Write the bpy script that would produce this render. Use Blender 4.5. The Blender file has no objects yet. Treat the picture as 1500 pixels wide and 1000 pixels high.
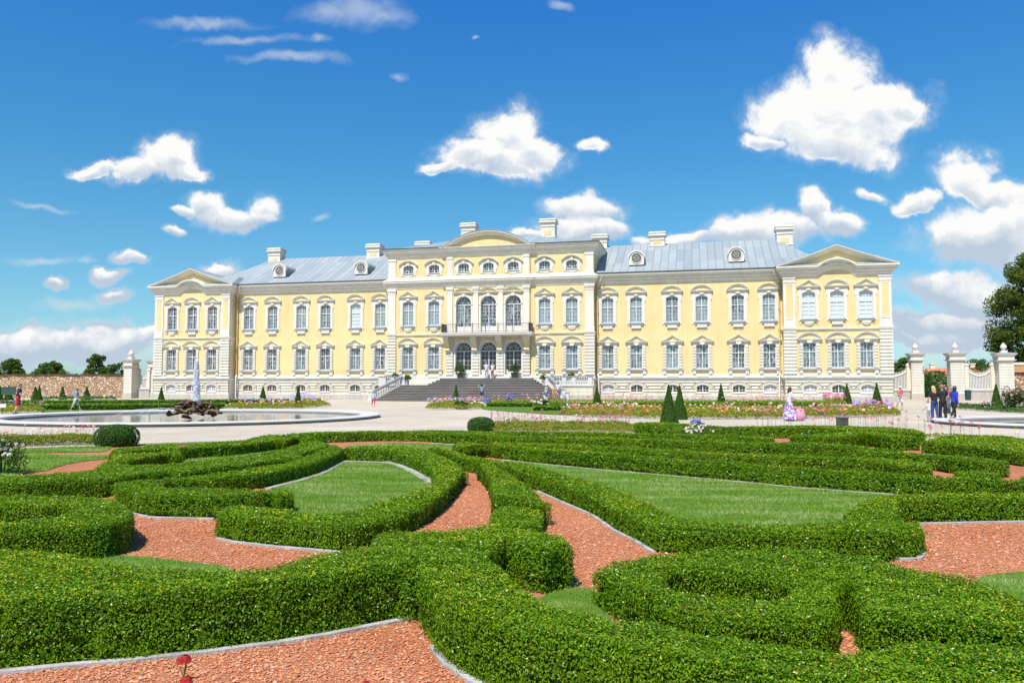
import bpy, math, random
import numpy as np
HEDGES = [
    ('long box hedge along the front left edge above grey kerb', 0.42, [(-4.633,5.017),(-3.204,5.087),(-2.844,5.209),(-2.454,5.31),(-2.064,5.456),(-1.66,5.639),(-1.326,5.835),(-0.976,6.097),(-0.761,6.273),(-0.49,6.46),(-0.494,6.859),(-1.19,6.859),(-1.376,6.775),(-1.662,6.482),(-1.757,6.168),(-1.953,6.033),(-2.346,6.033),(-2.847,6.122),(-3.16,6.333),(-3.538,6.533),(-3.755,6.692),(-4.265,6.719),(-6.256,6.719)]),
    ('broad box hedge sweeping from the middle to the bottom right corner', 0.42, [(-0.741,6.46),(-0.703,6.184),(-0.642,5.867),(-0.546,5.553),(-0.425,5.221),(-0.249,4.938),(0.039,4.597),(0.365,4.36),(0.85,4.07),(1.428,3.804),(2.242,3.589),(3.382,3.532),(3.068,3.191),(2.706,4.29),(2.247,4.392),(2.053,4.312),(1.845,4.236),(1.693,4.204),(1.496,4.246),(1.338,4.335),(1.08,4.426),(0.787,4.674),(0.55,4.728),(0.483,4.894),(0.216,5.12),(0.122,5.351),(0.0,5.681),(-0.089,6.168),(-0.284,6.719),(-0.853,6.719),(-0.76,6.237)]),
    ('stubby cross piece of box hedge with a blunt right end, in the middle', 0.38, [(-1.332,7.595),(-0.906,7.805),(-0.595,7.805),(-0.276,8.143),(0.284,7.805),(0.503,7.429),(0.514,7.058),(0.469,7.117),(0.291,6.891),(0.159,6.98),(-0.106,7.41),(-0.307,6.053),(-0.99,6.163),(-1.192,6.971)]),
    ('curled box hedge around a hollow, right of the central cross piece', 0.29, [(0.662,6.577),(0.872,6.877),(1.275,7.177),(1.805,7.352),(2.738,7.352),(3.03,7.093),(3.162,6.799),(2.888,6.216),(2.512,6.071),(2.399,5.971),(2.06,5.196),(1.524,5.184),(1.127,5.362),(0.926,5.789),(0.763,6.328),(0.677,6.577)]),
    ('wide box hedge mass at the right edge beside a slot of red gravel', 0.38, [(2.395,5.846),(2.85,6.67),(2.987,6.517),(3.137,6.075),(3.378,5.906),(3.408,5.615),(3.354,5.301),(3.284,3.412),(3.853,4.011),(2.952,4.695),(2.182,5.017),(2.348,5.456),(2.504,5.947)]),
    ('short upright stretch of box hedge running back from the cross piece', 0.31, [(-0.556,14.857),(-0.326,14.732),(0.0,13.092),(0.318,11.329),(0.403,10.101),(0.419,10.524),(0.349,10.032),(-0.246,10.735),(-0.279,11.734),(-0.369,13.18),(-0.614,15.036)]),
    ('low box hedge step joining the cross piece to the hedge behind', 0.22, [(-0.23,10.414),(0.398,10.414),(0.386,9.893),(0.303,8.947),(-0.265,8.947),(-0.259,8.974)]),
    ('leaf shaped ring of box hedge around the left lawn', 0.27, [(-3.461,9.458),(-3.213,9.254),(-2.662,8.984),(-2.235,8.8),(-1.81,8.659),(-1.404,9.06),(-1.221,9.803),(-1.071,10.524),(-0.961,11.67),(-0.901,12.786),(-0.865,14.329),(-0.85,14.07),(-1.0,15.255),(-1.376,16.66),(-1.923,18.352),(-2.744,19.758),(-3.536,19.758),(-4.097,18.929),(-3.988,18.737),(-3.911,18.904),(-2.894,18.574),(-2.354,17.505),(-1.9,16.3),(-1.485,14.93),(-1.208,12.691),(-1.248,11.939),(-1.436,11.272),(-1.659,10.676),(-1.857,10.084),(-2.016,9.505),(-2.27,9.456),(-2.748,9.813),(-2.946,9.919),(-3.395,10.255),(-3.637,9.919)]),
    ('box hedge loop end at the far left above the front hedge', 0.36, [(-9.614,10.29),(-6.555,10.29),(-5.839,10.415),(-5.212,10.228),(-4.866,9.932),(-4.421,9.336),(-4.272,9.06),(-4.125,8.659),(-4.192,8.26),(-4.592,8.105),(-5.063,7.985),(-7.371,7.927),(-7.738,8.297),(-5.302,8.337),(-5.025,8.675),(-4.994,8.946),(-5.059,9.285),(-5.347,9.544),(-5.559,9.491),(-6.11,9.598),(-8.962,9.598)]),
    ('front left box hedge with a kerbed step beside red gravel', 0.29, [(-6.114,12.415),(-5.312,11.241),(-4.899,10.898),(-4.442,10.843),(-3.999,10.789),(-3.587,10.843),(-3.178,11.183),(-3.231,11.607),(-3.006,10.726),(-3.46,11.408),(-4.121,11.63),(-4.942,11.63),(-5.527,12.267),(-6.165,12.438)]),
    ('long box hedge running in from the left edge to meet the curves', 0.30, [(-11.973,12.8),(-8.284,12.987),(-7.895,13.278),(-7.603,13.583),(-7.26,14.012),(-7.767,15.083),(-7.816,15.615),(-7.157,14.831),(-6.652,14.831),(-6.266,15.148),(-6.089,15.753),(-5.676,16.259),(-5.457,17.04),(-5.281,18.177),(-5.292,20.492),(-5.321,21.23),(-4.698,20.492),(-4.407,19.37),(-4.491,18.558),(-4.565,17.29),(-4.743,16.334),(-4.954,15.478),(-5.132,14.708),(-5.5,14.236),(-5.868,13.794),(-5.997,13.583),(-6.168,13.378),(-6.379,12.8),(-6.712,12.53),(-7.612,11.941),(-10.943,11.705)]),
    ('short inner box hedge spur between the two left curves', 0.30, [(-5.95,13.794),(-5.751,14.41),(-5.309,15.213),(-4.975,16.185),(-4.705,16.64),(-4.492,16.798),(-4.242,16.461),(-4.375,16.381),(-4.588,16.021),(-4.924,15.045),(-5.368,14.237),(-5.55,13.665)]),
    ('curved box hedge that shades the left end of the leaf lawn', 0.26, [(-6.287,12.685),(-5.928,12.864),(-5.704,13.076),(-5.41,13.363),(-5.168,13.839),(-4.94,14.162),(-4.734,14.794),(-4.457,15.355),(-4.346,16.466),(-4.495,19.113),(-4.661,20.332),(-4.207,19.672),(-3.94,18.737),(-3.934,18.413),(-3.867,16.176),(-3.993,15.196),(-4.232,13.909),(-4.732,13.261),(-5.429,12.786),(-6.116,12.634)]),
    ('upper prong of box hedge beside the left wedge of red gravel', 0.29, [(-8.564,17.072),(-8.591,17.664),(-8.543,18.298),(-8.124,18.88),(-7.53,18.112),(-8.298,19.969),(-8.913,19.422),(-9.348,18.737)]),
    ('lower prong of box hedge with a rounded right end on lawn', 0.29, [(-8.069,16.145),(-7.561,15.581),(-7.617,16.596),(-7.524,17.321),(-7.33,17.491),(-7.066,17.072),(-7.535,18.177),(-7.995,17.723),(-8.422,17.362),(-8.817,17.65)]),
    ('box hedge rising diagonally to the gravel path edge, left of middle', 0.27, [(-8.746,18.733),(-8.526,18.989),(-8.32,19.335),(-8.014,19.758),(-7.908,20.757),(-7.443,21.296),(-7.306,21.917),(-7.366,23.037),(-7.375,23.955),(-7.019,24.278),(-6.056,21.397),(-6.272,21.591),(-6.438,21.591),(-6.645,20.748),(-6.972,19.969),(-7.508,19.422),(-7.819,18.82),(-8.534,18.737)]),
    ('small block of box hedge at the junction of the left bands', 0.27, [(-6.238,21.397),(-6.693,23.641),(-6.543,24.278),(-5.556,21.654),(-5.888,23.502),(-6.061,23.244),(-6.272,21.591)]),
    ('straight box hedge along the gravel path left of the ball shrub', 0.27, [(-7.143,24.278),(-6.681,24.711),(-6.409,25.3),(-5.629,25.479),(-4.574,26.031),(-3.442,26.031),(-2.659,26.413),(-1.65,26.145),(-1.058,25.845),(-0.414,24.278),(-0.307,24.033),(-1.053,23.764),(-2.134,24.309),(-2.651,24.878),(-3.154,25.173),(-4.506,25.173),(-5.45,24.59),(-6.288,24.59)]),
    ('long box hedge behind the kerb of the right lawn', 0.31, [(-1.302,18.63),(-0.834,19.562),(-0.22,19.894),(0.197,19.241),(0.742,18.531),(1.4,18.056),(2.014,17.517),(2.496,16.846),(3.012,16.225),(3.522,15.789),(4.005,15.375),(4.426,14.857),(4.837,14.61),(5.379,14.142),(5.769,13.809),(6.313,13.493),(6.658,13.289),(6.945,12.901),(7.32,12.715),(7.684,12.534),(9.565,11.257),(9.487,11.183),(7.379,12.415),(6.832,12.71),(6.323,13.059),(5.563,13.556),(4.961,14.0),(4.366,14.674),(3.54,15.416),(2.624,16.238),(1.605,17.153),(0.468,18.334),(-0.245,19.159),(-0.858,20.158),(-1.435,20.547)]),
    ('second row of box hedge behind the right lawn', 0.30, [(-0.334,20.611),(0.207,20.257),(0.708,20.257),(1.536,19.804),(2.134,19.265),(2.81,18.955),(3.411,18.366),(4.016,17.992),(4.551,17.46),(5.129,17.206),(5.618,16.959),(6.364,16.719),(6.829,16.334),(7.545,16.111),(7.83,15.615),(7.671,14.469),(7.076,14.551),(7.231,15.569),(7.195,15.624),(6.554,15.8),(6.089,16.186),(5.398,16.401),(4.874,16.663),(4.205,16.97),(3.643,17.522),(3.037,17.897),(2.465,18.465),(1.802,18.765),(1.193,19.311),(0.514,19.689),(0.014,19.689),(-0.662,20.109)]),
    ('third row of box hedge, ending right of the garden in a gravel gap', 0.30, [(7.898,18.177),(8.387,17.901),(8.622,17.634),(8.837,17.206),(9.345,16.959),(9.416,16.334),(9.554,15.894),(9.629,15.411),(9.017,15.316),(8.95,15.755),(8.808,16.214),(8.828,16.616),(8.414,16.753),(8.101,17.298),(8.016,17.405),(7.594,17.637)]),
    ('fourth row of box hedge with a blunt end near the right side', 0.31, [(-0.438,23.329),(0.236,23.023),(1.192,22.55),(2.028,22.435),(2.833,22.152),(3.266,22.013),(4.016,21.607),(4.71,21.088),(5.436,20.838),(5.726,20.355),(6.489,20.355),(7.601,20.594),(8.088,19.894),(8.543,19.241),(8.309,18.434),(9.029,18.225),(7.801,19.129),(7.472,19.466),(7.393,19.873),(6.584,19.611),(5.413,19.673),(4.997,20.23),(4.353,20.429),(3.611,20.975),(2.952,21.332),(2.591,21.442),(1.851,21.706),(0.958,21.837),(-0.088,22.346),(-0.748,22.646)]),
    ('fifth thin row of box hedge just in front of the flower strip', 0.30, [(-1.073,25.157),(0.389,25.338),(1.652,25.157),(3.173,24.804),(3.605,24.293),(4.425,23.802),(5.318,23.802),(6.129,23.486),(6.918,23.178),(7.323,22.023),(6.757,21.824),(6.453,22.798),(5.91,22.927),(5.209,23.212),(4.26,23.225),(3.23,23.824),(2.931,24.256),(1.539,24.568),(0.389,24.738),(-0.999,24.562)]),
    ('tall box hedge block under the large twin cones', 0.34, [(4.566,30.054),(5.692,30.589),(6.126,29.537),(6.548,29.285),(7.101,27.199),(8.254,27.636),(8.82,27.636),(10.378,28.088),(11.248,27.636),(12.091,27.199),(12.77,26.775),(12.93,25.733),(12.574,24.487),(12.117,23.502),(11.528,24.59),(10.139,26.427),(7.886,26.427),(6.933,27.102),(5.919,28.562),(4.469,28.952)]),
    ('box hedge in front of the tall block, reaching the gravel gap', 0.36, [(7.59,22.25),(9.003,22.85),(9.757,23.98),(10.499,24.324),(11.016,23.482),(11.036,22.546),(11.13,21.682),(10.334,21.596),(10.238,22.496),(10.25,23.251),(10.205,23.58),(10.318,23.411),(9.502,22.225),(7.902,21.514)]),
    ('wide box hedge cushion at the right side of the garden', 0.29, [(10.674,20.87),(12.097,22.736),(13.045,23.642),(13.649,23.642),(14.345,23.332),(14.001,21.897),(14.979,16.751),(12.618,14.139),(11.081,17.362),(11.166,18.737),(11.053,19.969),(10.709,20.85)]),
    ('long diagonal box hedge in front of the right lawn, blunt at its end', 0.27, [(-1.887,18.929),(-1.564,18.929),(-1.086,17.465),(-0.231,15.927),(0.386,15.128),(0.736,13.962),(1.091,12.963),(1.399,12.018),(1.664,11.066),(1.757,10.197),(1.855,9.505),(1.942,9.124),(2.253,8.858),(2.603,8.773),(3.117,8.816),(3.754,9.034),(4.345,8.989),(4.521,8.945),(4.371,8.567),(4.376,8.59),(4.197,8.324),(3.801,8.292),(2.806,8.292),(2.137,8.422),(1.803,8.522),(1.517,8.659),(1.407,9.335),(1.266,9.893),(1.104,11.125),(0.738,12.415),(0.426,13.556),(-0.127,14.93),(-0.685,16.115),(-0.982,16.489),(-1.451,17.948),(-1.939,19.969)]),
    ('hooked box hedge at the right edge behind the kerbed red gravel', 0.31, [(3.569,8.627),(3.881,9.354),(4.289,10.043),(4.971,10.777),(5.42,10.944),(6.043,10.944),(6.972,10.944),(10.132,10.843),(9.767,10.473),(6.726,10.576),(5.772,10.473),(5.275,10.422),(4.99,10.473),(4.05,8.383),(3.764,8.078),(3.419,8.152)]),
    ('short box hedge at the far right beyond the gravel gap', 0.30, [(8.212,13.083),(8.632,13.18),(9.458,13.083),(10.885,12.8),(10.749,12.114),(9.341,12.393),(8.632,12.48),(8.369,12.401)]),
    ('dark box hedge spur between the rows at the right', 0.28, [(7.67,13.978),(8.047,13.87),(8.32,13.66),(8.014,13.264),(7.827,13.421),(7.533,13.497)]),
]
HOLLOWS = {3: [(1.311, 6.625), (1.563, 6.674), (1.815, 6.506), (2.039, 6.303), (2.11, 6.05), (1.926, 5.708), (1.765, 5.655), (1.522, 5.69), (1.235, 5.855), (1.129, 6.216)]}
LAWNS = [
    [(-4.19,13.774),(-3.978,15.142),(-3.867,16.176),(-3.867,18.1),(-3.842,18.574),(-2.844,18.255),(-2.112,16.553),(-1.513,14.827),(-1.239,13.261),(-1.454,11.421),(-1.777,9.985),(-2.263,9.542),(-2.962,9.985),(-3.595,11.607)],
    [(-0.322,18.904),(0.462,18.1),(1.586,16.948),(2.595,16.054),(3.501,15.251),(4.321,14.524),(4.913,13.864),(5.51,13.428),(6.282,12.862),(4.884,10.473),(3.711,8.947),(1.893,8.947),(1.56,10.223),(1.172,11.799),(0.593,13.954),(-0.211,16.553)],
    [(-4.8,22.993),(-4.277,23.898),(-3.108,24.309),(-2.014,23.632),(-1.157,22.625),(-1.235,19.601),(-1.803,19.246),(-2.651,20.748),(-4.33,20.748)],
    [(-7.854,18.904),(-7.038,20.158),(-6.438,21.591),(-6.235,21.591),(-5.614,17.362),(-6.664,16.054)],
    [(-14.114,19.969),(-13.584,21.812),(-13.231,22.506),(-12.03,22.993),(-11.54,22.993),(-11.138,22.27),(-10.761,21.161),(-11.261,20.952),(-12.225,20.952),(-11.82,20.351),(-10.695,20.158),(-10.111,20.158),(-9.668,19.246),(-9.938,18.737),(-9.952,17.798),(-9.572,16.425),(-9.893,16.425),(-9.535,15.36),(-10.462,14.827)],
    [(-11.241,23.764),(-8.746,25.025),(-7.254,25.785),(-7.081,25.173),(-8.398,24.033),(-10.795,23.244)],
    [(-4.318,8.105),(-4.204,8.422),(-3.919,8.422),(-3.268,8.136),(-2.661,7.869),(-2.575,6.935),(-3.511,6.935)],
    [(0.183,6.762),(0.468,7.106),(0.721,7.117),(0.758,6.291),(0.759,5.82),(0.511,5.525),(0.121,5.743)],
    [(4.252,7.513),(4.898,7.728),(5.852,7.956),(3.752,5.135),(3.625,5.98)],
]
KERBS = [
    [(-4.406,4.777),(-3.388,4.983),(-3.181,5.052),(-2.823,5.172),(-2.439,5.278),(-2.051,5.422),(-1.649,5.603),(-1.317,5.797),(-0.937,6.08),(-0.725,6.237)],
    [(-3.415,9.335),(-3.172,9.137),(-2.629,8.873),(-2.216,8.729),(-1.788,8.556)],
    [(-5.257,11.125),(-4.849,10.789),(-4.397,10.735),(-3.958,10.681)],
    [(5.224,10.321),(5.715,10.371),(6.66,10.473),(9.672,10.371)],
    [(3.772,8.229),(4.164,8.26),(4.372,8.556)],
    [(-0.241,18.904),(0.462,18.1),(1.586,16.948),(2.595,16.054),(3.501,15.251),(4.321,14.524),(4.913,13.864),(5.51,13.428),(6.265,12.94)],
    [(-4.177,13.73),(-3.922,14.93),(-3.794,15.875),(-3.851,18.024),(-3.842,18.574),(-2.844,18.255)],
    [(-2.884,18.413),(-2.364,17.362),(-1.863,15.875),(-1.432,14.524)],
    [(0.422,13.428),(0.729,12.272),(1.093,11.01),(1.254,9.803),(1.395,9.254),(1.505,8.59)],
    [(-0.545,5.539),(-0.423,5.196),(-0.247,4.916),(0.038,4.568)],
    [(-0.967,6.046),(-0.852,6.132),(-0.723,6.219)],
    [(-2.472,24.17),(-2.098,23.898),(-0.996,23.372)],
    [(2.398,5.947),(2.49,5.915)],
    [(10.553,20.547),(10.849,19.601)],
]
RED_GRAVEL = [(-20.729,21.161),(-14.961,21.161),(-13.998,22.506),(-11.885,23.244),(-11.038,23.764),(-8.593,24.59),(-7.167,25.475),(-4.451,26.102),(-0.676,26.427),(4.16,27.102),(7.164,27.102),(10.399,27.102),(12.017,23.502),(12.58,22.039),(13.519,21.161),(15.021,18.574),(30.0,3.0),(30.0,-6.0),(-30.0,-6.0),(-30.0,8.0)]
CUMULUS = [(-0.4388, 0.2898, 0.034, 0.0308), (-0.4732, 0.2748, 0.0478, 0.0174), (-0.5297, 0.2783, 0.0379, 0.0092), (-0.4235, 0.2687, 0.0298, 0.0112), (-0.3897, 0.2283, 0.0276, 0.0172), (-0.3591, 0.2135, 0.0471, 0.0171), (-0.3134, 0.2239, 0.0246, 0.0252), (-0.3288, 0.2091, 0.0373, 0.0141), (-0.4199, 0.2204, 0.0157, 0.0061), (-0.434, 0.1934, 0.0147, 0.008), (-0.0044, 0.3251, 0.0464, 0.0332), (-0.0435, 0.2933, 0.048, 0.0277), (0.0278, 0.2951, 0.038, 0.0257), (-0.013, 0.2766, 0.0498, 0.0225), (-0.0868, 0.2775, 0.0239, 0.0092), (0.1, 0.3101, 0.0261, 0.0103), (0.0909, 0.2239, 0.0511, 0.0202), (0.0865, 0.1977, 0.0567, 0.0181), (0.0216, 0.1873, 0.0312, 0.01), (0.4121, 0.3836, 0.0432, 0.0528), (0.3746, 0.341, 0.0669, 0.05), (0.4635, 0.3428, 0.071, 0.0438), (0.4174, 0.3039, 0.0843, 0.0288), (0.3234, 0.303, 0.0321, 0.0113), (0.5072, 0.3472, 0.0284, 0.0156), (0.4525, 0.2441, 0.0257, 0.0091), (0.5113, 0.2406, 0.0316, 0.0122), (0.5815, 0.2687, 0.0398, 0.0286), (0.6242, 0.2485, 0.0554, 0.0183), (0.6005, 0.1829, 0.0781, 0.0451), (0.6487, 0.2047, 0.0588, 0.0422), (0.5512, 0.1221, 0.0725, 0.0238), (0.598, 0.1031, 0.0675, 0.0277), (0.5582, 0.0686, 0.0866, 0.0198), (0.5319, 0.0488, 0.0769, 0.0138), (0.6896, 0.1395, 0.0775, 0.0597), (0.3852, 0.2196, 0.0197, 0.0222), (0.3285, 0.1916, 0.0704, 0.0221), (0.2938, 0.1873, 0.041, 0.018), (0.4169, 0.2021, 0.0313, 0.0161), (0.216, 0.1847, 0.0468, 0.013), (0.1641, 0.1812, 0.0215, 0.008), (-0.5835, 0.0514, 0.0961, 0.0276), (-0.5064, 0.0574, 0.0817, 0.0217), (-0.6218, 0.0445, 0.0672, 0.0247), (-0.4619, 0.0617, 0.0337, 0.0148), (-0.5085, 0.1369, 0.0213, 0.009), (-0.4992, 0.1117, 0.0251, 0.0089), (-0.579, 0.1291, 0.0165, 0.0079), (-0.4849, 0.1568, 0.0175, 0.007), (-0.364, 0.1499, 0.0252, 0.014)]
VEILS = [(-0.3946, 0.4658, 0.0953, 0.0098), (-0.3416, 0.4434, 0.0945, 0.0097), (-0.2799, 0.4166, 0.0936, 0.0096), (-0.1931, 0.482, 0.0639, 0.0241), (-0.1667, 0.4748, 0.0425, 0.0175), (-0.2369, 0.4748, 0.0637, 0.0153), (-0.4209, 0.464, 0.0212, 0.0098), (-0.1398, 0.3925, 0.0124, 0.0074), (-0.2452, 0.4434, 0.0168, 0.0108), (0.0615, 0.4892, 0.0235, 0.0099), (-0.5955, 0.1612, 0.068, 0.008), (-0.5506, 0.1005, 0.0675, 0.0119), (0.5573, 0.036, 0.1344, 0.0177), (-0.4458, 0.036, 0.0768, 0.0118), (-0.5975, 0.2266, 0.059, 0.0061), (-0.0438, 0.439, 0.0052, 0.0032), (0.4898, 0.0789, 0.0578, 0.0119), (-0.2337, 0.2135, 0.0137, 0.0081), (-0.5349, 0.1568, 0.0194, 0.008)]
EXPOSURE = 0.5
SUN = 4.6
WORLD = 0.07
SKY_GRADE = [(0.0, (.74, 1.06, 1.32)), (.095, (.68, 1.13, 1.26)), (.22, (.50, 1.16, 1.36)), (.32, (.39, 1.15, 1.54)), (.45, (.29, 1.09, 1.80))]
CLOUD_DARK, CLOUD_MID, CLOUD_LIT = (5.2, 6.2, 7.4), (7.4, 8.0, 8.6), (9.9, 9.9, 9.8)
CONES = [('tall yew cone standing on the box block, front one of the pair', 6.38, 32.5, 1.73, 0.404, 7666, 0.052), ('slimmer yew cone close behind the tall one', 8.53, 40.61, 1.7, 0.365, 4912, 0.065), ('small yew cone left of the wing, right of the stairs', 7.48, 70.31, 1.48, 0.392, 1638, 0.113), ('yew cone in front of the fourth cellar window of the right wing', 17.82, 68.05, 1.78, 0.379, 1749, 0.109), ('yew cone before the right pavilion, left of the last pair', 30.0, 71.5, 1.78, 0.429, 1584, 0.114), ('yew cone at the right end of the flower bed before the pavilion', 26.06, 57.03, 1.81, 0.44, 2490, 0.091), ('narrow yew cone in front of the stairs beside the photographer', -5.19, 74.01, 1.62, 0.368, 1478, 0.118), ('yew cone before the left wing near the fountain spray', -25.8, 82.7, 1.49, 0.39, 1184, 0.132), ('yew cone with flowers round its foot left of the stairs', -16.62, 62.05, 1.54, 0.319, 2103, 0.099), ('yew cone before the left pavilion behind the fountain', -38.6, 87.87, 1.36, 0.339, 1049, 0.141), ('yew cone against the stone wall, nearest the left gate', -48.83, 91.68, 1.45, 0.432, 963, 0.147), ('yew cone against the stone wall left of the walking boy', -51.61, 91.68, 1.45, 0.393, 963, 0.147), ('yew cone behind the striding man, front one of two', -48.43, 81.12, 1.53, 0.417, 1231, 0.13), ('yew cone partly hidden behind the front one by the wall', -48.04, 81.12, 1.6, 0.313, 1231, 0.13), ('yew cone beside the green board at the far left', -51.13, 81.12, 1.6, 0.452, 1231, 0.13), ('yew cone cut by the left picture edge beside the green board', -52.07, 81.12, 1.6, 0.417, 1231, 0.13), ('yew cone in front of the right gate pier beside pink roses', 33.68, 55.53, 1.76, 0.428, 2626, 0.089)]
BEDS = [('yellow leaved flower strip with pink and white cosmos at the left edge', [(-15.748, 22.27), (-14.537, 22.746), (-13.668, 23.244), (-12.354, 23.764), (-12.576, 24.59), (-13.248, 25.475), (-14.807, 25.173), (-15.905, 24.878), (-17.397, 24.59)], 0.26, 8840, 0.075, [('pink_f', 50, 0.3, 0.52, 0.07700000000000001), ('magenta_f', 37, 0.3, 0.55, 0.07700000000000001), ('white_f', 46, 0.3, 0.55, 0.066), ('yellow_f', 18, 0.2, 0.32, 0.05500000000000001)], 'herb', 'flower_bed', 1.0), ('thin strip of bedding and tall cosmos along the gravel path, middle', [(-0.869, 29.975), (1.278, 29.975), (4.456, 29.353), (5.013, 33.01), (1.454, 34.072), (-0.973, 33.533)], 0.26, 11050, 0.085, [('magenta_f', 126, 0.3, 0.74, 0.07700000000000001), ('pink_f', 37, 0.3, 0.74, 0.066), ('red_f', 42, 0.3, 0.7, 0.07700000000000001), ('yellow_f', 21, 0.2, 0.34, 0.066), ('white_f', 16, 0.3, 0.6, 0.066)], 'herb', 'flower_bed', 1.0), ('blue flowers beside the middle ball shrub', [(-0.644, 30.189), (-0.206, 30.189), (-0.218, 32.013), (-0.683, 32.013)], 0.3, 340, 0.08, [('blue_f', 25, 0.4, 0.75, 0.08800000000000001)], 'herb', 'flower_bed', 1.0), ('round tipped flower bed in front of the palace stairs', [(-6.321, 57.809), (-5.15, 54.811), (-2.809, 54.811), (-1.903, 58.61), (-2.955, 69.162), (-5.594, 72.735), (-6.861, 68.048)], 0.3, 4420, 0.13, [('pink_f', 63, 0.45, 0.75, 0.15400000000000003), ('white_f', 29, 0.45, 0.7, 0.14300000000000002), ('blue_f', 25, 0.5, 0.8, 0.14300000000000002), ('salmon_f', 21, 0.4, 0.7, 0.132)], 'herb', 'flower_bed', 1.0), ('long colourful flower bed before the right wing', [(2.724, 46.907), (3.679, 43.086), (5.408, 42.226), (7.35, 40.999), (9.957, 40.22), (12.826, 40.606), (16.062, 41.809), (19.497, 43.086), (21.707, 44.915), (23.089, 47.433), (24.334, 52.759), (20.279, 52.759), (15.577, 52.109), (11.266, 52.759), (6.933, 54.109), (3.605, 52.759)], 0.34, 27200, 0.13, [('salmon_f', 176, 0.3, 0.5, 0.14300000000000002), ('red_f', 109, 0.3, 0.5, 0.14300000000000002), ('yellow_f', 96, 0.28, 0.45, 0.12100000000000001), ('white_f', 84, 0.35, 0.6, 0.132), ('pink_f', 109, 0.35, 0.55, 0.14300000000000002), ('peach_f', 84, 0.3, 0.5, 0.132)], 'herb', 'flower_bed', 0.5), ('blue and pink flowers at the right tip of the long bed', [(21.244, 50.251), (22.031, 46.907), (23.726, 49.085), (26.089, 55.531), (24.359, 57.029)], 0.4, 2040, 0.13, [('blue_f', 46, 0.45, 0.75, 0.15400000000000003), ('pink_f', 58, 0.45, 0.8, 0.15400000000000003), ('magenta_f', 25, 0.45, 0.8, 0.14300000000000002)], 'herb', 'flower_bed', 1.0), ('row of pink flowers along the foot of the right wing', [(-1.833, 71.503), (9.013, 70.313), (19.715, 65.925), (26.219, 63.93), (29.329, 71.503), (22.136, 74.009), (9.832, 76.697), (-1.966, 76.697)], 0.35, 5950, 0.15, [('pink_f', 138, 0.4, 0.85, 0.18700000000000003), ('salmon_f', 67, 0.4, 0.75, 0.17600000000000002), ('white_f', 25, 0.4, 0.7, 0.15400000000000003), ('magenta_f', 42, 0.5, 0.95, 0.165)], 'herb', 'flower_bed', 1.0), ('bright pink flower patch left of the pavilion cones', [(26.037, 66.97), (27.489, 65.925), (30.332, 72.735), (28.281, 72.735)], 0.5, 850, 0.15, [('magenta_f', 63, 0.6, 1.0, 0.18700000000000003), ('pink_f', 46, 0.6, 1.0, 0.18700000000000003)], 'herb', 'flower_bed', 1.0), ('colourful flower bed right of the fountain', [(-19.394, 53.425), (-17.189, 54.388), (-15.309, 57.809), (-14.698, 64.912), (-17.109, 71.503), (-18.912, 69.162), (-20.521, 64.912), (-21.683, 61.154)], 0.34, 7140, 0.13, [('salmon_f', 46, 0.35, 0.55, 0.14300000000000002), ('yellow_f', 39, 0.3, 0.5, 0.132), ('pink_f', 37, 0.4, 0.7, 0.14300000000000002), ('white_f', 25, 0.4, 0.6, 0.132), ('blue_f', 54, 0.5, 0.9, 0.15400000000000003)], 'herb', 'flower_bed', 0.6), ('blue flowers around the cone left of the stairs', [(-18.307, 65.925), (-16.281, 68.048), (-18.025, 75.329), (-20.201, 72.735)], 0.45, 850, 0.13, [('blue_f', 50, 0.5, 0.95, 0.165), ('magenta_f', 21, 0.4, 0.8, 0.15400000000000003)], 'herb', 'flower_bed', 1.0), ('yellow green bedding with blue and red flowers at the far left', [(-31.954, 47.971), (-29.906, 47.971), (-29.753, 50.855), (-32.493, 55.531), (-35.089, 56.27), (-37.493, 56.27)], 0.32, 4420, 0.12, [('blue_f', 37, 0.45, 0.72, 0.14300000000000002), ('red_f', 29, 0.4, 0.6, 0.132), ('yellow_f', 18, 0.3, 0.42, 0.11000000000000001)], 'herb', 'flower_bed', 0.6), ('purple and red cosmos on thin stems behind the right hedges', [(6.97, 28.183), (10.961, 28.562), (13.234, 26.761), (13.94, 28.183), (11.588, 30.189), (7.362, 29.765)], 0.2, 1190, 0.08, [('magenta_f', 63, 0.45, 0.95, 0.099), ('red_f', 29, 0.45, 0.9, 0.08800000000000001), ('pink_f', 25, 0.45, 0.9, 0.08800000000000001)], 'herb', 'flower_bed', 1.0), ('loose cosmos at the edge of the right basin path', [(12.768, 25.173), (15.021, 23.502), (15.72, 24.59), (13.576, 26.761)], 0.2, 595, 0.08, [('magenta_f', 17, 0.4, 0.75, 0.099), ('red_f', 12, 0.4, 0.7, 0.08800000000000001), ('yellow_f', 12, 0.2, 0.4, 0.066), ('white_f', 10, 0.3, 0.6, 0.07700000000000001)], 'herb', 'flower_bed', 1.0), ('low green ground cover edging the path at the right', [(32.395, 59.434), (30.71, 52.109), (30.725, 47.971), (31.74, 45.89), (36.501, 52.759), (35.576, 55.531), (35.536, 60.282), (35.938, 65.925)], 0.28, 7140, 0.12, [('white_f', 5, 0.3, 0.4, 0.08800000000000001)], 'herb_dark', 'ground_cover', 1.0), ('dark planting along the foot of the left stone wall', [(-50.765, 86.076), (-47.822, 86.076), (-43.561, 87.868), (-46.465, 93.719), (-52.073, 93.719), (-55.278, 93.719)], 0.35, 1530, 0.18, [('blue_f', 12, 0.4, 0.7, 0.22000000000000003)], 'herb_dark', 'ground_cover', 1.0)]
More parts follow.
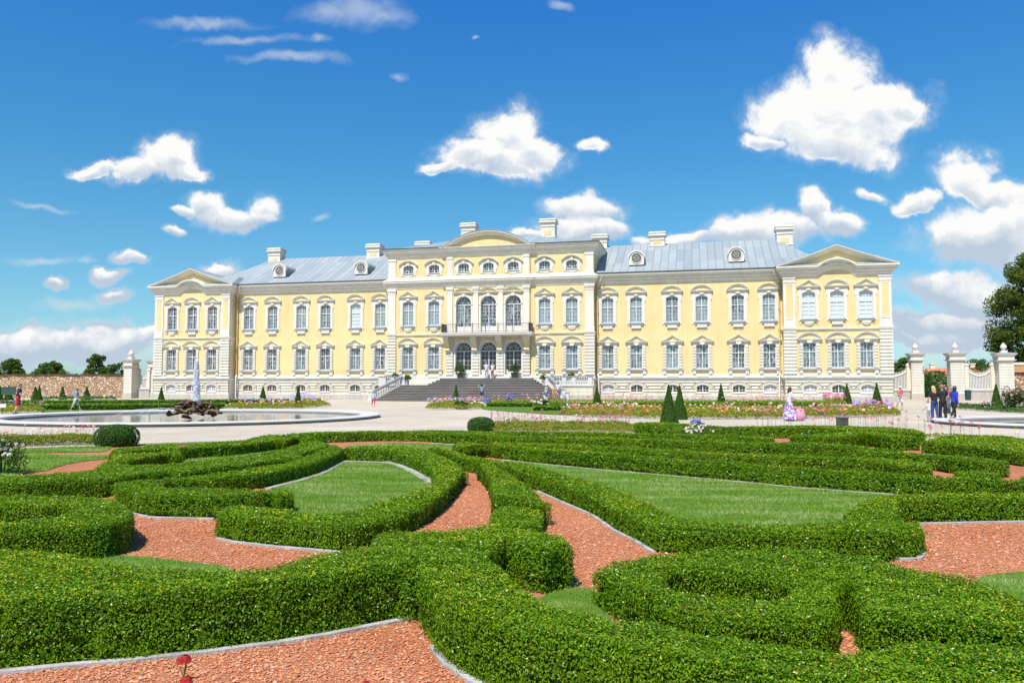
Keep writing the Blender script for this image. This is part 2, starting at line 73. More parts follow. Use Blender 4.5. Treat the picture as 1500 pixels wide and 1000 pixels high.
FAR_HEDGES = [('far left box hedge band behind the fountain, nearest the fountain', [(-37.437, 54.109), (-30.432, 54.811), (-22.111, 56.27), (-21.03, 58.61), (-22.599, 62.977), (-24.387, 62.052), (-33.476, 60.282), (-41.716, 60.282)], 0.357, 13520, 0.112), ('far left box hedge band closest to the stone wall and pavilion', [(-45.627, 65.925), (-37.195, 66.97), (-25.836, 70.313), (-17.709, 74.009), (-18.832, 78.697), (-27.682, 75.329), (-39.717, 71.503), (-48.669, 70.313)], 0.357, 13520, 0.128), ('thin box hedge band in front of the stairs', [(-2.045, 62.977), (2.612, 61.154), (7.616, 59.434), (8.243, 64.319), (2.816, 65.925), (-2.174, 66.97)], 0.297, 8320, 0.12), ('box hedge band before the right wing, farther one', [(7.837, 61.154), (12.875, 60.282), (19.027, 58.61), (22.532, 58.61), (24.958, 64.912), (21.076, 64.912), (14.082, 65.925), (8.449, 65.925)], 0.34, 11700, 0.12), ('box hedge band before the right wing, nearer one', [(1.369, 53.425), (7.023, 54.811), (11.705, 54.811), (17.803, 52.109), (19.227, 56.27), (12.346, 57.809), (7.449, 58.127), (1.462, 57.029)], 0.289, 11700, 0.12)]
FAR_LAWNS = [('lawn strip in front of the far left hedge bands', [(-28.592, 48.522), (-26.112, 49.314), (-19.784, 51.474), (-19.152, 52.759), (-21.28, 58.61), (-31.044, 58.61), (-32.73, 55.531)]), ('lawn strip before the stairs with a spot of red gravel', [(-2.135, 55.531), (0.434, 50.855), (2.665, 45.89), (4.506, 47.971), (10.991, 51.474), (21.459, 50.251), (30.042, 70.313), (9.013, 70.313), (-2.535, 65.925)])]
BUSHES = [('white rose bush at the left edge in front of the lawn wedges', 'rose_bush', -10.21, 16.05, 1.05, 0.83, 2600, 0.045, 'herb_dark', [('white_f', 26, 0.085)]), ('white rose bush before the stairs at the lawn edge', 'rose_bush', 2.09, 57.03, 1.76, 0.83, 900, 0.12, 'herb_dark', [('white_f', 26, 0.2)]), ('big pink rose bush at the right edge by the stone wall', 'rose_bush', 32.62, 51.47, 2.47, 1.59, 3000, 0.1, 'herb_dark', [('pink_f', 70, 0.16), ('white_f', 40, 0.15)]), ('small pale rose bush left of the cone by the right gate pier', 'rose_bush', 33.01, 55.53, 0.95, 0.57, 500, 0.1, 'herb_dark', [('white_f', 18, 0.13), ('pink_f', 12, 0.13)]), ('white phlox clump beside the tall box block', 'flower_clump', 6.32, 26.76, 1.38, 0.46, 500, 0.06, 'herb_dark', [('white_f', 46, 0.09)]), ('cluster of bright blue flowers behind the white phlox', 'flower_clump', 6.83, 29.35, 0.55, 0.53, 160, 0.06, 'herb_dark', [('blue_f', 50, 0.1)]), ('blue hydrangea clump near the photographer on the stairs', 'flower_clump', -0.19, 72.73, 0.75, 0.87, 120, 0.1, 'herb_dark', [('blue_f', 40, 0.22)]), ('blue flower clump right of the narrow cone before the stairs', 'flower_clump', -2.16, 70.31, 0.72, 0.48, 100, 0.1, 'herb_dark', [('blue_f', 34, 0.2)])]
RED_FLOWERS = [('dark red flower cluster standing highest in the near gravel', -1.856, 4.597, 0.236, 0.04, 268), ('dark red flower cluster low at the bottom edge, left', -1.766, 4.412, 0.189, 0.034, 272), ('dark red flower at the bottom edge beside the right gravel corner', -0.811, 4.503, 0.139, 0.024, 535)]

R = math.radians
rng = np.random.default_rng(11)
random.seed(5)
scene = bpy.context.scene
COL = scene.collection

# ------------------------------------------------------------------ helpers
def tag(o, label=None, cat=None, group=None, kind=None):
    for k, v in (('label', label), ('category', cat), ('group', group), ('kind', kind)):
        if v:
            o[k] = v
    return o

def empty(name, loc=(0, 0, 0), rz=0.0, parent=None):
    o = bpy.data.objects.new(name, None)
    COL.objects.link(o)
    o.location = loc
    o.rotation_euler = (0, 0, rz)
    o.parent = parent
    return o

def place(name, mesh, parent=None, loc=(0, 0, 0), rz=0.0, scale=None):
    o = bpy.data.objects.new(name, mesh)
    COL.objects.link(o)
    o.location = loc
    o.rotation_euler = (0, 0, rz)
    if scale is not None:
        o.scale = scale if hasattr(scale, '__len__') else (scale,) * 3
    o.parent = parent
    return o

def np_mesh(name, V, F, mats, midx=None, smooth=False):
    """V (n,3); F (m,k) index array of equal sized polygons"""
    me = bpy.data.meshes.new(name)
    V = np.asarray(V, np.float32)
    F = np.asarray(F, np.int32)
    m, k = F.shape
    me.vertices.add(len(V))
    me.vertices.foreach_set('co', V.ravel())
    me.loops.add(m * k)
    me.loops.foreach_set('vertex_index', F.ravel())
    me.polygons.add(m)
    me.polygons.foreach_set('loop_start', np.arange(0, m * k, k, dtype=np.int32))
    if midx is not None:
        me.polygons.foreach_set('material_index', np.asarray(midx, np.int32))
    me.polygons.foreach_set('use_smooth', np.full(m, smooth))
    for mm in mats:
        me.materials.append(mm)
    me.update(calc_edges=True)
    return me

class MB:
    def __init__(self):
        self.v, self.f, self.m = [], [], []

    def add(self, vs, fs, m=0):
        b = len(self.v)
        self.v += [tuple(map(float, p)) for p in vs]
        for q in fs:
            self.f.append([b + i for i in q])
            self.m.append(m)

    def box(self, x0, x1, y0, y1, z0, z1, m=0):
        self.add([(x0, y0, z0), (x1, y0, z0), (x1, y1, z0), (x0, y1, z0),
                  (x0, y0, z1), (x1, y0, z1), (x1, y1, z1), (x0, y1, z1)],
                 [(0, 3, 2, 1), (4, 5, 6, 7), (0, 1, 5, 4), (1, 2, 6, 5), (2, 3, 7, 6), (3, 0, 4, 7)], m)

    def quad(self, a, b, c, d, m=0):
        self.add([a, b, c, d], [(0, 1, 2, 3)], m)

    def prism(self, poly, y0, y1, m=0):
        """poly in (x,z), extruded along y"""
        n = len(poly)
        vs = [(x, y0, z) for x, z in poly] + [(x, y1, z) for x, z in poly]
        fs = [tuple(range(n)), tuple(range(2 * n - 1, n - 1, -1))]
        fs += [(i, n + i, n + (i + 1) % n, (i + 1) % n) for i in range(n)]
        self.add(vs, fs, m)

    def strip(self, lo, hi, y0, y1, m=0):
        """band between two (x,z) polylines, extruded y0 (front) to y1"""
        n = len(lo)
        vs = []
        for (a, b), (c, d) in zip(lo, hi):
            vs += [(a, y0, b), (c, y0, d), (c, y1, d), (a, y1, b)]
        fs = []
        for i in range(n - 1):
            p, q = 4 * i, 4 * i + 4
            fs += [(p, q, q + 1, p + 1), (p + 1, q + 1, q + 2, p + 2), (p + 3, p + 2, q + 2, q + 3), (p, p + 3, q + 3, q)]
        fs += [(0, 1, 2, 3), (4 * n - 4, 4 * n - 1, 4 * n - 2, 4 * n - 3)]
        self.add(vs, fs, m)

    def strip2(self, lo, hi, ylo, yhi, y1, m=0):
        """like strip, with the front leaning out from ylo at the lower edge to yhi at the upper one"""
        n = len(lo)
        vs = []
        for (a, b), (c, d) in zip(lo, hi):
            vs += [(a, ylo, b), (c, yhi, d), (c, y1, d), (a, y1, b)]
        fs = []
        for i in range(n - 1):
            p, q = 4 * i, 4 * i + 4
            fs += [(p, q, q + 1, p + 1), (p + 1, q + 1, q + 2, p + 2), (p + 3, p + 2, q + 2, q + 3), (p, p + 3, q + 3, q)]
        fs += [(0, 1, 2, 3), (4 * n - 4, 4 * n - 1, 4 * n - 2, 4 * n - 3)]
        self.add(vs, fs, m)

    def lathe(self, prof, cx=0, cy=0, z=0, seg=14, m=0, sx=1, sy=1):
        n = len(prof)
        vs, fs = [], []
        for i in range(seg):
            a = 2 * math.pi * i / seg
            for r, h in prof:
                vs.append((cx + r * math.cos(a) * sx, cy + r * math.sin(a) * sy, z + h))
        for i in range(seg):
            j = (i + 1) % seg
            for k in range(n - 1):
                fs.append((i * n + k, j * n + k, j * n + k + 1, i * n + k + 1))
        fs.append(tuple(i * n + n - 1 for i in range(seg)))
        fs.append(tuple(i * n for i in range(seg - 1, -1, -1)))
        self.add(vs, fs, m)

    def tube(self, p, q, r0, r1=None, seg=8, m=0):
        r1 = r0 if r1 is None else r1
        p, q = np.array(p, float), np.array(q, float)
        d = q - p
        L = np.linalg.norm(d)
        if L < 1e-6:
            return
        d /= L
        a = np.cross(d, (0, 0, 1) if abs(d[2]) < .9 else (1, 0, 0))
        a /= np.linalg.norm(a)
        b = np.cross(d, a)
        vs = []
        for i in range(seg):
            t = 2 * math.pi * i / seg
            o = a * math.cos(t) + b * math.sin(t)
            vs += [p + o * r0, q + o * r1]
        fs = [(2 * i, 2 * ((i + 1) % seg), 2 * ((i + 1) % seg) + 1, 2 * i + 1) for i in range(seg)]
        fs += [tuple(range(2 * seg - 2, -1, -2)), tuple(range(1, 2 * seg, 2))]
        self.add(vs, fs, m)

    def capsule(self, p, q, r0, r1, seg=10, m=0):
        p, q = np.array(p, float), np.array(q, float)
        d = q - p
        L = np.linalg.norm(d)
        d = d / L if L > 1e-6 else np.array((0, 0, 1.))
        a = np.cross(d, (0, 0, 1) if abs(d[2]) < .9 else (1, 0, 0))
        a /= np.linalg.norm(a)
        b = np.cross(d, a)
        rings = []
        for t in (-80, -45, 0):
            rings.append((p + d * r0 * math.sin(R(t)), r0 * math.cos(R(t))))
        for t in (0, 45, 80):
            rings.append((q + d * r1 * math.sin(R(t)), r1 * math.cos(R(t))))
        vs, fs = [], []
        for c, r in rings:
            for i in range(seg):
                t = 2 * math.pi * i / seg
                vs.append(c + (a * math.cos(t) + b * math.sin(t)) * r)
        for k in range(len(rings) - 1):
            for i in range(seg):
                j = (i + 1) % seg
                fs.append((k * seg + i, k * seg + j, (k + 1) * seg + j, (k + 1) * seg + i))
        fs.append(tuple(range(seg - 1, -1, -1)))
        fs.append(tuple((len(rings) - 1) * seg + i for i in range(seg)))
        self.add(vs, fs, m)

    def sweep(self, path, prof, m=0, zo=None, cap=True, closed=False):
        """profile (out, z) swept along a plan path; outward is to the right-hand side (dx,dy)->(dy,-dx)"""
        n, k = len(path), len(prof)
        P = np.array(path, float)
        nor = []
        rg = n if closed else n - 1
        for i in range(rg):
            d = P[(i + 1) % n] - P[i]
            d /= np.linalg.norm(d)
            nor.append(np.array((d[1], -d[0])))
        vs, fs = [], []
        for i in range(n):
            if closed:
                a, b = nor[i - 1], nor[i]
            else:
                a, b = nor[max(i - 1, 0)], nor[min(i, n - 2)]
            mm = a + b
            mm = mm / max(mm @ mm, .2) * 2
            for o, z in prof:
                vs.append((P[i][0] + mm[0] * o, P[i][1] + mm[1] * o, z + (zo[i] if zo is not None else 0)))
        for i in range(rg):
            j = (i + 1) % n
            for q in range(k - 1):
                fs.append((i * k + q, j * k + q, j * k + q + 1, i * k + q + 1))
        if cap and not closed:
            fs.append(tuple(range(k - 1, -1, -1)))
            fs.append(tuple((n - 1) * k + q for q in range(k)))
        self.add(vs, fs, m)

    def mesh(self, name, mats, smooth=False):
        me = bpy.data.meshes.new(name)
        me.from_pydata(self.v, [], self.f)
        for mm in (mats if isinstance(mats, (list, tuple)) else [mats]):
            me.materials.append(mm)
        me.polygons.foreach_set('material_index', self.m)
        me.polygons.foreach_set('use_smooth', [smooth] * len(self.f))
        me.update()
        return me

    def build(self, name, mats, parent=None, loc=(0, 0, 0), rz=0.0, smooth=False):
        return place(name, self.mesh(name, mats, smooth), parent, loc, rz)

# ------------------------------------------------------------------ materials
def nodes_of(name):
    m = bpy.data.materials.new(name)
    m.use_nodes = True
    nt = m.node_tree
    return m, nt, nt.nodes['Principled BSDF']

def N(nt, t, **kw):
    n = nt.nodes.new(t)
    for k, v in kw.items():
        if k.startswith('i_'):
            key = k[2:]
            n.inputs[int(key) if key.isdigit() else key.replace('_', ' ')].default_value = v
        else:
            setattr(n, k, v)
    return n

def mix(nt, fac, a, b, blend='MIX'):
    n = nt.nodes.new('ShaderNodeMix')
    n.data_type = 'RGBA'
    n.blend_type = blend
    for idx, val in ((0, fac), (6, a), (7, b)):
        if hasattr(val, 'is_output'):
            nt.links.new(val, n.inputs[idx])
        elif idx == 0:
            n.inputs[0].default_value = val
        else:
            n.inputs[idx].default_value = (*val, 1) if len(val) == 3 else val
    return n.outputs[2]

def ramp(nt, src, stops):
    n = nt.nodes.new('ShaderNodeValToRGB')
    e = n.color_ramp.elements
    while len(e) < len(stops):
        e.new(.5)
    for el, (p, c) in zip(e, stops):
        el.position = p
        el.color = (*c, 1) if len(c) == 3 else c
    nt.links.new(src, n.inputs[0])
    return n.outputs[0]

def mat_plain(name, c1, c2=None, rough=.7, scale=6., bump=0., bscale=None, detail=5, metal=0., stretch=None, spec=.5, streak=0.):
    m, nt, p = nodes_of(name)
    c2 = c2 or tuple(x * .85 for x in c1)
    tc = N(nt, 'ShaderNodeTexCoord')
    src = tc.outputs['Object']
    if stretch:
        mp = N(nt, 'ShaderNodeMapping')
        mp.inputs['Scale'].default_value = stretch
        nt.links.new(src, mp.inputs[0])
        src = mp.outputs[0]
    n1 = N(nt, 'ShaderNodeTexNoise', i_Scale=scale, i_Detail=detail, i_Roughness=.6)
    nt.links.new(src, n1.inputs['Vector'])
    f = ramp(nt, n1.outputs[0], [(.3, (0, 0, 0)), (.7, (1, 1, 1))])
    col = mix(nt, f, c1, c2)
    if streak:                                # rain streaks, patches of weathering
        mp2 = N(nt, 'ShaderNodeMapping')
        mp2.inputs['Scale'].default_value = (2.6, 2.6, .22)
        nt.links.new(tc.outputs['Object'], mp2.inputs[0])
        n3 = N(nt, 'ShaderNodeTexNoise', i_Scale=1., i_Detail=6, i_Roughness=.7)
        nt.links.new(mp2.outputs[0], n3.inputs['Vector'])
        n4 = N(nt, 'ShaderNodeTexNoise', i_Scale=.35, i_Detail=6, i_Roughness=.65)
        nt.links.new(tc.outputs['Object'], n4.inputs['Vector'])
        s1 = ramp(nt, n3.outputs[0], [(.48, (1, 1, 1)), (.78, (1 - streak, 1 - streak * 1.05, 1 - streak * 1.15))])
        s2 = ramp(nt, n4.outputs[0], [(.38, (1 - streak * .5, 1 - streak * .52, 1 - streak * .6)), (.6, (1, 1, 1))])
        col = mix(nt, 1., mix(nt, 1., col, s1, 'MULTIPLY'), s2, 'MULTIPLY')
    nt.links.new(col, p.inputs['Base Color'])
    p.inputs['Roughness'].default_value = rough
    p.inputs['Metallic'].default_value = metal
    p.inputs['Specular IOR Level'].default_value = spec
    if bump:
        n2 = N(nt, 'ShaderNodeTexNoise', i_Scale=bscale or scale * 4, i_Detail=4)
        nt.links.new(src, n2.inputs['Vector'])
        b = N(nt, 'ShaderNodeBump', i_Strength=bump, i_Distance=.02)
        nt.links.new(n2.outputs[0], b.inputs['Height'])
        nt.links.new(b.outputs[0], p.inputs['Normal'])
    return m

def mat_leaf(name, cols, rough=.42, trans=.32, patch=None, pscale=.8, spec=.22, pstretch=None, pmax=.75):
    """leaf colour differs from leaf to leaf; patch = colour of irregular older/yellower areas"""
    m, nt, p = nodes_of(name)
    g = N(nt, 'ShaderNodeNewGeometry')
    n = len(cols)
    c = ramp(nt, g.outputs['Random Per Island'], [(i / (n - 1), cols[i]) for i in range(n)])
    if patch:
        tc = N(nt, 'ShaderNodeTexCoord')
        n1 = N(nt, 'ShaderNodeTexNoise', i_Scale=pscale, i_Detail=3, i_Roughness=.6)
        src = tc.outputs['Object']
        if pstretch:
            mp = N(nt, 'ShaderNodeMapping')
            mp.inputs['Scale'].default_value = pstretch
            mp.inputs['Rotation'].default_value = (0, 0, R(28))
            nt.links.new(src, mp.inputs[0])
            src = mp.outputs[0]
        nt.links.new(src, n1.inputs['Vector'])
        f = ramp(nt, n1.outputs[0], [(.42, (0, 0, 0)), (.64, (pmax, pmax, pmax))])
        c = mix(nt, f, c, patch)
    nt.links.new(c, p.inputs['Base Color'])
    p.inputs['Roughness'].default_value = rough
    p.inputs['Specular IOR Level'].default_value = spec
    t = N(nt, 'ShaderNodeBsdfTranslucent')
    br = mix(nt, 1.0, c, (1.3, 1.25, .6), 'MULTIPLY')
    nt.links.new(br, t.inputs['Color'])
    ms = N(nt, 'ShaderNodeMixShader')
    ms.inputs[0].default_value = trans
    nt.links.new(p.outputs[0], ms.inputs[1])
    nt.links.new(t.outputs[0], ms.inputs[2])
    nt.links.new(ms.outputs[0], nt.nodes['Material Output'].inputs[0])
    return m

M = {}
M['yellow'] = mat_plain('yellow_plaster', (.735, .575, .29), (.70, .54, .26), .85, .5, .08, 30, streak=.13)
M['white'] = mat_plain('white_stucco', (.715, .68, .60), (.67, .63, .55), .8, 1.2, .1, 25, streak=.16)
M['cream'] = mat_plain('cream_stucco', (.70, .65, .535), (.66, .60, .485), .85, 1.0, .1, 25, streak=.18)
M['plinth'] = mat_plain('grey_plinth_stone', (.52, .48, .44), (.43, .395, .36), .85, .9, .2, 12, streak=.25)
M['ledge'] = mat_plain('grey_metal_flashing', (.46, .48, .50), (.37, .39, .41), .5, 2., 0, metal=.1)
M['sash'] = mat_plain('white_window_paint', (.68, .68, .66), (.62, .62, .60), .5, 3.)
M['dark_metal'] = mat_plain('dark_iron', (.035, .035, .04), (.06, .055, .05), .5, 5.)
M['gutter'] = mat_plain('dark_gutter', (.05, .055, .065), (.08, .085, .09), .5, 3.)
M['pipe_yellow'] = mat_plain('yellow_drainpipe', (.62, .44, .18), (.55, .38, .15), .6, 3.)
M['stair'] = mat_plain('dark_step_stone', (.05, .044, .042), (.085, .075, .068), .8, 1.5, .2, 20, stretch=(.25, 1, 3))
M['stair_edge'] = mat_plain('pale_tread_line', (.36, .33, .30), (.22, .20, .185), .8, 1.5, stretch=(.4, 1, 1))  # painted pale strip stands in for the lighter, upward-facing treads
M['balus'] = mat_plain('weathered_white_stone', (.62, .61, .585), (.50, .49, .47), .8, 2.5, .2, 18)
M['rail'] = mat_plain('grey_stone_rail', (.27, .285, .30), (.20, .21, .225), .7, 2.)
M['basin'] = mat_plain('pale_basin_stone', (.60, .595, .57), (.47, .465, .44), .75, .7, .15, 14)
M['basin_side'] = mat_plain('dark_basin_side', (.30, .275, .25), (.20, .185, .165), .9, 1.2, .2, 10)  # darker tone for the basin walls below the rim
M['kerb'] = mat_plain('light_grey_kerb', (.46, .455, .44), (.24, .225, .20), .9, 3.5, .5, 40)
M['terracotta'] = mat_plain('red_clay_roof', (.55, .20, .10), (.42, .15, .08), .85, 2., .3, 8)
M['tan_coping'] = mat_plain('tan_tile_coping', (.36, .20, .09), (.28, .15, .065), .85, 2., .2, 10)
M['bark'] = mat_plain('bark', (.10, .075, .05), (.06, .045, .032), .9, 6., .5, 20)
M['soil'] = mat_plain('dark_soil', (.055, .035, .022), (.085, .055, .035), .95, 12., .4, 50)
M['core'] = mat_plain('shade_dark_hedge_core', (.012, .022, .005), (.022, .032, .008), .95, 30., .6, 60, spec=.1)  # near-black so that leaf gaps read as shade

def mat_roof():
    m, nt, p = nodes_of('seamed_zinc_roof')
    tc = N(nt, 'ShaderNodeTexCoord')
    sx = N(nt, 'ShaderNodeSeparateXYZ')
    nt.links.new(tc.outputs['Object'], sx.inputs[0])
    pp = N(nt, 'ShaderNodeMath', operation='PINGPONG')
    pp.inputs[1].default_value = .42
    nt.links.new(sx.outputs[0], pp.inputs[0])
    seam = ramp(nt, pp.outputs[0], [(0, (1, 1, 1)), (.045, (0, 0, 0))])
    ct = N(nt, 'ShaderNodeCombineXYZ')
    fl = N(nt, 'ShaderNodeMath', operation='SNAP')
    fl.inputs[1].default_value = .84
    nt.links.new(sx.outputs[0], fl.inputs[0])
    nt.links.new(fl.outputs[0], ct.inputs[0])
    snz = N(nt, 'ShaderNodeMath', operation='SNAP')
    snz.inputs[1].default_value = 1.9
    nt.links.new(sx.outputs[2], snz.inputs[0])
    nt.links.new(snz.outputs[0], ct.inputs[2])
    wn = N(nt, 'ShaderNodeTexWhiteNoise', noise_dimensions='3D')
    nt.links.new(ct.outputs[0], wn.inputs['Vector'])
    base = ramp(nt, wn.outputs['Value'], [(0, (.25, .29, .31)), (.5, (.285, .325, .34)), (1, (.32, .36, .37))])
    n1 = N(nt, 'ShaderNodeTexNoise', i_Scale=.55, i_Detail=6, i_Roughness=.65)
    nt.links.new(tc.outputs['Object'], n1.inputs['Vector'])
    st = ramp(nt, n1.outputs[0], [(.52, (0, 0, 0)), (.75, (.6, .6, .6))])
    c = mix(nt, st, base, (.29, .26, .235))
    c = mix(nt, seam, c, (.17, .20, .215))
    nt.links.new(c, p.inputs['Base Color'])
    p.inputs['Roughness'].default_value = .6
    p.inputs['Specular IOR Level'].default_value = .3
    b = N(nt, 'ShaderNodeBump', i_Strength=.6, i_Distance=.05)
    nt.links.new(seam, b.inputs['Height'])
    nt.links.new(b.outputs[0], p.inputs['Normal'])
    return m
M['roof'] = mat_roof()

def mat_pane(name, dark, cloth, amount, vscale=1.0):
    """glazing with a gathered curtain behind it"""
    m, nt, p = nodes_of(name)
    tc = N(nt, 'ShaderNodeTexCoord')
    oi = N(nt, 'ShaderNodeObjectInfo')
    ad = N(nt, 'ShaderNodeVectorMath', operation='ADD')
    sc = N(nt, 'ShaderNodeVectorMath', operation='SCALE')
    cx = N(nt, 'ShaderNodeCombineXYZ')
    nt.links.new(oi.outputs['Random'], cx.inputs[1])
    nt.links.new(cx.outputs[0], sc.inputs[0])
    sc.inputs['Scale'].default_value = 40.
    nt.links.new(tc.outputs['Object'], ad.inputs[0])
    nt.links.new(sc.outputs[0], ad.inputs[1])
    w = N(nt, 'ShaderNodeTexNoise', i_Scale=2.2 * vscale, i_Detail=3, i_Roughness=.5, i_Distortion=1.2)
    mp = N(nt, 'ShaderNodeMapping')
    mp.inputs['Scale'].default_value = (2.0, 1, .9)
    nt.links.new(ad.outputs[0], mp.inputs[0])
    nt.links.new(mp.outputs[0], w.inputs['Vector'])
    f = ramp(nt, w.outputs[0], [(.5 - amount * .35, (0, 0, 0)), (.78 - amount * .45, (1, 1, 1))])
    nt.links.new(mix(nt, f, dark, cloth), p.inputs['Base Color'])
    p.inputs['Roughness'].default_value = .5
    p.inputs['Coat Weight'].default_value = 1.
    p.inputs['Coat Roughness'].default_value = .03
    wv = N(nt, 'ShaderNodeTexNoise', i_Scale=1.6, i_Detail=2)
    nt.links.new(ad.outputs[0], wv.inputs['Vector'])
    bp = N(nt, 'ShaderNodeBump', i_Strength=.5, i_Distance=.02)
    nt.links.new(wv.outputs[0], bp.inputs['Height'])
    nt.links.new(bp.outputs[0], p.inputs['Coat Normal'])
    return m
M['pane_dark'] = mat_pane('dark_glass', (.02, .024, .028), (.30, .34, .36), .25)
M['pane_half'] = mat_pane('half_curtained_glass', (.02, .03, .036), (.20, .25, .27), .5)
M['pane_cloth'] = mat_pane('curtained_glass', (.10, .145, .165), (.26, .32, .34), .6)
M['pane_white'] = mat_pane('blinds_behind_glass', (.30, .40, .45), (.56, .62, .65), .95)
M['pane_base'] = mat_pane('cellar_glass', (.012, .012, .014), (.03, .03, .03), .2)
M['pane_lilac'] = mat_pane('cellar_blind', (.42, .42, .50), (.50, .50, .58), .8)

def mat_gravel(name, cols, scale, bump, big=.5, big_c=(.9, .9, .9)):
    m, nt, p = nodes_of(name)
    tc = N(nt, 'ShaderNodeTexCoord')
    v = N(nt, 'ShaderNodeTexVoronoi', i_Scale=scale)
    nt.links.new(tc.outputs['Object'], v.inputs['Vector'])
    sp = N(nt, 'ShaderNodeSeparateColor')
    nt.links.new(v.outputs['Color'], sp.inputs[0])
    c = ramp(nt, sp.outputs[0], [(i / (len(cols) - 1), k) for i, k in enumerate(cols)])
    n1 = N(nt, 'ShaderNodeTexNoise', i_Scale=big, i_Detail=7, i_Roughness=.65)
    nt.links.new(tc.outputs['Object'], n1.inputs['Vector'])
    f = ramp(nt, n1.outputs[0], [(.35, (1, 1, 1)), (.7, big_c)])
    c = mix(nt, 1., c, f, 'MULTIPLY')
    nt.links.new(c, p.inputs['Base Color'])
    p.inputs['Roughness'].default_value = .9
    p.inputs['Specular IOR Level'].default_value = .2
    b = N(nt, 'ShaderNodeBump', i_Strength=bump, i_Distance=.012)
    b.invert = True
    nt.links.new(v.outputs['Distance'], b.inputs['Height'])
    nt.links.new(b.outputs[0], p.inputs['Normal'])
    return m
M['plaza'] = mat_gravel('beige_gravel', [(.52, .455, .365), (.57, .505, .41), (.46, .40, .315), (.60, .535, .435)], 22., .6, .22, (.74, .72, .69))
M['red'] = mat_gravel('red_gravel', [(.42, .135, .06), (.55, .22, .105), (.33, .10, .045), (.60, .29, .155), (.48, .17, .08)], 55., 1., .9, (.72, .70, .70))
M['stone_red'] = mat_leaf('crushed_brick', [(.38, .115, .045), (.57, .225, .098), (.48, .16, .065), (.63, .33, .19), (.53, .195, .082), (.29, .085, .038), (.62, .47, .37)], .9, 0.0, (.59, .30, .175), .55, spec=.1, pmax=.6)
def mat_grass_sheet():
    m, nt, p = nodes_of('mown_turf')
    tc = N(nt, 'ShaderNodeTexCoord')
    n1 = N(nt, 'ShaderNodeTexNoise', i_Scale=1.1, i_Detail=6, i_Roughness=.7)
    n2 = N(nt, 'ShaderNodeTexNoise', i_Scale=60., i_Detail=3)
    for n in (n1, n2):
        nt.links.new(tc.outputs['Object'], n.inputs['Vector'])
    c = ramp(nt, n1.outputs[0], [(.3, (.06, .14, .01)), (.55, (.115, .21, .025)), (.75, (.19, .26, .06))])
    c = mix(nt, .5, c, ramp(nt, n2.outputs[0], [(.3, (.03, .08, .008)), (.7, (.13, .22, .05))]))
    nt.links.new(c, p.inputs['Base Color'])
    p.inputs['Roughness'].default_value = .9
    p.inputs['Specular IOR Level'].default_value = .05
    b = N(nt, 'ShaderNodeBump', i_Strength=.6, i_Distance=.02)
    nt.links.new(n2.outputs[0], b.inputs['Height'])
    nt.links.new(b.outputs[0], p.inputs['Normal'])
    return m
M['turf'] = mat_grass_sheet()
M['blade'] = mat_leaf('grass_blade', [(0.106, 0.250, .008), (0.188, 0.350, .016), (0.138, 0.294, .012), (0.275, 0.413, .05)], .6, .4, (.54, .58, .27), 1.1, .08, (.6, 2.0, 1), .75)
M['box'] = mat_leaf('box_leaf', [(.016, .062, .002), (.11, .25, .003), (.034, .115, .002), (.18, .33, .006), (.06, .17, .003), (.25, .39, .008)], .30, .20, (0.140, 0.265, .004), 1.3, .22)
M['box_tip'] = mat_leaf('young_sunlit_box_leaf', [(0.384, 0.497, .008), (0.439, 0.497, .010), (0.494, 0.444, .014), (0.311, 0.462, .008)], .32, .32, None, .8, .25)  # young growth, brightened further to paint sunlit hedge tops
M['dead_leaf'] = mat_leaf('dead_leaf', [(.16, .09, .03), (.28, .18, .06), (.20, .13, .05)], .8, .1)
M['yew'] = mat_leaf('clipped_yew', [(.026, .075, .008), (.055, .13, .012), (.075, .16, .015), (.04, .10, .010)], .5, .25)
M['ballbush'] = mat_leaf('clipped_ball_leaf', [(.022, .08, .010), (.042, .12, .015), (.065, .155, .018)], .45, .25)
M['tree'] = mat_leaf('tree_leaf', [(.03, .075, .010), (.06, .125, .016), (.085, .16, .02), (.045, .10, .012)], .5, .35, (.12, .17, .02), .25)
M['lime'] = mat_leaf('large_tree_leaf', [(.035, .075, .007), (.07, .125, .010), (.11, .16, .014), (.05, .10, .008)], .5, .35, (.11, .135, .015), .5)
M['herb'] = mat_leaf('bedding_leaf', [(.07, .15, .010), (.15, .22, .012), (.28, .29, .015), (.10, .19, .012), (.24, .12, .03)], .5, .35, (.27, .27, .02), .7)
M['herb_dark'] = mat_leaf('rose_leaf', [(.03, .075, .012), (.055, .12, .02), (.085, .15, .025)], .45, .25)
M['stem'] = mat_plain('green_stem', (.07, .12, .03), (.10, .14, .04), .7, 10.)
def flower(name, c, c2=None):
    M[name] = mat_leaf(name + '_petal', [c, c2 or tuple(min(1, x * 1.25) for x in c), tuple(x * .8 for x in c)], .6, .25)
flower('white_f', (.75, .74, .70), (.82, .80, .78))
flower('pink_f', (.56, .17, .26), (.64, .30, .38))
flower('magenta_f', (.42, .05, .17), (.52, .10, .24))
flower('red_f', (.42, .02, .03), (.55, .05, .04))
flower('salmon_f', (.54, .14, .09), (.58, .24, .16))
flower('blue_f', (.21, .25, .74), (.32, .36, .80))
flower('yellow_f', (.70, .52, .08))
flower('peach_f', (.60, .32, .20))
M['stonewall'] = None
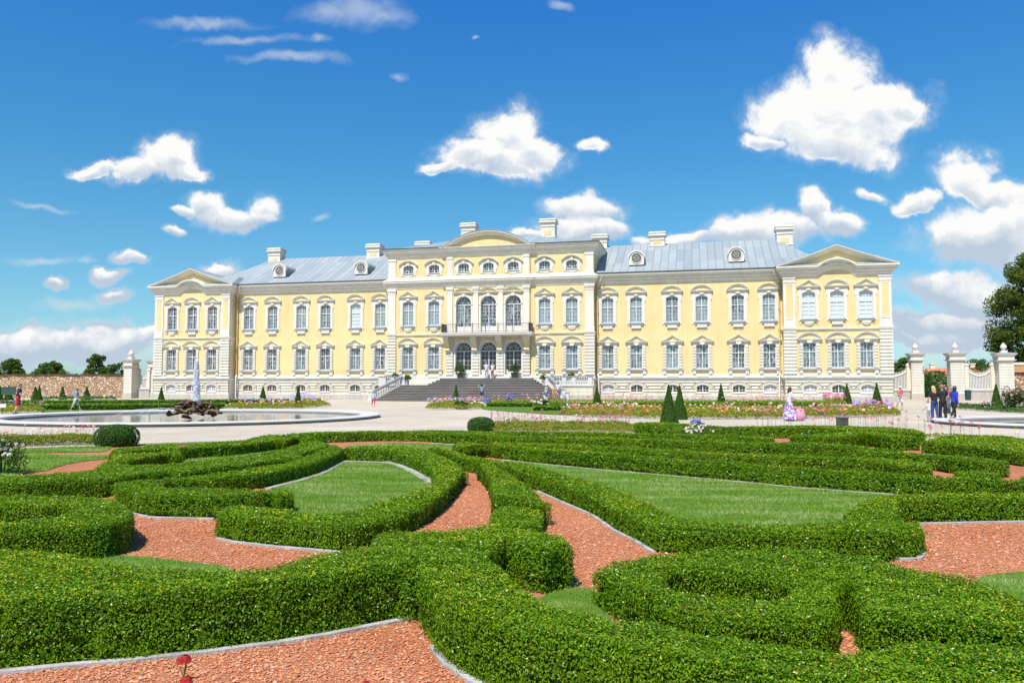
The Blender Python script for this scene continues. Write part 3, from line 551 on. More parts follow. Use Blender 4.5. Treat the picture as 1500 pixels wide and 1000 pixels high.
def mat_rubble():
    m, nt, p = nodes_of('fieldstone_masonry')
    tc = N(nt, 'ShaderNodeTexCoord')
    mp = N(nt, 'ShaderNodeMapping')
    mp.inputs['Scale'].default_value = (1, 1, 1.7)
    nt.links.new(tc.outputs['Object'], mp.inputs[0])
    v = N(nt, 'ShaderNodeTexVoronoi', i_Scale=2.3)
    v2 = N(nt, 'ShaderNodeTexVoronoi', i_Scale=2.3, feature='DISTANCE_TO_EDGE')
    for q in (v, v2):
        nt.links.new(mp.outputs[0], q.inputs['Vector'])
    sp = N(nt, 'ShaderNodeSeparateColor')
    nt.links.new(v.outputs['Color'], sp.inputs[0])
    c = ramp(nt, sp.outputs[0], [(0, (.24, .14, .08)), (.35, (.48, .30, .17)), (.6, (.60, .42, .26)), (.8, (.68, .55, .42)), (1, (.30, .21, .15))])
    n1 = N(nt, 'ShaderNodeTexNoise', i_Scale=1.2, i_Detail=5)
    nt.links.new(tc.outputs['Object'], n1.inputs['Vector'])
    c = mix(nt, .3, c, (.54, .35, .19))
    jo = ramp(nt, v2.outputs['Distance'], [(0, (1, 1, 1)), (.055, (0, 0, 0))])
    c = mix(nt, jo, c, (.20, .14, .095))
    nt.links.new(c, p.inputs['Base Color'])
    p.inputs['Roughness'].default_value = .9
    b = N(nt, 'ShaderNodeBump', i_Strength=1., i_Distance=.12)
    hgt = ramp(nt, v2.outputs['Distance'], [(0, (0, 0, 0)), (.12, (1, 1, 1))])
    nt.links.new(hgt, b.inputs['Height'])
    nt.links.new(b.outputs[0], p.inputs['Normal'])
    return m
M['stonewall'] = mat_rubble()
M['rock'] = mat_plain('brown_rock', (.20, .12, .06), (.04, .024, .014), .7, 3., .6, 8)
def mat_water():
    m, nt, p = nodes_of('pool_water')
    p.inputs['Base Color'].default_value = (.09, .092, .065, 1)
    p.inputs['Roughness'].default_value = .06
    tc = N(nt, 'ShaderNodeTexCoord')
    n = N(nt, 'ShaderNodeTexNoise', i_Scale=5., i_Detail=4)
    nt.links.new(tc.outputs['Object'], n.inputs['Vector'])
    b = N(nt, 'ShaderNodeBump', i_Strength=.10, i_Distance=.03)
    nt.links.new(n.outputs[0], b.inputs['Height'])
    nt.links.new(b.outputs[0], p.inputs['Normal'])
    return m
M['water'] = mat_water()
def mat_spray(name, alpha):
    m, nt, p = nodes_of(name)
    p.inputs['Base Color'].default_value = (.86, .88, .91, 1)
    p.inputs['Roughness'].default_value = .5
    t = N(nt, 'ShaderNodeBsdfTranslucent')
    t.inputs['Color'].default_value = (.86, .89, .93, 1)
    ms = N(nt, 'ShaderNodeMixShader')
    ms.inputs[0].default_value = .45
    nt.links.new(p.outputs[0], ms.inputs[1]); nt.links.new(t.outputs[0], ms.inputs[2])
    tr = N(nt, 'ShaderNodeBsdfTransparent')
    m2 = N(nt, 'ShaderNodeMixShader')
    m2.inputs[0].default_value = alpha
    nt.links.new(tr.outputs[0], m2.inputs[1]); nt.links.new(ms.outputs[0], m2.inputs[2])
    nt.links.new(m2.outputs[0], nt.nodes['Material Output'].inputs[0])
    return m
M['foam'] = mat_spray('aerated_water', .62)
def mat_fine():
    m, nt, p = nodes_of('thin_water_stream')
    p.inputs['Base Color'].default_value = (.85, .9, .95, 1)
    p.inputs['Roughness'].default_value = .2
    p.inputs['Alpha'].default_value = .4
    return m
M['stream'] = mat_fine()
def cmat(name, c, rough=.8):
    if name not in M:
        M[name] = mat_plain(name, c, tuple(x * .82 for x in c), rough, 9.)
    return M[name]

# ------------------------------------------------------------------ camera, light, sky
cam_d = bpy.data.cameras.new('camera')
cam = bpy.data.objects.new('camera', cam_d)
COL.objects.link(cam)
cam.location = (0, 0, 1.8)
cam.rotation_euler = (R(90 + 3.041), 0, 0)
cam_d.lens = 28.008
cam_d.sensor_width = 36
cam_d.clip_end = 4000
scene.camera = cam
SUN_AZ, SUN_EL = R(25), R(57)          # azimuth: to the left of straight behind the viewer
sd = (-math.sin(SUN_AZ) * math.cos(SUN_EL), -math.cos(SUN_AZ) * math.cos(SUN_EL), math.sin(SUN_EL))
sun_d = bpy.data.lights.new('sun', 'SUN')
sun_d.energy = SUN
sun_d.angle = R(.5)
sun_d.color = (1., .94, .83)
sun = bpy.data.objects.new('sun', sun_d)
COL.objects.link(sun)
from mathutils import Vector
sun.rotation_euler = Vector(sd).to_track_quat('Z', 'Y').to_euler()
scene.view_settings.view_transform = 'Standard'
scene.view_settings.look = 'None'
scene.view_settings.gamma = 1
scene.view_settings.exposure = EXPOSURE
scene.cycles.max_bounces = 6
scene.cycles.diffuse_bounces = 3
scene.cycles.transparent_max_bounces = 8
scene.cycles.use_adaptive_sampling = True
scene.cycles.adaptive_threshold = .02

world = bpy.data.worlds.new('World')
scene.world = world
world.use_nodes = True
wt = world.node_tree
for n in list(wt.nodes):
    wt.nodes.remove(n)
L = wt.links.new
out = N(wt, 'ShaderNodeOutputWorld')
bg = N(wt, 'ShaderNodeBackground')
bg.inputs['Strength'].default_value = WORLD
L(bg.outputs[0], out.inputs[0])
sky = N(wt, 'ShaderNodeTexSky', sky_type='NISHITA')
sky.sun_disc = False
sky.sun_elevation = SUN_EL
sky.sun_rotation = math.atan2(sd[0], sd[1])
sky.air_density = 1.0
sky.dust_density = .3
sky.ozone_density = 3.0
tc = N(wt, 'ShaderNodeTexCoord')
sx = N(wt, 'ShaderNodeSeparateXYZ')
L(tc.outputs['Generated'], sx.inputs[0])

# deep summer blue: the sky's own colour graded by height above the horizon
grade = ramp(wt, sx.outputs[2], SKY_GRADE)
skyc = mix(wt, 1.0, sky.outputs[0], grade, 'MULTIPLY')

def mth(op, a, b=None, c=None, clamp=False):
    n = wt.nodes.new('ShaderNodeMath')
    n.operation = op
    n.use_clamp = clamp
    for i, v in enumerate((a, b, c)):
        if v is None:
            continue
        if hasattr(v, 'is_output'):
            L(v, n.inputs[i])
        else:
            n.inputs[i].default_value = v
    return n.outputs[0]
ay = mth('MAXIMUM', mth('ABSOLUTE', sx.outputs[1]), .06)
cu = N(wt, 'ShaderNodeCombineXYZ')
L(mth('DIVIDE', sx.outputs[0], ay), cu.inputs[0])
L(mth('DIVIDE', sx.outputs[2], ay), cu.inputs[1])
UV = cu.outputs[0]                      # gnomonic sky coordinates: tangents of bearing and elevation

def wnoise(scale, detail, rough, vec, dist=0.):
    n = N(wt, 'ShaderNodeTexNoise', i_Scale=scale, i_Detail=detail, i_Roughness=rough, i_Distortion=dist)
    L(vec, n.inputs['Vector'])
    return n
def vm(op, a, b=None, s=None):
    n = wt.nodes.new('ShaderNodeVectorMath')
    n.operation = op
    for i, v in enumerate((a, b)):
        if v is None:
            continue
        if hasattr(v, 'is_output'):
            L(v, n.inputs[i])
        else:
            n.inputs[i].default_value = v
    if s is not None:
        n.inputs['Scale'].default_value = s
    return n
w1 = wnoise(9., 5, .55, UV)
warp = vm('SCALE', vm('SUBTRACT', w1.outputs['Color'], (.5, .5, .5)).outputs[0], s=.075).outputs[0]
UW = vm('ADD', UV, warp).outputs[0]
fb = wnoise(12., 9, .66, UV, .25).outputs['Fac']
def billow(vec):
    n = N(wt, 'ShaderNodeTexVoronoi', feature='F1', i_Scale=15., i_Detail=4., i_Roughness=.62)
    n.normalize = True
    L(vec, n.inputs['Vector'])
    return n.outputs['Distance']
UB = vm('ADD', UV, vm('SCALE', vm('SUBTRACT', w1.outputs['Color'], (.5, .5, .5)).outputs[0], s=.03).outputs[0]).outputs[0]
bl = billow(UB)
bl2 = billow(vm('ADD', UB, (-.006, .012, 0)).outputs[0])
fb2 = wnoise(12., 5, .55, vm('ADD', UV, (-.010, .020, 0)).outputs[0], .25).outputs['Fac']

# clouds: (bearing tangent, elevation tangent, half width, half height), cumulus then thin veils
def group(blobs):
    D = None; SW = None; SR = None
    for (u, v, a, b) in blobs:
        e = vm('MULTIPLY', vm('SUBTRACT', UW, (u, v, 0)).outputs[0], (1 / a, 1 / b, 0)).outputs[0]
        d = mth('SUBTRACT', 1., vm('LENGTH', e).outputs['Value'])
        w = mth('MAXIMUM', d, .0005)
        s = N(wt, 'ShaderNodeSeparateXYZ')
        L(e, s.inputs[0])
        r = mth('MULTIPLY', w, s.outputs[1])
        D = d if D is None else mth('MAXIMUM', D, d)
        SW = w if SW is None else mth('ADD', SW, w)
        SR = r if SR is None else mth('ADD', SR, r)
    return D, mth('DIVIDE', SR, SW)
D1, rel = group(CUMULUS)
dens = mth('ADD', mth('ADD', D1, .06), mth('MULTIPLY', mth('SUBTRACT', fb, .5), 1.7))
dens = mth('ADD', dens, mth('MULTIPLY', mth('SUBTRACT', .36, bl), .75))
mr = N(wt, 'ShaderNodeMapRange', interpolation_type='SMOOTHSTEP')
mr.inputs['From Min'].default_value = .0
mr.inputs['From Max'].default_value = .36
L(dens, mr.inputs['Value'])
D2, _ = group(VEILS)
dens2 = mth('ADD', D2, mth('MULTIPLY', mth('SUBTRACT', fb, .52), 2.6))
mr2 = N(wt, 'ShaderNodeMapRange', interpolation_type='SMOOTHSTEP')
mr2.inputs['From Min'].default_value = .0
mr2.inputs['From Max'].default_value = 1.0
mr2.inputs['To Max'].default_value = .30
L(dens2, mr2.inputs['Value'])
# self shading of the clouds: flat grey bases, bright sunlit crowns, billows
lit = mth('ADD', mth('MULTIPLY', rel, 1.15), .52)
lit = mth('ADD', lit, mth('MULTIPLY', mth('SUBTRACT', fb, fb2), 2.0))
lit = mth('ADD', lit, mth('MULTIPLY', mth('SUBTRACT', bl2, bl), .9))
lit = mth('SUBTRACT', lit, mth('MULTIPLY', mth('SUBTRACT', dens, .5), .10))
ccol = ramp(wt, mth('ADD', lit, 0., clamp=True), [(0.0, CLOUD_DARK), (.45, CLOUD_MID), (.8, CLOUD_LIT)])
soft = mth('MULTIPLY', mth('MAXIMUM', D2, 0.), .25, clamp=True)
base = mix(wt, soft, skyc, CLOUD_MID)
base = mix(wt, mr2.outputs[0], base, CLOUD_MID)
mr3 = N(wt, 'ShaderNodeMapRange', interpolation_type='SMOOTHSTEP')      # torn, see-through fringes
mr3.inputs['From Min'].default_value = -.28
mr3.inputs['From Max'].default_value = .25
mr3.inputs['To Max'].default_value = .32
L(dens, mr3.inputs['Value'])
base = mix(wt, mr3.outputs[0], base, CLOUD_MID)
fin = mix(wt, mr.outputs[0], base, ccol)
L(fin, bg.inputs['Color'])

# ------------------------------------------------------------------ ground
def sheet(name, poly, z, m, kind='structure', label=None, cat=None):
    me = bpy.data.meshes.new(name)
    me.from_pydata([(x, y, z) for x, y in poly], [], [tuple(range(len(poly)))])
    a = sum(poly[i][0] * poly[(i + 1) % len(poly)][1] - poly[(i + 1) % len(poly)][0] * poly[i][1] for i in range(len(poly)))
    if a < 0:
        me.flip_normals()
    me.materials.append(m)
    o = place(name, me)
    return tag(o, label, cat, kind=kind)

def inside(px, py, poly):
    res = np.zeros(len(px), bool)
    n = len(poly)
    for i in range(n):
        x0, y0 = poly[i]
        x1, y1 = poly[(i + 1) % n]
        if y0 == y1:
            continue
        c = (y0 > py) != (y1 > py)
        res ^= c & (px < (x1 - x0) * (py - y0) / (y1 - y0) + x0)
    return res

def edge_dist(px, py, poly):
    d = np.full(len(px), 1e9)
    n = len(poly)
    for i in range(n):
        a = np.array(poly[i]); b = np.array(poly[(i + 1) % n])
        ab = b - a
        l2 = ab @ ab
        if l2 < 1e-9:
            continue
        t = np.clip(((px - a[0]) * ab[0] + (py - a[1]) * ab[1]) / l2, 0, 1)
        d = np.minimum(d, np.hypot(px - a[0] - t * ab[0], py - a[1] - t * ab[1]))
    return d

def smooth_poly(poly, times=1):
    for _ in range(times):
        o = []
        n = len(poly)
        for i in range(n):
            a, b = np.array(poly[i]), np.array(poly[(i + 1) % n])
            o += [tuple(a * .8 + b * .2), tuple(a * .2 + b * .8)]
        poly = o
    return poly

def vnoise(P, s, seed=0):
    """cheap smooth noise from summed sines"""
    r = np.random.default_rng(seed)
    v = np.zeros(len(P))
    for k in range(6):
        d = r.normal(size=3); d /= np.linalg.norm(d)
        v += np.sin((P @ d) * s * (1 + .35 * k) + r.uniform(0, 6.28)) / (1 + .3 * k)
    return v / 3.

def leaf_mesh(name, C, Nn, size, mats, midx=None, wid=.56, jitter=.75, up=.15, fold=.14):
    """one folded four-point leaf per point C with outward direction Nn"""
    n = len(C)
    nn = Nn + rng.normal(0, jitter * .55, (n, 3))
    nn[:, 2] += up
    nn /= np.linalg.norm(nn, axis=1)[:, None]
    t = rng.normal(size=(n, 3)) + Nn * .55
    t -= (t * nn).sum(1)[:, None] * nn
    t /= np.linalg.norm(t, axis=1)[:, None] + 1e-9
    b = np.cross(nn, t)
    s = (size * rng.uniform(.7, 1.25, n))[:, None]
    V = np.empty((n, 4, 3))
    V[:, 0] = C - t * s * .5
    V[:, 1] = C + b * s * wid * .5 + nn * s * fold - t * s * .04
    V[:, 2] = C + t * s * .5
    V[:, 3] = C - b * s * wid * .5 + nn * s * fold - t * s * .04
    F = np.arange(n * 4).reshape(n, 4)
    return np_mesh(name, V.reshape(-1, 3), F, mats, midx)

def join_np(parts):
    V, F, off = [], [], 0
    for v, f in parts:
        V.append(v); F.append(f + off); off += len(v)
    return np.concatenate(V), np.concatenate(F)

tag(sheet('ground', [(-900, -60), (900, -60), (900, 1600), (-900, 1600)], -.01, M['plaza']), kind='structure')
sheet('red_gravel_bed', RED_GRAVEL, .0, M['red'])
# crushed brick pieces lying on the near gravel
hedge_polys = [p for _, _, p in HEDGES]
def gravel_stones():
    n = 360000
    x = rng.uniform(-9, 9.5, n)
    y = 3.9 + (rng.uniform(0, 1, n) ** 1.7) * 11.
    k = (np.abs(x) < y * .68 + 1.2) & inside(x, y, RED_GRAVEL)
    x, y = x[k], y[k]
    bad = np.zeros(len(x), bool)
    for i, p in enumerate(hedge_polys):
        q = inside(x, y, p)
        if i in HOLLOWS:
            q &= ~inside(x, y, HOLLOWS[i])
        bad |= q & (edge_dist(x, y, p) > .06)
    for p in LAWNS:
        bad |= inside(x, y, p)
    x, y = x[~bad], y[~bad]
    n = len(x)
    s = np.clip(rng.lognormal(-5.0, .42, n), .0035, .022) * (1 + .02 * y)
    base = np.array([(1, 0, 0), (0, 1, 0), (-1, 0, 0), (0, -1, 0), (0, 0, 1.), (0, 0, -1.)])
    V = base[None] * s[:, None, None] * np.array((1.15, .9, .55)) * rng.uniform(.6, 1.3, (n, 6, 1))
    a = rng.uniform(0, 6.28, n)
    ca, sa = np.cos(a)[:, None], np.sin(a)[:, None]
    til = rng.normal(0, .35, (n, 1))
    X = V[:, :, 0] * ca - V[:, :, 1] * sa
    Y = V[:, :, 0] * sa + V[:, :, 1] * ca
    Z = V[:, :, 2] + X * til
    W = np.stack([X + x[:, None], Y + y[:, None], Z + .006], -1)
    f = np.array([(0, 1, 4), (1, 2, 4), (2, 3, 4), (3, 0, 4), (1, 0, 5), (2, 1, 5), (3, 2, 5), (0, 3, 5)])
    F = (f[None] + (np.arange(n) * 6)[:, None, None]).reshape(-1, 3)
    o = place('red_gravel', np_mesh('red_gravel', W.reshape(-1, 3), F, [M['stone_red']]))
    tag(o, 'loose crushed red brick gravel between the clipped hedges', 'gravel', kind='stuff')
gravel_stones()
def litter():
    n = 900
    y = 4.2 + rng.uniform(0, 1, n) ** 1.4 * 12.
    x = rng.uniform(-.66, .66, n) * y
    bad = ~inside(x, y, RED_GRAVEL)
    for p in hedge_polys + LAWNS:
        bad |= inside(x, y, p)
    x, y = x[~bad], y[~bad]
    C = np.stack([x, y, np.full(len(x), .016)], -1)
    o = place('fallen_leaves', leaf_mesh('fallen_leaves', C, np.tile((0, 0, 1.), (len(x), 1)), rng.uniform(.014, .028, len(x)), [M['box_tip'], M['dead_leaf']], (rng.uniform(0, 1, len(x)) < .6).astype(int), jitter=.6))
    tag(o, 'fallen box leaves and clippings scattered over the red gravel', 'leaf litter', kind='stuff')
litter()

LAWN_LABELS = ['striped lawn inside the leaf shaped hedge ring', 'long lawn behind the diagonal hedge', 'narrow lawn strip beyond the leaf shaped ring', 'small lawn between the left hedge bands', 'lawn with red gravel wedges beside the white roses', 'thin grass verge along the gravel path edge', 'little patch of grass behind the front left hedge', 'shaded patch of grass beside the curled hedge', 'corner of grass at the right edge of the garden']
for i, poly in enumerate(LAWNS):
    pp = smooth_poly(poly, 2)
    xs = np.array([p[0] for p in pp]); ys = np.array([p[1] for p in pp])
    o = sheet('lawn', pp, .012, M['turf'], 'stuff', LAWN_LABELS[i], 'lawn')
    A = abs(sum(pp[k][0] * pp[(k + 1) % len(pp)][1] - pp[(k + 1) % len(pp)][0] * pp[k][1] for k in range(len(pp)))) / 2
    D = ys.mean()
    n = int(min(A * 2600 / max(D / 8, .6) ** 1.2, 90000))
    bx = rng.uniform(xs.min(), xs.max(), n * 3); by = rng.uniform(ys.min(), ys.max(), n * 3)
    k = inside(bx, by, pp)
    bx, by = bx[k][:n], by[k][:n]
    n = len(bx)
    hgt = rng.uniform(.018, .045, n) * (1 + .02 * D)
    wd = .0025 * (D / 6) ** .9
    a = rng.uniform(0, 6.28, n)
    lean = rng.normal(0, .5, (n, 2)) * hgt[:, None]
    V = np.empty((n, 3, 3))
    V[:, 0] = np.stack([bx - np.cos(a) * wd, by - np.sin(a) * wd, np.full(n, .012)], -1)
    V[:, 1] = np.stack([bx + np.cos(a) * wd, by + np.sin(a) * wd, np.full(n, .012)], -1)
    V[:, 2] = np.stack([bx + lean[:, 0], by + lean[:, 1], hgt], -1)
    g = place('grass_blades', np_mesh('grass_blades', V.reshape(-1, 3), np.arange(3 * n).reshape(n, 3), [M['blade']]), parent=o)
    g['kind'] = 'stuff'

for ki, poly in enumerate(KERBS):
    kw = {6: .055, 7: .085}.get(ki, .024)
    mb = MB()
    P = np.array(poly)
    if P[-1][0] < P[0][0]:
        P = P[::-1]
    mb.sweep([tuple(p) for p in P], [(-kw, 0), (-kw, .026), (kw, .022), (kw, -.01)], 0)
    o = mb.build('kerb_strip', M['kerb'])
    tag(o, kind='structure')

# ------------------------------------------------------------------ hedges
def hedge(label, h, poly, hollow=None):
    pp = smooth_poly(poly, 1)
    P = np.array(pp)
    a = sum(pp[i][0] * pp[(i + 1) % len(pp)][1] - pp[(i + 1) % len(pp)][0] * pp[i][1] for i in range(len(pp)))
    if a < 0:
        pp = pp[::-1]; P = P[::-1]
    hol = None
    if hollow:
        hol = smooth_poly(hollow, 1)
        a = sum(hol[i][0] * hol[(i + 1) % len(hol)][1] - hol[(i + 1) % len(hol)][0] * hol[i][1] for i in range(len(hol)))
        if a > 0:
            hol = hol[::-1]
    D = max(min(P[:, 1]), 3.6)
    rad = .045
    pts, nrm = [], []
    def add_faces(Dl):
        pass
    # top
    xmin, ymin = P.min(0); xmax, ymax = P.max(0)
    xmin, xmax = max(xmin, -.75 * ymax - 2.2), min(xmax, .75 * ymax + 2.2)
    def lsize(y):
        return np.clip(.0115 + .0018 * y, .016, .06)
    dens0 = 2.75 / (.5 * .56 * lsize(D) ** 2)
    n = int((xmax - xmin) * (ymax - ymin) * dens0)
    n = min(n, 2500000)
    x = rng.uniform(xmin, xmax, n); y = rng.uniform(ymin, ymax, n)
    keep = rng.uniform(0, 1, n) < (lsize(D) / lsize(y)) ** 2
    keep &= np.abs(x) < .70 * y + 1.8
    x, y = x[keep], y[keep]
    k = inside(x, y, pp)
    if hol:
        k &= ~inside(x, y, hol)
    x, y = x[k], y[k]
    ed = edge_dist(x, y, pp)
    if hol:
        ed = np.minimum(ed, edge_dist(x, y, hol))
    drop = np.where(ed < rad, rad - np.sqrt(np.maximum(rad ** 2 - (rad - ed) ** 2, 0)), 0)
    z = h - drop
    Nt = np.zeros((len(x), 3)); Nt[:, 2] = 1
    pts.append(np.stack([x, y, z], -1)); nrm.append(Nt)
    # sides
    for loop in ([pp, hol] if hol else [pp]):
        m = len(loop)
        for i in range(m):
            p0 = np.array(loop[i]); p1 = np.array(loop[(i + 1) % m])
            l = np.linalg.norm(p1 - p0)
            if l < 1e-4:
                continue
            o = np.array((p1[1] - p0[1], p0[0] - p1[0])) / l
            ym = (p0[1] + p1[1]) / 2
            if abs((p0[0] + p1[0]) / 2) > .72 * ym + 2.:
                continue
            ns = int(l * h * 2.3 / (.5 * .56 * lsize(ym) ** 2))
            if (o @ (p0 + p1) / 2) > .35 * np.linalg.norm(p0 + p1) / 2:
                ns = int(ns * .5)              # faces turned away stay thinner
            t = rng.uniform(0, 1, ns)
            zz = rng.uniform(.015, h - .02, ns)
            q = p0[None] + t[:, None] * (p1 - p0)[None]
            dr = np.clip(zz - (h - rad), 0, rad)
            ins = rad - np.sqrt(np.maximum(rad ** 2 - dr ** 2, 0))
            q = q - o[None] * ins[:, None]
            ang = dr / rad * .9
            nn = np.stack([o[0] * np.cos(ang), o[1] * np.cos(ang), np.sin(ang)], -1)
            pts.append(np.concatenate([q, zz[:, None]], 1)); nrm.append(nn)
    C = np.concatenate(pts); Nn = np.concatenate(nrm)
    bump = vnoise(C, 5., 3) * .012 + vnoise(C, 16., 5) * .018
    depth = bump + rng.uniform(-.068, .014, len(C))
    strag = rng.uniform(0, 1, len(C)) < .012
    side = Nn[:, 2] < .6
    depth = np.where(side, depth * 1.3, depth)
    depth = depth + strag * rng.uniform(.015, .045, len(C))
    C = C + Nn * depth[:, None]
    C[:, 2] = np.maximum(C[:, 2], .012)
    tip = (Nn[:, 2] > .7) & (rng.uniform(0, 1, len(C)) < .09 + .14 * (vnoise(C, 1.4, 9) > .1)) & (depth > -.012)  # tops only: young growth plus sunlight put into the colour
    me = leaf_mesh('box_hedge', C, Nn, lsize(C[:, 1]), [M['box'], M['box_tip'], M['core']], np.where(tip, 1, 0), jitter=.78 if D < 9 else .5, up=.14 if D < 9 else .05)
    o = place('box_hedge', me)
    tag(o, label, 'hedge', 'clipped box hedges of the pattern garden')
    # dark core, painted as the shade between leaves: low walls and a stepped top that stay under the leaves
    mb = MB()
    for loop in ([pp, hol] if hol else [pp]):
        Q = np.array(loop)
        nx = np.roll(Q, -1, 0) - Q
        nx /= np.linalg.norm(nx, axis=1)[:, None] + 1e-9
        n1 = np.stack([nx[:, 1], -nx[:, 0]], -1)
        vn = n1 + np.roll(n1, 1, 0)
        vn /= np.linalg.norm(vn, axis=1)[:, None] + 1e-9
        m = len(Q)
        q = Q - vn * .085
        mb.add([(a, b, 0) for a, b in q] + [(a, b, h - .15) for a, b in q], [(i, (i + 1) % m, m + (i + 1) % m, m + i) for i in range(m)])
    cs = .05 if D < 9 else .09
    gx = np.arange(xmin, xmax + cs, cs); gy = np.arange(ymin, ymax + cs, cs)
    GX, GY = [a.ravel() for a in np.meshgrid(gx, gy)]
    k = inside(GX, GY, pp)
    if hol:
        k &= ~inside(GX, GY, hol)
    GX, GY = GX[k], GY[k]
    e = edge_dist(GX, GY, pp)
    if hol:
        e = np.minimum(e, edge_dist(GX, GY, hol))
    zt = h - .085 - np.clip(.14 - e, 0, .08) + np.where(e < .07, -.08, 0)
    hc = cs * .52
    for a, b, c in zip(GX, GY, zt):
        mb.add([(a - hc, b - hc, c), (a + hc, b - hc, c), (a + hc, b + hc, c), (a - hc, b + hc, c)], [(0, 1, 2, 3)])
    mb.build('shade_dark_core', M['core'], parent=o)
    return o

for i, (label, h, poly) in enumerate(HEDGES):
    hedge(label, h, poly, HOLLOWS.get(i))

# ------------------------------------------------------------------ the palace
PAL = empty('palace', (-2.546, 87.425, 0), R(-13.145))
tag(PAL, 'long yellow baroque palace with white trim and a grey metal roof', 'palace')

def arc_pts(hw, zs, zt, n=10):
    r = zt - zs
    rad = (hw * hw + r * r) / (2 * r)
    c = zt - rad
    a = math.asin(min(1, hw / rad))
    if r > hw:
        a = math.pi - a
    return [(rad * math.sin(-a + 2 * a * i / n), c + rad * math.cos(-a + 2 * a * i / n)) for i in range(n + 1)]

def opening(hw, z0, zs, zt, n=10):
    return [(-hw, z0)] + arc_pts(hw, zs, zt, n) + [(hw, z0)]

def ring(mb, inner, outer, y0, y1, m=0):
    n = len(inner)
    vs = []
    for (a, b), (c, d) in zip(inner, outer):
        vs += [(a, y0, b), (c, y0, d), (c, y1, d), (a, y1, b)]
    fs = []
    for i in range(n - 1):
        p, q = 4 * i, 4 * i + 4
        fs += [(p, q, q + 1, p + 1), (p + 1, q + 1, q + 2, p + 2), (p, p + 3, q + 3, q)]
    fs += [(0, 1, 2, 3), (4 * n - 4, 4 * n - 1, 4 * n - 2, 4 * n - 3)]
    mb.add(vs, fs, m)

def outer_rect(inner, W, z0, zt):
    hw = inner[-1][0]
    o = [(-W, z0)] + [(x * W / hw, zt) for x, _ in inner[1:-1]] + [(W, z0)]
    return o

def pediment(kind, hw, z0, z1):
    mb = MB()
    mb.box(-hw + .14, hw - .14, -.08, 0, z0 - .12, z0 - .06)
    n = 12
    L2 = [(-hw + .12, z0 - .06), (hw - .12, z0 - .06)]
    mb.strip2(L2, [(-hw + .02, z0 + .08), (hw - .02, z0 + .08)], -.10, -.27, 0)
    mb.box(-hw, hw, -.29, 0, z0 + .08, z0 + .13)
    if kind == 'seg':
        top = arc_pts(hw, z0 + .18, z1, n)
    else:
        top = []
        for i in range(n + 1):
            t = -1 + 2 * i / n
            k = 1 - abs(t)
            top.append((hw * t, z0 + .15 + (z1 - z0 - .15) * (k ** 1.18)))
    fil = [(x * .985, max(z - .045, z0 + .131)) for x, z in top]
    low = [(x * .93, max(z - .19, z0 + .131)) for x, z in top]
    mb.strip(fil, top, -.29, 0)
    mb.strip2(low, fil, -.10, -.27, 0)
    s = .56
    tp = [(x * s, z0 + .17 + max(0, (z - z0 - .30)) * .78) for x, z in top]
    mb.prism([(x, z) for x, z in low][::-1], -.07, 0)
    mb.prism([(tp[0][0], z0 + .15)] + tp + [(tp[-1][0], z0 + .15)], -.085, -.06, 1)
    return mb.mesh('pediment', [M['white'], M['yellow']])

def sash(hw, z0, zs, zt, cols, rows, tr, n=10, name='sash', low_panel=0, fan=False):
    mb = MB()
    o = opening(hw, z0, zs, zt, n)
    i = [(x * (hw - .055) / hw, (z0 + .055) if k in (0, len(o) - 1) else z - .055) for k, (x, z) in enumerate(o)]
    ring(mb, i, o, .15, .22)
    mb.box(-hw, hw, .15, .22, z0, z0 + .08)
    mb.box(-.042, .042, .135, .22, z0, (zt if not fan else zs))
    if tr:
        mb.box(-hw, hw, .13, .22, tr - .04, tr + .04)
    for c in range(1, cols):
        x = -hw + 2 * hw * c / cols
        if abs(x) > .02:
            top = zs if fan else zt - .02
            mb.box(x - .012, x + .012, .165, .20, z0 + .05, top)
    zz0 = z0 + low_panel
    for r in range(1, rows):
        z = zz0 + ((tr or zt) - zz0) * r / rows
        mb.box(-hw, hw, .166, .199, z - .012, z + .012)
    if tr and not fan and zt - tr > .5:
        z = (tr + zt) / 2
        mb.box(-hw, hw, .166, .199, z - .012, z + .012)
    if low_panel:
        for sx_ in (-1, 1):
            mb.box(min(0, sx_ * hw) + .06, max(0, sx_ * hw) - .06, .15, .21, z0 + .06, z0 + low_panel)
    if fan:
        r0 = hw - .08
        for k in range(1, 6):
            a = math.pi * k / 6
            mb.tube((.2 * math.cos(a), .18, zs + .2 * math.sin(a)), (r0 * math.cos(a), .18, zs + r0 * math.sin(a)), .022, seg=4)
        for rr in (.22, .52):
            arc = [(rr * math.cos(math.pi * k / 12), zs + rr * math.sin(math.pi * k / 12)) for k in range(13)][::-1]
            mb.strip([(x * .93, zs + (z - zs) * .93) for x, z in arc], arc, .165, .20)
    return mb.mesh(name, [M['sash']])

def pane(hw, z0, zs, zt, m, n=10):
    me = bpy.data.meshes.new('pane')
    o = opening(hw - .02, z0, zs, zt - .01, n)
    vs = [(x, .205, z) for x, z in o] + [(x, .225, z) for x, z in o]
    k = len(o)
    fs = [tuple(range(k)), tuple(range(2 * k - 1, k - 1, -1))] + [(i, k + i, k + (i + 1) % k, (i + 1) % k) for i in range(k)]
    me.from_pydata(vs, [], fs)
    me.materials.append(m)
    me.update()
    return me

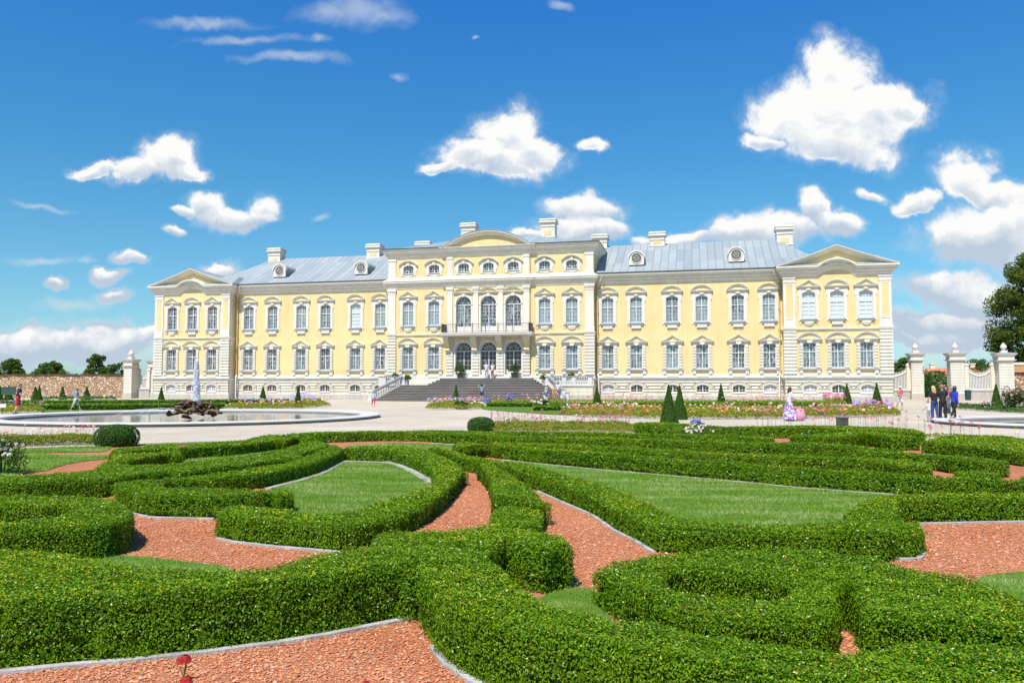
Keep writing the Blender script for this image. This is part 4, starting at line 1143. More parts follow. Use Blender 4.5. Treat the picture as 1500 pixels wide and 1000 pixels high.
# --- window kinds (all shared meshes)
W1 = dict(hw=.62, z0=3.42, zs=5.86, zt=5.95)
W2 = dict(hw=.63, z0=8.34, zs=10.90, zt=11.09)
WA = dict(hw=.60, z0=14.23, zs=14.98, zt=15.20)
WB = dict(hw=.63, z0=.88, zs=1.52, zt=1.71)
ME = {}
def surround_1():
    mb = MB()
    i = opening(**W1)
    ring(mb, i, outer_rect(i, .92, 3.40, 6.10), -.05, .3)
    z = 3.42
    k = 0
    while z < 5.75:
        for s in (-1, 1):
            mb.box(min(s * .66, s * .985), max(s * .66, s * .985), -.125, .0, z + .03, z + .245)
        z += .305
    for s in (-1, 1):
        for k in range(3):
            x0 = s * (.24 + .25 * k)
            mb.prism([(x0, 5.97), (x0 + s * .2, 5.97 - .02 * k), (x0 + s * .3, 6.1), (x0 + s * .04, 6.1)][::s], -.10, 0)
    kst = [(-.17, 5.90), (.17, 5.90), (.27, 6.05), (.24, 6.26), (.10, 6.36), (0, 6.40), (-.10, 6.36), (-.24, 6.26), (-.27, 6.05)]
    mb.prism(kst, -.24, 0)
    mb.box(-.62, .62, -.05, .3, 3.36, 3.42)
    return mb.mesh('window_surround', [M['white']])
def sill_1():
    mb = MB()
    mb.box(-1.10, 1.10, -.24, .1, 3.26, 3.37, 1)
    mb.box(-1.06, 1.06, -.18, 0, 3.18, 3.26, 0)
    for s in (-1, 1):
        x0, x1 = sorted((s * .66, s * 1.02))
        mb.box(x0, x1, -.15, 0, 2.80, 3.18, 0)
        mb.box(x0 + .06, x1 - .06, -.19, -.15, 2.9, 3.1, 0)
    mb.box(-.62, .62, -.12, 0, 2.55, 2.86, 0)
    return mb.mesh('sill', [M['white'], M['ledge']])
def surround_2():
    mb = MB()
    i = opening(**W2)
    ring(mb, i, outer_rect(i, .94, 8.10, 11.40), -.07, .3)
    for s in (-1, 1):
        x0, x1 = sorted((s * .9, s * 1.04))
        mb.box(x0, x1, -.065, 0, 10.62, 11.34)
        x0, x1 = sorted((s * .9, s * 1.0))
        mb.box(x0, x1, -.065, 0, 8.08, 8.36)
        x0, x1 = sorted((s * .70, s * .86))
        mb.box(x0, x1, -.09, -.06, 8.5, 11.3)
    sh = [(.24 * math.cos(a), 11.33 + .17 * math.sin(a)) for a in [2 * math.pi * k / 10 for k in range(10)]]
    mb.prism(sh, -.16, 0, 1)
    sh = [(.12 * math.cos(a), 11.30 + .1 * math.sin(a)) for a in [2 * math.pi * k / 8 for k in range(8)]]
    mb.prism(sh, -.20, -.15, 0)
    return mb.mesh('window_surround', [M['white'], M['cream']])
def sill_2(kind):
    mb = MB()
    mb.box(-.76, .76, -.22, .1, 8.22, 8.33, 1)
    mb.box(-.74, .74, -.16, 0, 8.08, 8.22, 1)
    if kind == 'rect':
        mb.box(-.50, .50, -.11, 0, 7.74, 8.08, 0)
        mb.box(-.54, .54, -.14, 0, 7.69, 7.75, 1)
        for k in range(8):
            x = -.46 + .13 * k
            mb.box(x, x + .05, -.05, 0, 7.43, 7.52, 1)
    else:
        sc = [(.47 * math.cos(a), 8.08 - .42 * math.sin(a)) for a in [math.pi * k / 12 for k in range(13)]]
        mb.prism(sc, -.12, 0, 0)
        sc = [(.30 * math.cos(a), 8.06 - .26 * math.sin(a)) for a in [math.pi * k / 10 for k in range(11)]]
        mb.prism(sc, -.16, -.12, 0)
        for s in (-1, 1):
            for k in range(4):
                x = s * (.56 + .11 * k)
                mb.box(x - .03, x + .03, -.05, 0, 7.76, 7.84, 1)
    return mb.mesh('sill', [M['white'], M['ledge']])
def surround_a():
    mb = MB()
    i = opening(**WA)
    hw = WA['hw']
    o = [(-.9, 14.05)] + [(x * .9 / hw, 15.30 + (z - 14.98) * .75) for x, z in i[1:-1]] + [(.9, 14.05)]
    ring(mb, i, o, -.06, .3)
    for s in (-1, 1):
        x0, x1 = sorted((s * .86, s * 1.0))
        mb.box(x0, x1, -.055, 0, 14.45, 14.95)
    ap = [(-.9, 14.23), (-.9, 14.02), (-.55, 13.98), (-.3, 13.9), (0, 13.86), (.3, 13.9), (.55, 13.98), (.9, 14.02), (.9, 14.23)]
    mb.prism(ap, -.065, .3)
    mb.box(-.68, .68, -.14, .05, 14.17, 14.24, 1)
    ks = [(-.14, 15.14), (.14, 15.14), (.2, 15.36), (0, 15.5), (-.2, 15.36)]
    mb.prism(ks, -.2, 0, 2)
    return mb.mesh('window_surround', [M['white'], M['ledge'], M['cream']])
def hood_a():
    mb = MB()
    t = arc_pts(1.06, 15.28, 15.72, 12)
    t = [(-1.14, 15.20)] + t + [(1.14, 15.20)]
    mb.strip2([(x * .95, z - .16) for x, z in t], [(x * .985, z - .045) for x, z in t], -.09, -.27, 0)
    mb.strip([(x * .985, z - .045) for x, z in t], t, -.28, 0)
    return mb.mesh('hood_moulding', [M['white']])
def surround_b():
    mb = MB()
    i = opening(**WB)
    ring(mb, i, outer_rect(i, .72, .84, 1.80), -.035, .35)
    mb.box(-.74, .74, -.06, .2, .80, .88)
    return mb.mesh('window_surround', [M['cream']])
def brow_b():
    mb = MB()
    t = [(-1.22, 1.55), (-1.12, 1.64), (-.8, 1.86), (-.45, 2.0), (0, 2.06), (.45, 2.0), (.8, 1.86), (1.12, 1.64), (1.22, 1.55)]
    mb.strip([(x * .97, z - .055) for x, z in t], t, -.12, 0, 0)
    t2 = [(x * .97, z - .055) for x, z in t[1:-1]]
    mb.strip([(x * .9, min(z, 1.80) - .04 if abs(x) < .7 else z - .16) for x, z in t2], t2, -.06, 0, 1)
    mb.box(1.16, 1.20, -.05, 0, .64, 1.56, 0)
    return mb.mesh('brow_moulding', [M['ledge'], M['cream']])
ME['s1'] = surround_1(); ME['s2'] = surround_2(); ME['sa'] = surround_a(); ME['sb'] = surround_b()
ME['sill1'] = sill_1(); ME['sill2r'] = sill_2('rect'); ME['sill2s'] = sill_2('shell')
ME['hood'] = hood_a(); ME['brow'] = brow_b()
ME['p1t'] = pediment('tri', 1.19, 6.18, 6.97); ME['p1s'] = pediment('seg', 1.19, 6.18, 6.97)
ME['p2t'] = pediment('tri', 1.14, 11.49, 12.26); ME['p2s'] = pediment('seg', 1.14, 11.49, 12.22)
ME['sash1'] = sash(cols=4, rows=3, tr=5.02, **W1)
ME['sash2'] = sash(cols=4, rows=4, tr=10.02, **W2)
ME['sasha'] = sash(cols=4, rows=3, tr=None, **WA)
ME['sashb'] = sash(cols=4, rows=3, tr=None, **WB)
for k, W in (('1', W1), ('2', W2), ('a', WA), ('b', WB)):
    for mm in ('dark', 'half', 'cloth', 'white', 'base', 'lilac'):
        ME['pane' + k + mm] = pane(m=M['pane_' + mm], **W)

def window(s, d, sur, sa, pa, *rest):
    w = place('window', ME[sur], PAL, (s, d, 0))
    place('sash', ME[sa], w)
    place('pane', ME[pa], w)
    for r in rest:
        place({'p': 'pediment', 's': 'sill', 'h': 'hood_moulding', 'b': 'brow_moulding'}[r[0]], ME[r], w)
    return w

def wall_grid(mb, s0, s1, z0, z1, d, holes, m):
    S = sorted({s0, s1, *[h[0] for h in holes if s0 < h[0] < s1], *[h[1] for h in holes if s0 < h[1] < s1]})
    Z = sorted({z0, z1, *[h[2] for h in holes if z0 < h[2] < z1], *[h[3] for h in holes if z0 < h[3] < z1]})
    for i in range(len(S) - 1):
        for j in range(len(Z) - 1):
            cx, cz = (S[i] + S[i + 1]) / 2, (Z[j] + Z[j + 1]) / 2
            if any(h[0] < cx < h[1] and h[2] < cz < h[3] for h in holes):
                continue
            mb.quad((S[i], d, Z[j]), (S[i + 1], d, Z[j]), (S[i + 1], d, Z[j + 1]), (S[i], d, Z[j + 1]), m)
    for h in holes:
        if s0 < h[0] and h[1] < s1 and z0 <= h[2] and h[3] <= z1:
            a, b, c, e = h
            y = d + .32
            mb.quad((a, d, c), (a, y, c), (a, y, e), (a, d, e), m)
            mb.quad((b, d, c), (b, d, e), (b, y, e), (b, y, c), m)
            mb.quad((a, d, e), (a, y, e), (b, y, e), (b, d, e), m)
            mb.quad((a, d, c), (b, d, c), (b, y, c), (a, y, c), m)

def courses(mb, s0, s1, d, holes, m, z0=.62, z1=2.2, step=.335, gap=.085):
    z = z0
    while z < z1 - .05:
        t = min(z + step - gap, z1)
        wall_grid(mb, s0, s1, z, t, d, holes, m)
        if t < z1:
            wall_grid(mb, s0, s1, t - .03, t + gap + .03, d + .10, holes, m)
        z += step

def block(name, s0, s1, d, dback, ztop, holes_y, holes_b, mats=None):
    """one wall block: grey plinth, coursed cellar storey, yellow storeys above"""
    mb = MB()
    courses(mb, s0, s1, d - .05, holes_b, 1)
    wall_grid(mb, s0, s1, 2.2, ztop, d, holes_y, 0)
    for (x, sg) in ((s0, -1), (s1, 1)):
        mb.quad((x, d, 2.2), (x, dback, 2.2), (x, dback, ztop), (x, d, ztop), 0)
        z = .62
        while z < 2.15:
            t = min(z + .30, 2.2)
            mb.quad((x + .05 * sg, d - .05, z), (x + .05 * sg, dback, z), (x + .05 * sg, dback, t), (x + .05 * sg, d - .05, t), 1)
            mb.quad((x + .02 * sg, d - .02, t - .02), (x + .02 * sg, dback, t - .02), (x + .02 * sg, dback, t + .06), (x + .02 * sg, d - .02, t + .06), 1)
            z += .335
    mb.quad((s0, dback, 0), (s1, dback, 0), (s1, dback, ztop), (s0, dback, ztop), 0)
    mb.quad((s0, d + .34, 0), (s1, d + .34, 0), (s1, d + .34, ztop), (s0, d + .34, ztop), 2)   # inner face behind the windows
    return mb.build(name, [M['yellow'], M['cream'], M['pane_base']], PAL)

PV_L, PV_R = (-42.10, -31.95), (30.88, 40.95)
RS = (-11.92, 11.55)
D_P, D_W, D_R, D_C = 0., 1.3, .3, .12
DB = 17.
pl2 = [-39.73, -36.98, -34.25]; pr2 = [33.27, 35.94, 38.63]
wl = [-30.18, -27.02, -23.27, -20.16, -16.36, -13.30]; wr = [12.92, 15.97, 19.74, 22.81, 26.47, 29.56]
rs = [-9.52, -6.46, 6.19, 9.18]; rc = [-2.94, -.09, 2.73]
H1 = lambda s: (s - .90, s + .90, 3.42, 6.08)
H2 = lambda s: (s - .92, s + .92, 8.12, 11.38)
HB = lambda s: (s - .70, s + .70, .86, 1.79)
HA = lambda s: (s - .85, s + .85, 14.06, 15.27)
for (a, b), ws in ((PV_L, pl2), (PV_R, pr2)):
    block('pavilion_wall', a, b, D_P, DB, 13.55, [H1(s) for s in ws] + [H2(s) for s in ws], [HB(s) for s in ws])
block('wing_wall', PV_L[1], RS[0], D_W, DB, 13.55, [H1(s) for s in wl] + [H2(s) for s in wl], [HB(s) for s in wl])
block('wing_wall', RS[1], PV_R[0], D_W, DB, 13.55, [H1(s) for s in wr] + [H2(s) for s in wr], [HB(s) for s in wr])
block('central_wall', RS[0], RS[1], D_R, DB, 17.0,
      [H1(s) for s in rs] + [H2(s) for s in rs] + [HA(s) for s in rs] + [(-5.0, 4.62, 2.39, 17.1)], [])
mb = MB()
cd = []
for s in rc:
    cd += [(s - .97, s + .97, 2.39, 6.52), (s - .93, s + .93, 7.42, 11.55), HA(s)]
wall_grid(mb, -5.0, 4.62, 2.39, 7.2, D_C, cd, 1)
wall_grid(mb, -5.0, 4.62, 7.2, 17.0, D_C, cd, 0)
for x in (-5.0, 4.62):
    mb.quad((x, D_C, 2.2), (x, .4, 2.2), (x, .4, 17), (x, D_C, 17), 0)
mb.quad((-5, .48, 2.2), (4.62, .48, 2.2), (4.62, .48, 17), (-5, .48, 17), 2)
mb.build('central_bay_wall', [M['yellow'], M['cream'], M['pane_base']], PAL)

# windows
for i, s in enumerate(pl2):
    window(s, 0, 's1', 'sash1', 'pane1dark', 'p1s', 'sill1')
    window(s, 0, 's2', 'sash2', 'pane2dark', 'p2s' if i == 1 else 'p2t', 'sill2r' if i == 1 else 'sill2s')
    window(s, -.05, 'sb', 'sashb', 'paneblilac' if i != 1 else 'panebbase', 'brow')
for i, s in enumerate(pr2):
    window(s, 0, 's1', 'sash1', 'pane1half', 'p1s', 'sill1')
    window(s, 0, 's2', 'sash2', 'pane2white', 'p2s' if i == 1 else 'p2t', 'sill2r' if i == 1 else 'sill2s')
    window(s, -.05, 'sb', 'sashb', 'paneblilac' if i != 1 else 'panebbase', 'brow')
for side, lst in enumerate((wl, wr)):
    for i, s in enumerate(lst):
        p1 = ('dark', 'dark', 'half', 'dark', 'half', 'dark')[i] if side == 0 else ('half', 'half', 'cloth', 'half', 'dark', 'dark')[i]
        window(s, D_W, 's1', 'sash1', 'pane1' + p1, 'p1t', 'sill1')
        window(s, D_W, 's2', 'sash2', 'pane2' + (('half', 'half', 'cloth', 'half', 'white', 'cloth') if side == 0 else ('cloth', 'cloth', 'half', 'cloth', 'half', 'cloth'))[i], 'p2s', 'sill2r')
        window(s, D_W - .05, 'sb', 'sashb', 'panebbase' if not (side == 1 and i in (0, 5)) else 'paneblilac', 'brow')
for s in rs:
    window(s, D_R, 's1', 'sash1', 'pane1half', 'p1s', 'sill1')
    window(s, D_R, 's2', 'sash2', 'pane2cloth', 'p2t', 'sill2s')
    window(s, D_R, 'sa', 'sasha', 'paneadark', 'hood')
for s in rc:
    window(s, D_C, 'sa', 'sasha', 'paneadark', 'hood')

# arched doors: entrance below, balcony above
def door_set(name, hw, z0, zs, zt, W, ztop, tr, low, pm, rows):
    mb = MB()
    i = opening(hw, z0, zs, zt, 16)
    o = outer_rect(i, W, z0, ztop)
    ring(mb, i, o, -.01, .45, 0)
    a = arc_pts(hw + .02, zs, zt + .02, 16)
    mb.strip(a, [(x * (hw + .2) / hw, zs + (z - zs) * (hw + .2) / hw) for x, z in a], -.09, 0, 0)
    for s in (-1, 1):
        x0, x1 = sorted((s * hw, s * (hw + .2)))
        mb.box(x0, x1, -.06, 0, z0, zs - .06, 0)
        mb.box(min(x0, x1) - .03, max(x0, x1) + .03, -.12, 0, zs - .06, zs + .04, 0)
    ks = [(-.15, zt - .05), (.15, zt - .05), (.22, zt + .28), (-.22, zt + .28)]
    mb.prism(ks, -.18, 0, 0)
    return mb.mesh('door_surround', [M['white'], M['yellow']]), sash(hw, z0, zs, zt, 4, rows, tr, 16, 'door_leaf', low, True), pane(hw, z0, zs, zt, pm, 16)
lo = door_set('door', .90, 2.40, 5.48, 6.40, .98, 6.55, 5.40, .95, M['pane_base'], 4)
up = door_set('door', .87, 7.42, 10.62, 11.50, .95, 11.62, 10.54, .75, M['pane_dark'], 6)
for s in rc:
    for st in (lo, up):
        d = place('door', st[0], PAL, (s, D_C, 0))
        place('door_leaf', st[1], d, (0, .12, 0))
        place('pane', st[2], d, (0, .12, 0))
lm = MB()
lm.lathe([(.02, .55), (.02, .38), (.16, .34), (.18, .3), (.14, .05), (.05, 0)], seg=8)
lan = lm.mesh('lantern', cmat('green_copper', (.16, .30, .22), .6))
for s in (rc[0], rc[2]):
    place('lantern', lan, PAL, (s - .22, D_C - .25, 5.62))
# hoods over the balcony doors
mb = MB()
t = arc_pts(1.1, 11.98, 12.42, 12)
mb.strip2([(x * .95, z - .13) for x, z in t], t, -.10, -.28, 0, 0)
mb.strip2([(-1.1, 11.78), (1.1, 11.78)], [(-1.18, 11.92), (1.18, 11.92)], -.10, -.26, 0, 0)
mb.box(-1.18, 1.18, -.27, 0, 11.92, 11.97, 0)
mb.prism(t, -.05, 0, 1)
hood = mb.mesh('door_hood', [M['white'], M['yellow']])
for s in rc:
    place('door_hood', hood, PAL, (s, D_C, 0))
# voussoirs round the entrance arches
mb = MB()
for k in range(9):
    a = math.pi * (k + .5) / 9
    if k == 4:
        continue
    c, s_ = math.cos(a), math.sin(a)
    r0, r1 = 1.12, 1.46 + .12 * s_
    w = .13
    mb.prism([(r0 * c + w * s_, 5.48 + r0 * s_ - w * c), (r1 * c + w * s_, 5.48 + r1 * s_ - w * c), (r1 * c - w * s_, 5.48 + r1 * s_ + w * c), (r0 * c - w * s_, 5.48 + r0 * s_ + w * c)], -.07, 0, k % 2)
vous = mb.mesh('arch_voussoirs', [M['cream'], M['yellow']])
for s in rc:
    place('arch_voussoirs', vous, PAL, (s, D_C, 0))

# --- horizontal trim
plinth_prof = [(.12, 0), (.12, .56), (.05, .62), (0, .62)]
belt_prof = [(0, 2.19), (.10, 2.21), (.12, 2.36), (.22, 2.40), (.22, 2.45), (.08, 2.50), (.06, 2.80), (0, 2.80)]
belt_cap = [(.23, 2.40), (.235, 2.455), (.09, 2.50)]
str_prof = [(0, 7.10), (.06, 7.12), (.06, 7.20), (.16, 7.25), (.18, 7.33), (.05, 7.36), (0, 7.36)]
corn_prof = [(0, 12.48), (.07, 12.5), (.07, 12.60), (.10, 12.66), (.22, 12.82), (.22, 12.93), (.33, 12.97), (.44, 13.10), (.44, 13.24), (.52, 13.28), (.63, 13.40), (.71, 13.46), (.71, 13.60), (0, 13.66)]
gut_prof = [(.68, 13.60), (.76, 13.60), (.76, 13.70), (.5, 13.78)]
P = {'pl': [(PV_L[0], DB), (PV_L[0], 0), (PV_L[1], 0), (PV_L[1], 1.6)], 'pr': [(PV_R[0], 1.6), (PV_R[0], 0), (PV_R[1], 0), (PV_R[1], DB)],
     'wl': [(PV_L[1] - .1, D_W), (RS[0] + .1, D_W)], 'wr': [(RS[1] - .1, D_W), (PV_R[0] + .1, D_W)],
     'rs': [(RS[0], 1.6), (RS[0], D_R), (-5.0, D_R), (-5.0, D_C), (4.62, D_C), (4.62, D_R), (RS[1], D_R), (RS[1], 1.6)]}
for k in ('pl', 'wl', 'rs', 'wr', 'pr'):
    mb = MB(); mb.sweep(P[k], plinth_prof, 0); mb.build('plinth', M['plinth'], PAL)
    mb = MB(); mb.sweep(P[k], belt_prof, 0); mb.sweep(P[k], belt_cap, 1, cap=False); mb.build('plinth_moulding', [M['white'], M['ledge']], PAL)
for k in ('pl', 'rs', 'pr'):
    mb = MB(); mb.sweep(P[k], str_prof, 0); mb.build('string_course', M['white'], PAL)
for k in ('wl', 'wr'):
    mb = MB(); mb.sweep(P[k], corn_prof, 0); mb.sweep(P[k], gut_prof, 1, cap=False); mb.build('cornice', [M['white'], M['gutter']], PAL)
# central block: main cornice with ledge, attic cornice
rsb = [(RS[0], 9)] + P['rs'][1:-1] + [(RS[1], 9)]
mid = [(0, 12.5), (.06, 12.52), (.06, 12.60), (.10, 12.66), (.22, 12.86), (.22, 12.93), (.32, 12.98), (.44, 13.16), (.44, 13.24), (.50, 13.34), (.50, 13.40), (.42, 13.46), (.14, 13.62), (.02, 13.82), (0, 13.82)]
mb = MB(); mb.sweep(rsb, mid, 0); mb.sweep(rsb, [(.505, 13.40), (.43, 13.47), (.15, 13.625)], 1, cap=False); mb.build('cornice', [M['white'], M['white']], PAL)
att = [(0, 15.92), (.06, 15.94), (.06, 16.02), (.12, 16.10), (.26, 16.32), (.26, 16.40), (.36, 16.44), (.50, 16.64), (.50, 16.74), (.58, 16.80), (.66, 16.92), (.66, 16.98), (0, 17.02)]
mb = MB(); mb.sweep(rsb, att, 0); mb.build('cornice', M['white'], PAL)
mb = MB(); mb.sweep(rsb[:3], [(.62, 16.97), (.70, 16.98), (.70, 17.06), (.4, 17.14)], 0, cap=False)
mb.build('gutter', M['gutter'], PAL)
mb = MB(); mb.sweep(rsb[-3:], [(.62, 16.97), (.70, 16.98), (.70, 17.06), (.4, 17.14)], 0, cap=False); mb.build('gutter', M['gutter'], PAL)

# --- pavilion cornice with arched middle, raking gable
def pav_path(a, b, n=60, inset=0.):
    return [(a, DB)] + [(a + (b - a) * i / n, 0) for i in range(n + 1)] + [(b, DB)]
def bulge(t):
    x = abs(t) / .36
    if x >= 1:
        return 0.
    return .92 * (.5 + .5 * math.cos(math.pi * x)) if x > .55 else .92 * (.5 + .5 * math.cos(math.pi * .55)) + .36 * math.sqrt(max(0, 1 - (x / .55) ** 2)) ** 1.0
def bulge2(t):
    x = abs(t) / .36
    return .70 * max(0., (1 - x ** 2.2)) if x < 1 else 0.
for (a, b), ws in ((PV_L, pl2), (PV_R, pr2)):
    c = (a + b) / 2
    hw = (b - a) / 2
    p = pav_path(a, b)
    zo = [0] + [bulge2((x - c) / hw) for x, y in p[1:-1]] + [0]
    mb = MB(); mb.sweep(p, corn_prof, 0, zo)
    mb.build('cornice', M['white'], PAL)
    # wall behind the arched part and the tympanum
    mb = MB()
    n = 40
    rk = lambda t: 13.60 + 1.95 * (1 - abs(t)) ** 1.12
    lo_ = [(c + hw * (-1 + 2 * i / n), 12.4 + bulge2(-1 + 2 * i / n)) for i in range(n + 1)]
    hi_ = [(c + hw * (-1 + 2 * i / n), max(rk(-1 + 2 * i / n) - .1, 12.45)) for i in range(n + 1)]
    mb.strip([(c - hw, 12.3), (c + hw, 12.3)], [(c - hw, 12.5), (c + hw, 12.5)], -.004, .3, 0)
    mb.strip([(x, 12.45) for x, z in lo_], hi_, -.006, .35, 0)
    mb.build('gable_wall', M['yellow'], PAL)
    rp = [(c + (hw + .70) * (-1 + 2 * i / n), 0) for i in range(n + 1)]
    zr = [1.95 * (1 - abs(-1 + 2 * i / n)) ** 1.12 for i in range(n + 1)]
    mb = MB()
    mb.sweep(rp, [(-.3, 13.24), (.06, 13.24), (.10, 13.29), (.26, 13.38), (.26, 13.42), (.40, 13.46), (.60, 13.60), (.66, 13.64), (.66, 13.70), (-.3, 13.74)], 0, zr)
    # upper part only: hide what falls below the level cornice
    vv = []
    for (x, y, z) in mb.v:
        vv.append((x, y, max(z, 13.58) if y < -.02 else z))
    mb.v = vv
    mb.build('gable_cornice', M['white'], PAL)
    # gable roof behind the pediment and the low hipped roof
    mb = MB()
    rr = [(x, 13.74 + z) for (x, _), z in zip(rp, zr)]
    mb.strip([(x, z - .06) for x, z in rr], rr, -.64, 6.5, 0)
    a0, b0 = a - .72, b + .72
    e0, e1 = a + 1.3, b - .75
    if a > 0:
        e0 = a + .2
    else:
        e0, e1 = a + .75, b - .2
    V = [(a0, -.6, 13.64), (b0, -.6, 13.64), (b0, DB + .7, 13.64), (a0, DB + .7, 13.64), (e0, 2.2, 14.85), (e1, 2.2, 14.85), (e1, DB - 2, 14.85), (e0, DB - 2, 14.85)]
    mb.add(V, [(0, 1, 5, 4), (1, 2, 6, 5), (2, 3, 7, 6), (3, 0, 4, 7), (4, 5, 6, 7), (3, 2, 1, 0)], 0)
    mb.build('roof', M['roof'], PAL)
    mb = MB()
    mb.sweep([(a, 8), (a, .2)], [(.70, 13.6), (.78, 13.6), (.78, 13.70), (.6, 13.76)], 0, cap=False)
    mb.build('gutter', M['gutter'], PAL)
    mb = MB()
    mb.sweep([(b, .2), (b, 8)], [(.70, 13.6), (.78, 13.6), (.78, 13.70), (.6, 13.76)], 0, cap=False)
    mb.build('gutter', M['gutter'], PAL)
    # corner pilasters
    for x0, x1 in ((a - .03, a + 1.12), (b - 1.12, b + .03)):
        mb = MB()
        z = 2.80
        while z < 7.05:
            t = min(z + .255, 7.10)
            mb.box(x0 - .04, x1 + .04, -.17, .5, z, t, 0)
            z += .345
        mb.box(x0 + .05, x1 - .05, -.07, .45, 2.8, 7.1, 1)
        mb.box(x0 - .05, x1 + .05, -.16, .5, 7.36, 7.62, 0)
        mb.box(x0, x1, -.12, .48, 7.62, 8.14, 0)
        mb.box(x0, x1, -.08, .46, 8.14, 12.0, 0)
        mb.box(x0 + .27, x1 - .27, -.105, -.07, 8.4, 11.9, 2)
        mb.box(x0 + .20, x1 - .20, -.12, -.075, 8.3, 8.4, 0)
        mb.box(x0 - .03, x1 + .03, -.12, .48, 12.0, 12.16, 0)
        mb.box(x0, x1, -.10, .47, 12.16, 12.40, 0)
        mb.box(x0 - .06, x1 + .06, -.16, .5, 12.40, 12.52, 0)
        for k in range(5):
            xx = x0 + .3 + .125 * k
            mb.box(xx, xx + .06, -.14, -.1, 11.78 - .05 * (2 - abs(k - 2)), 11.95, 0)
        mb.build('pilaster', [M['white'], M['cream'], M['yellow']], PAL)

# --- pilasters of the central block
def pil(x0, x1, d, rustic=True, upper=True, attic=True):
    mb = MB()
    if rustic:
        z = 2.80
        while z < 7.05:
            t = min(z + .255, 7.10)
            mb.box(x0 - .08, x1 + .08, d - .18, d + .05, z, t, 0)
            z += .345
        mb.box(x0 + .0, x1 - .0, d - .08, d + .05, 2.8, 7.1, 1)
    if upper:
        mb.box(x0 - .06, x1 + .06, d - .16, d + .05, 7.36, 7.95, 0)
        mb.box(x0, x1, d - .11, d + .05, 7.95, 11.9, 0)
        mb.box(x0 - .03, x1 + .03, d - .14, d + .05, 11.88, 11.96, 0)
        mb.box(x0, x1, d - .12, d + .05, 11.96, 12.14, 0)
        mb.box(x0 - .05, x1 + .05, d - .17, d + .05, 12.14, 12.27, 0)
        mb.box(x0 - .10, x1 + .10, d - .22, d + .05, 12.27, 12.52, 0)
    if attic:
        mb.box(x0, x1, d - .09, d + .05, 13.6, 15.95, 0)
        mb.box(x0 - .04, x1 + .04, d - .13, d + .05, 13.6, 13.95, 0)
        mb.box(x0 - .04, x1 + .04, d - .14, d + .05, 15.7, 15.95, 0)
    mb.build('pilaster', [M['white'], M['cream']], PAL)
pil(-11.92, -11.02, D_R); pil(10.62, 11.55, D_R)
pil(-4.86, -4.20, D_C); pil(3.86, 4.52, D_C)
pil(-1.84, -1.22, D_C, attic=False); pil(.98, 1.60, D_C, attic=False)

# --- big segmental gable over the centre
mb = MB()
cx = -.19
t = arc_pts(5.05, 16.9, 18.72, 30)
t = [(x + cx, z) for x, z in t]
prof_lo = [(cx + (x - cx) * .955, 16.9 + (z - 16.9) * .84 - .04) for x, z in t]
mb.strip2([(x, max(z, 16.93)) for x, z in prof_lo], [(x, max(z - .15, 16.94)) for x, z in t], -.24, -.48, .5, 0)
mb.strip([(x, max(z - .15, 16.94)) for x, z in t], t, -.50, .5, 0)
lo2 = [(cx + (x - cx) * .90, 16.9 + (z - 16.9) * .74 - .04) for x, z in t]
mb.strip2([(x, max(z, 16.93)) for x, z in lo2], [(x, z + .003) for x, z in prof_lo], -.06, -.22, .5, 0)
mb.prism([(cx - 4.4, 16.93)] + [(x, max(z, 16.94)) for x, z in lo2] + [(cx + 4.4, 16.93)], .02, .4, 1)
mb.strip([(x, z + .001) for x, z in t], [(x, z + .07) for x, z in t], -.56, 6, 2)
mb.build('central_gable', [M['white'], M['yellow'], M['roof']], PAL)

# --- main roofs (slightly bellcast eaves) with chimneys and dormers
mb = MB()
def hip(s0, s1, r0, r1, d0, dm, d1, ze, zr, flare=.35):
    rows = []
    for k in range(7):
        u = k / 6
        z = ze + (zr - ze) * (u ** 1.12)
        rows.append([(s0 + (r0 - s0) * u, d0 + (dm - d0) * u, z), (s1 + (r1 - s1) * u, d0 + (dm - d0) * u, z),
                     (s1 + (r1 - s1) * u, d1 + (dm - d1) * u, z), (s0 + (r0 - s0) * u, d1 + (dm - d1) * u, z)])
    V = [p for r in rows for p in r]
    F = []
    for k in range(6):
        for i in range(4):
            j = (i + 1) % 4
            F.append((4 * k + i, 4 * k + j, 4 * k + 4 + j, 4 * k + 4 + i))
    F.append((3, 2, 1, 0))
    return V, F
V, F = hip(-37.2, 36.6, -31.8, 31.1, D_W - .72, 9.6, DB + 1.2, 13.68, 18.15)
mb.add(V, F, 0)
ROOF = mb.build('roof', M['roof'], PAL)
mb = MB()
V, F = hip(RS[0] - .66, RS[1] + .66, -4.6, 2.6, D_R - .62, 9.6, DB + 1.2, 17.0, 19.95)
mb.add(V, F, 0)
ROOF2 = mb.build('roof', M['roof'], PAL)
# attic sides between the roofs
mb = MB()
for x in (RS[0] - .004, RS[1] + .004):
    mb.box(x - .02, x + .02, D_R, 9.6, 13.5, 16.99)
mb.build('attic_side', M['yellow'], PAL)
def chimney(s, d, ztop, zbase, w, parent):
    mb = MB()
    h = w / 2
    mb.box(s - h, s + h, d - h * .8, d + h * .8, zbase, ztop - .55, 0)
    for (z0, z1, g) in ((zbase + .35, zbase + .5, .08), (ztop - 1.0, ztop - .92, .07), (ztop - .62, ztop - .5, .10), (ztop - .50, ztop - .36, .18), (ztop - .36, ztop - .20, .10), (ztop - .2, ztop - .1, .16), (ztop - .1, ztop, .04)):
        mb.box(s - h - g, s + h + g, d - h * .8 - g, d + h * .8 + g, z0, z1, 0)
    if ztop - zbase > 1.9:
        mb.box(s - h * .5, s + h * .5, d - h * .8 - .03, d, zbase + .62, zbase + 1.15, 1)
    mb.build('chimney', [M['white'], M['yellow']], parent)
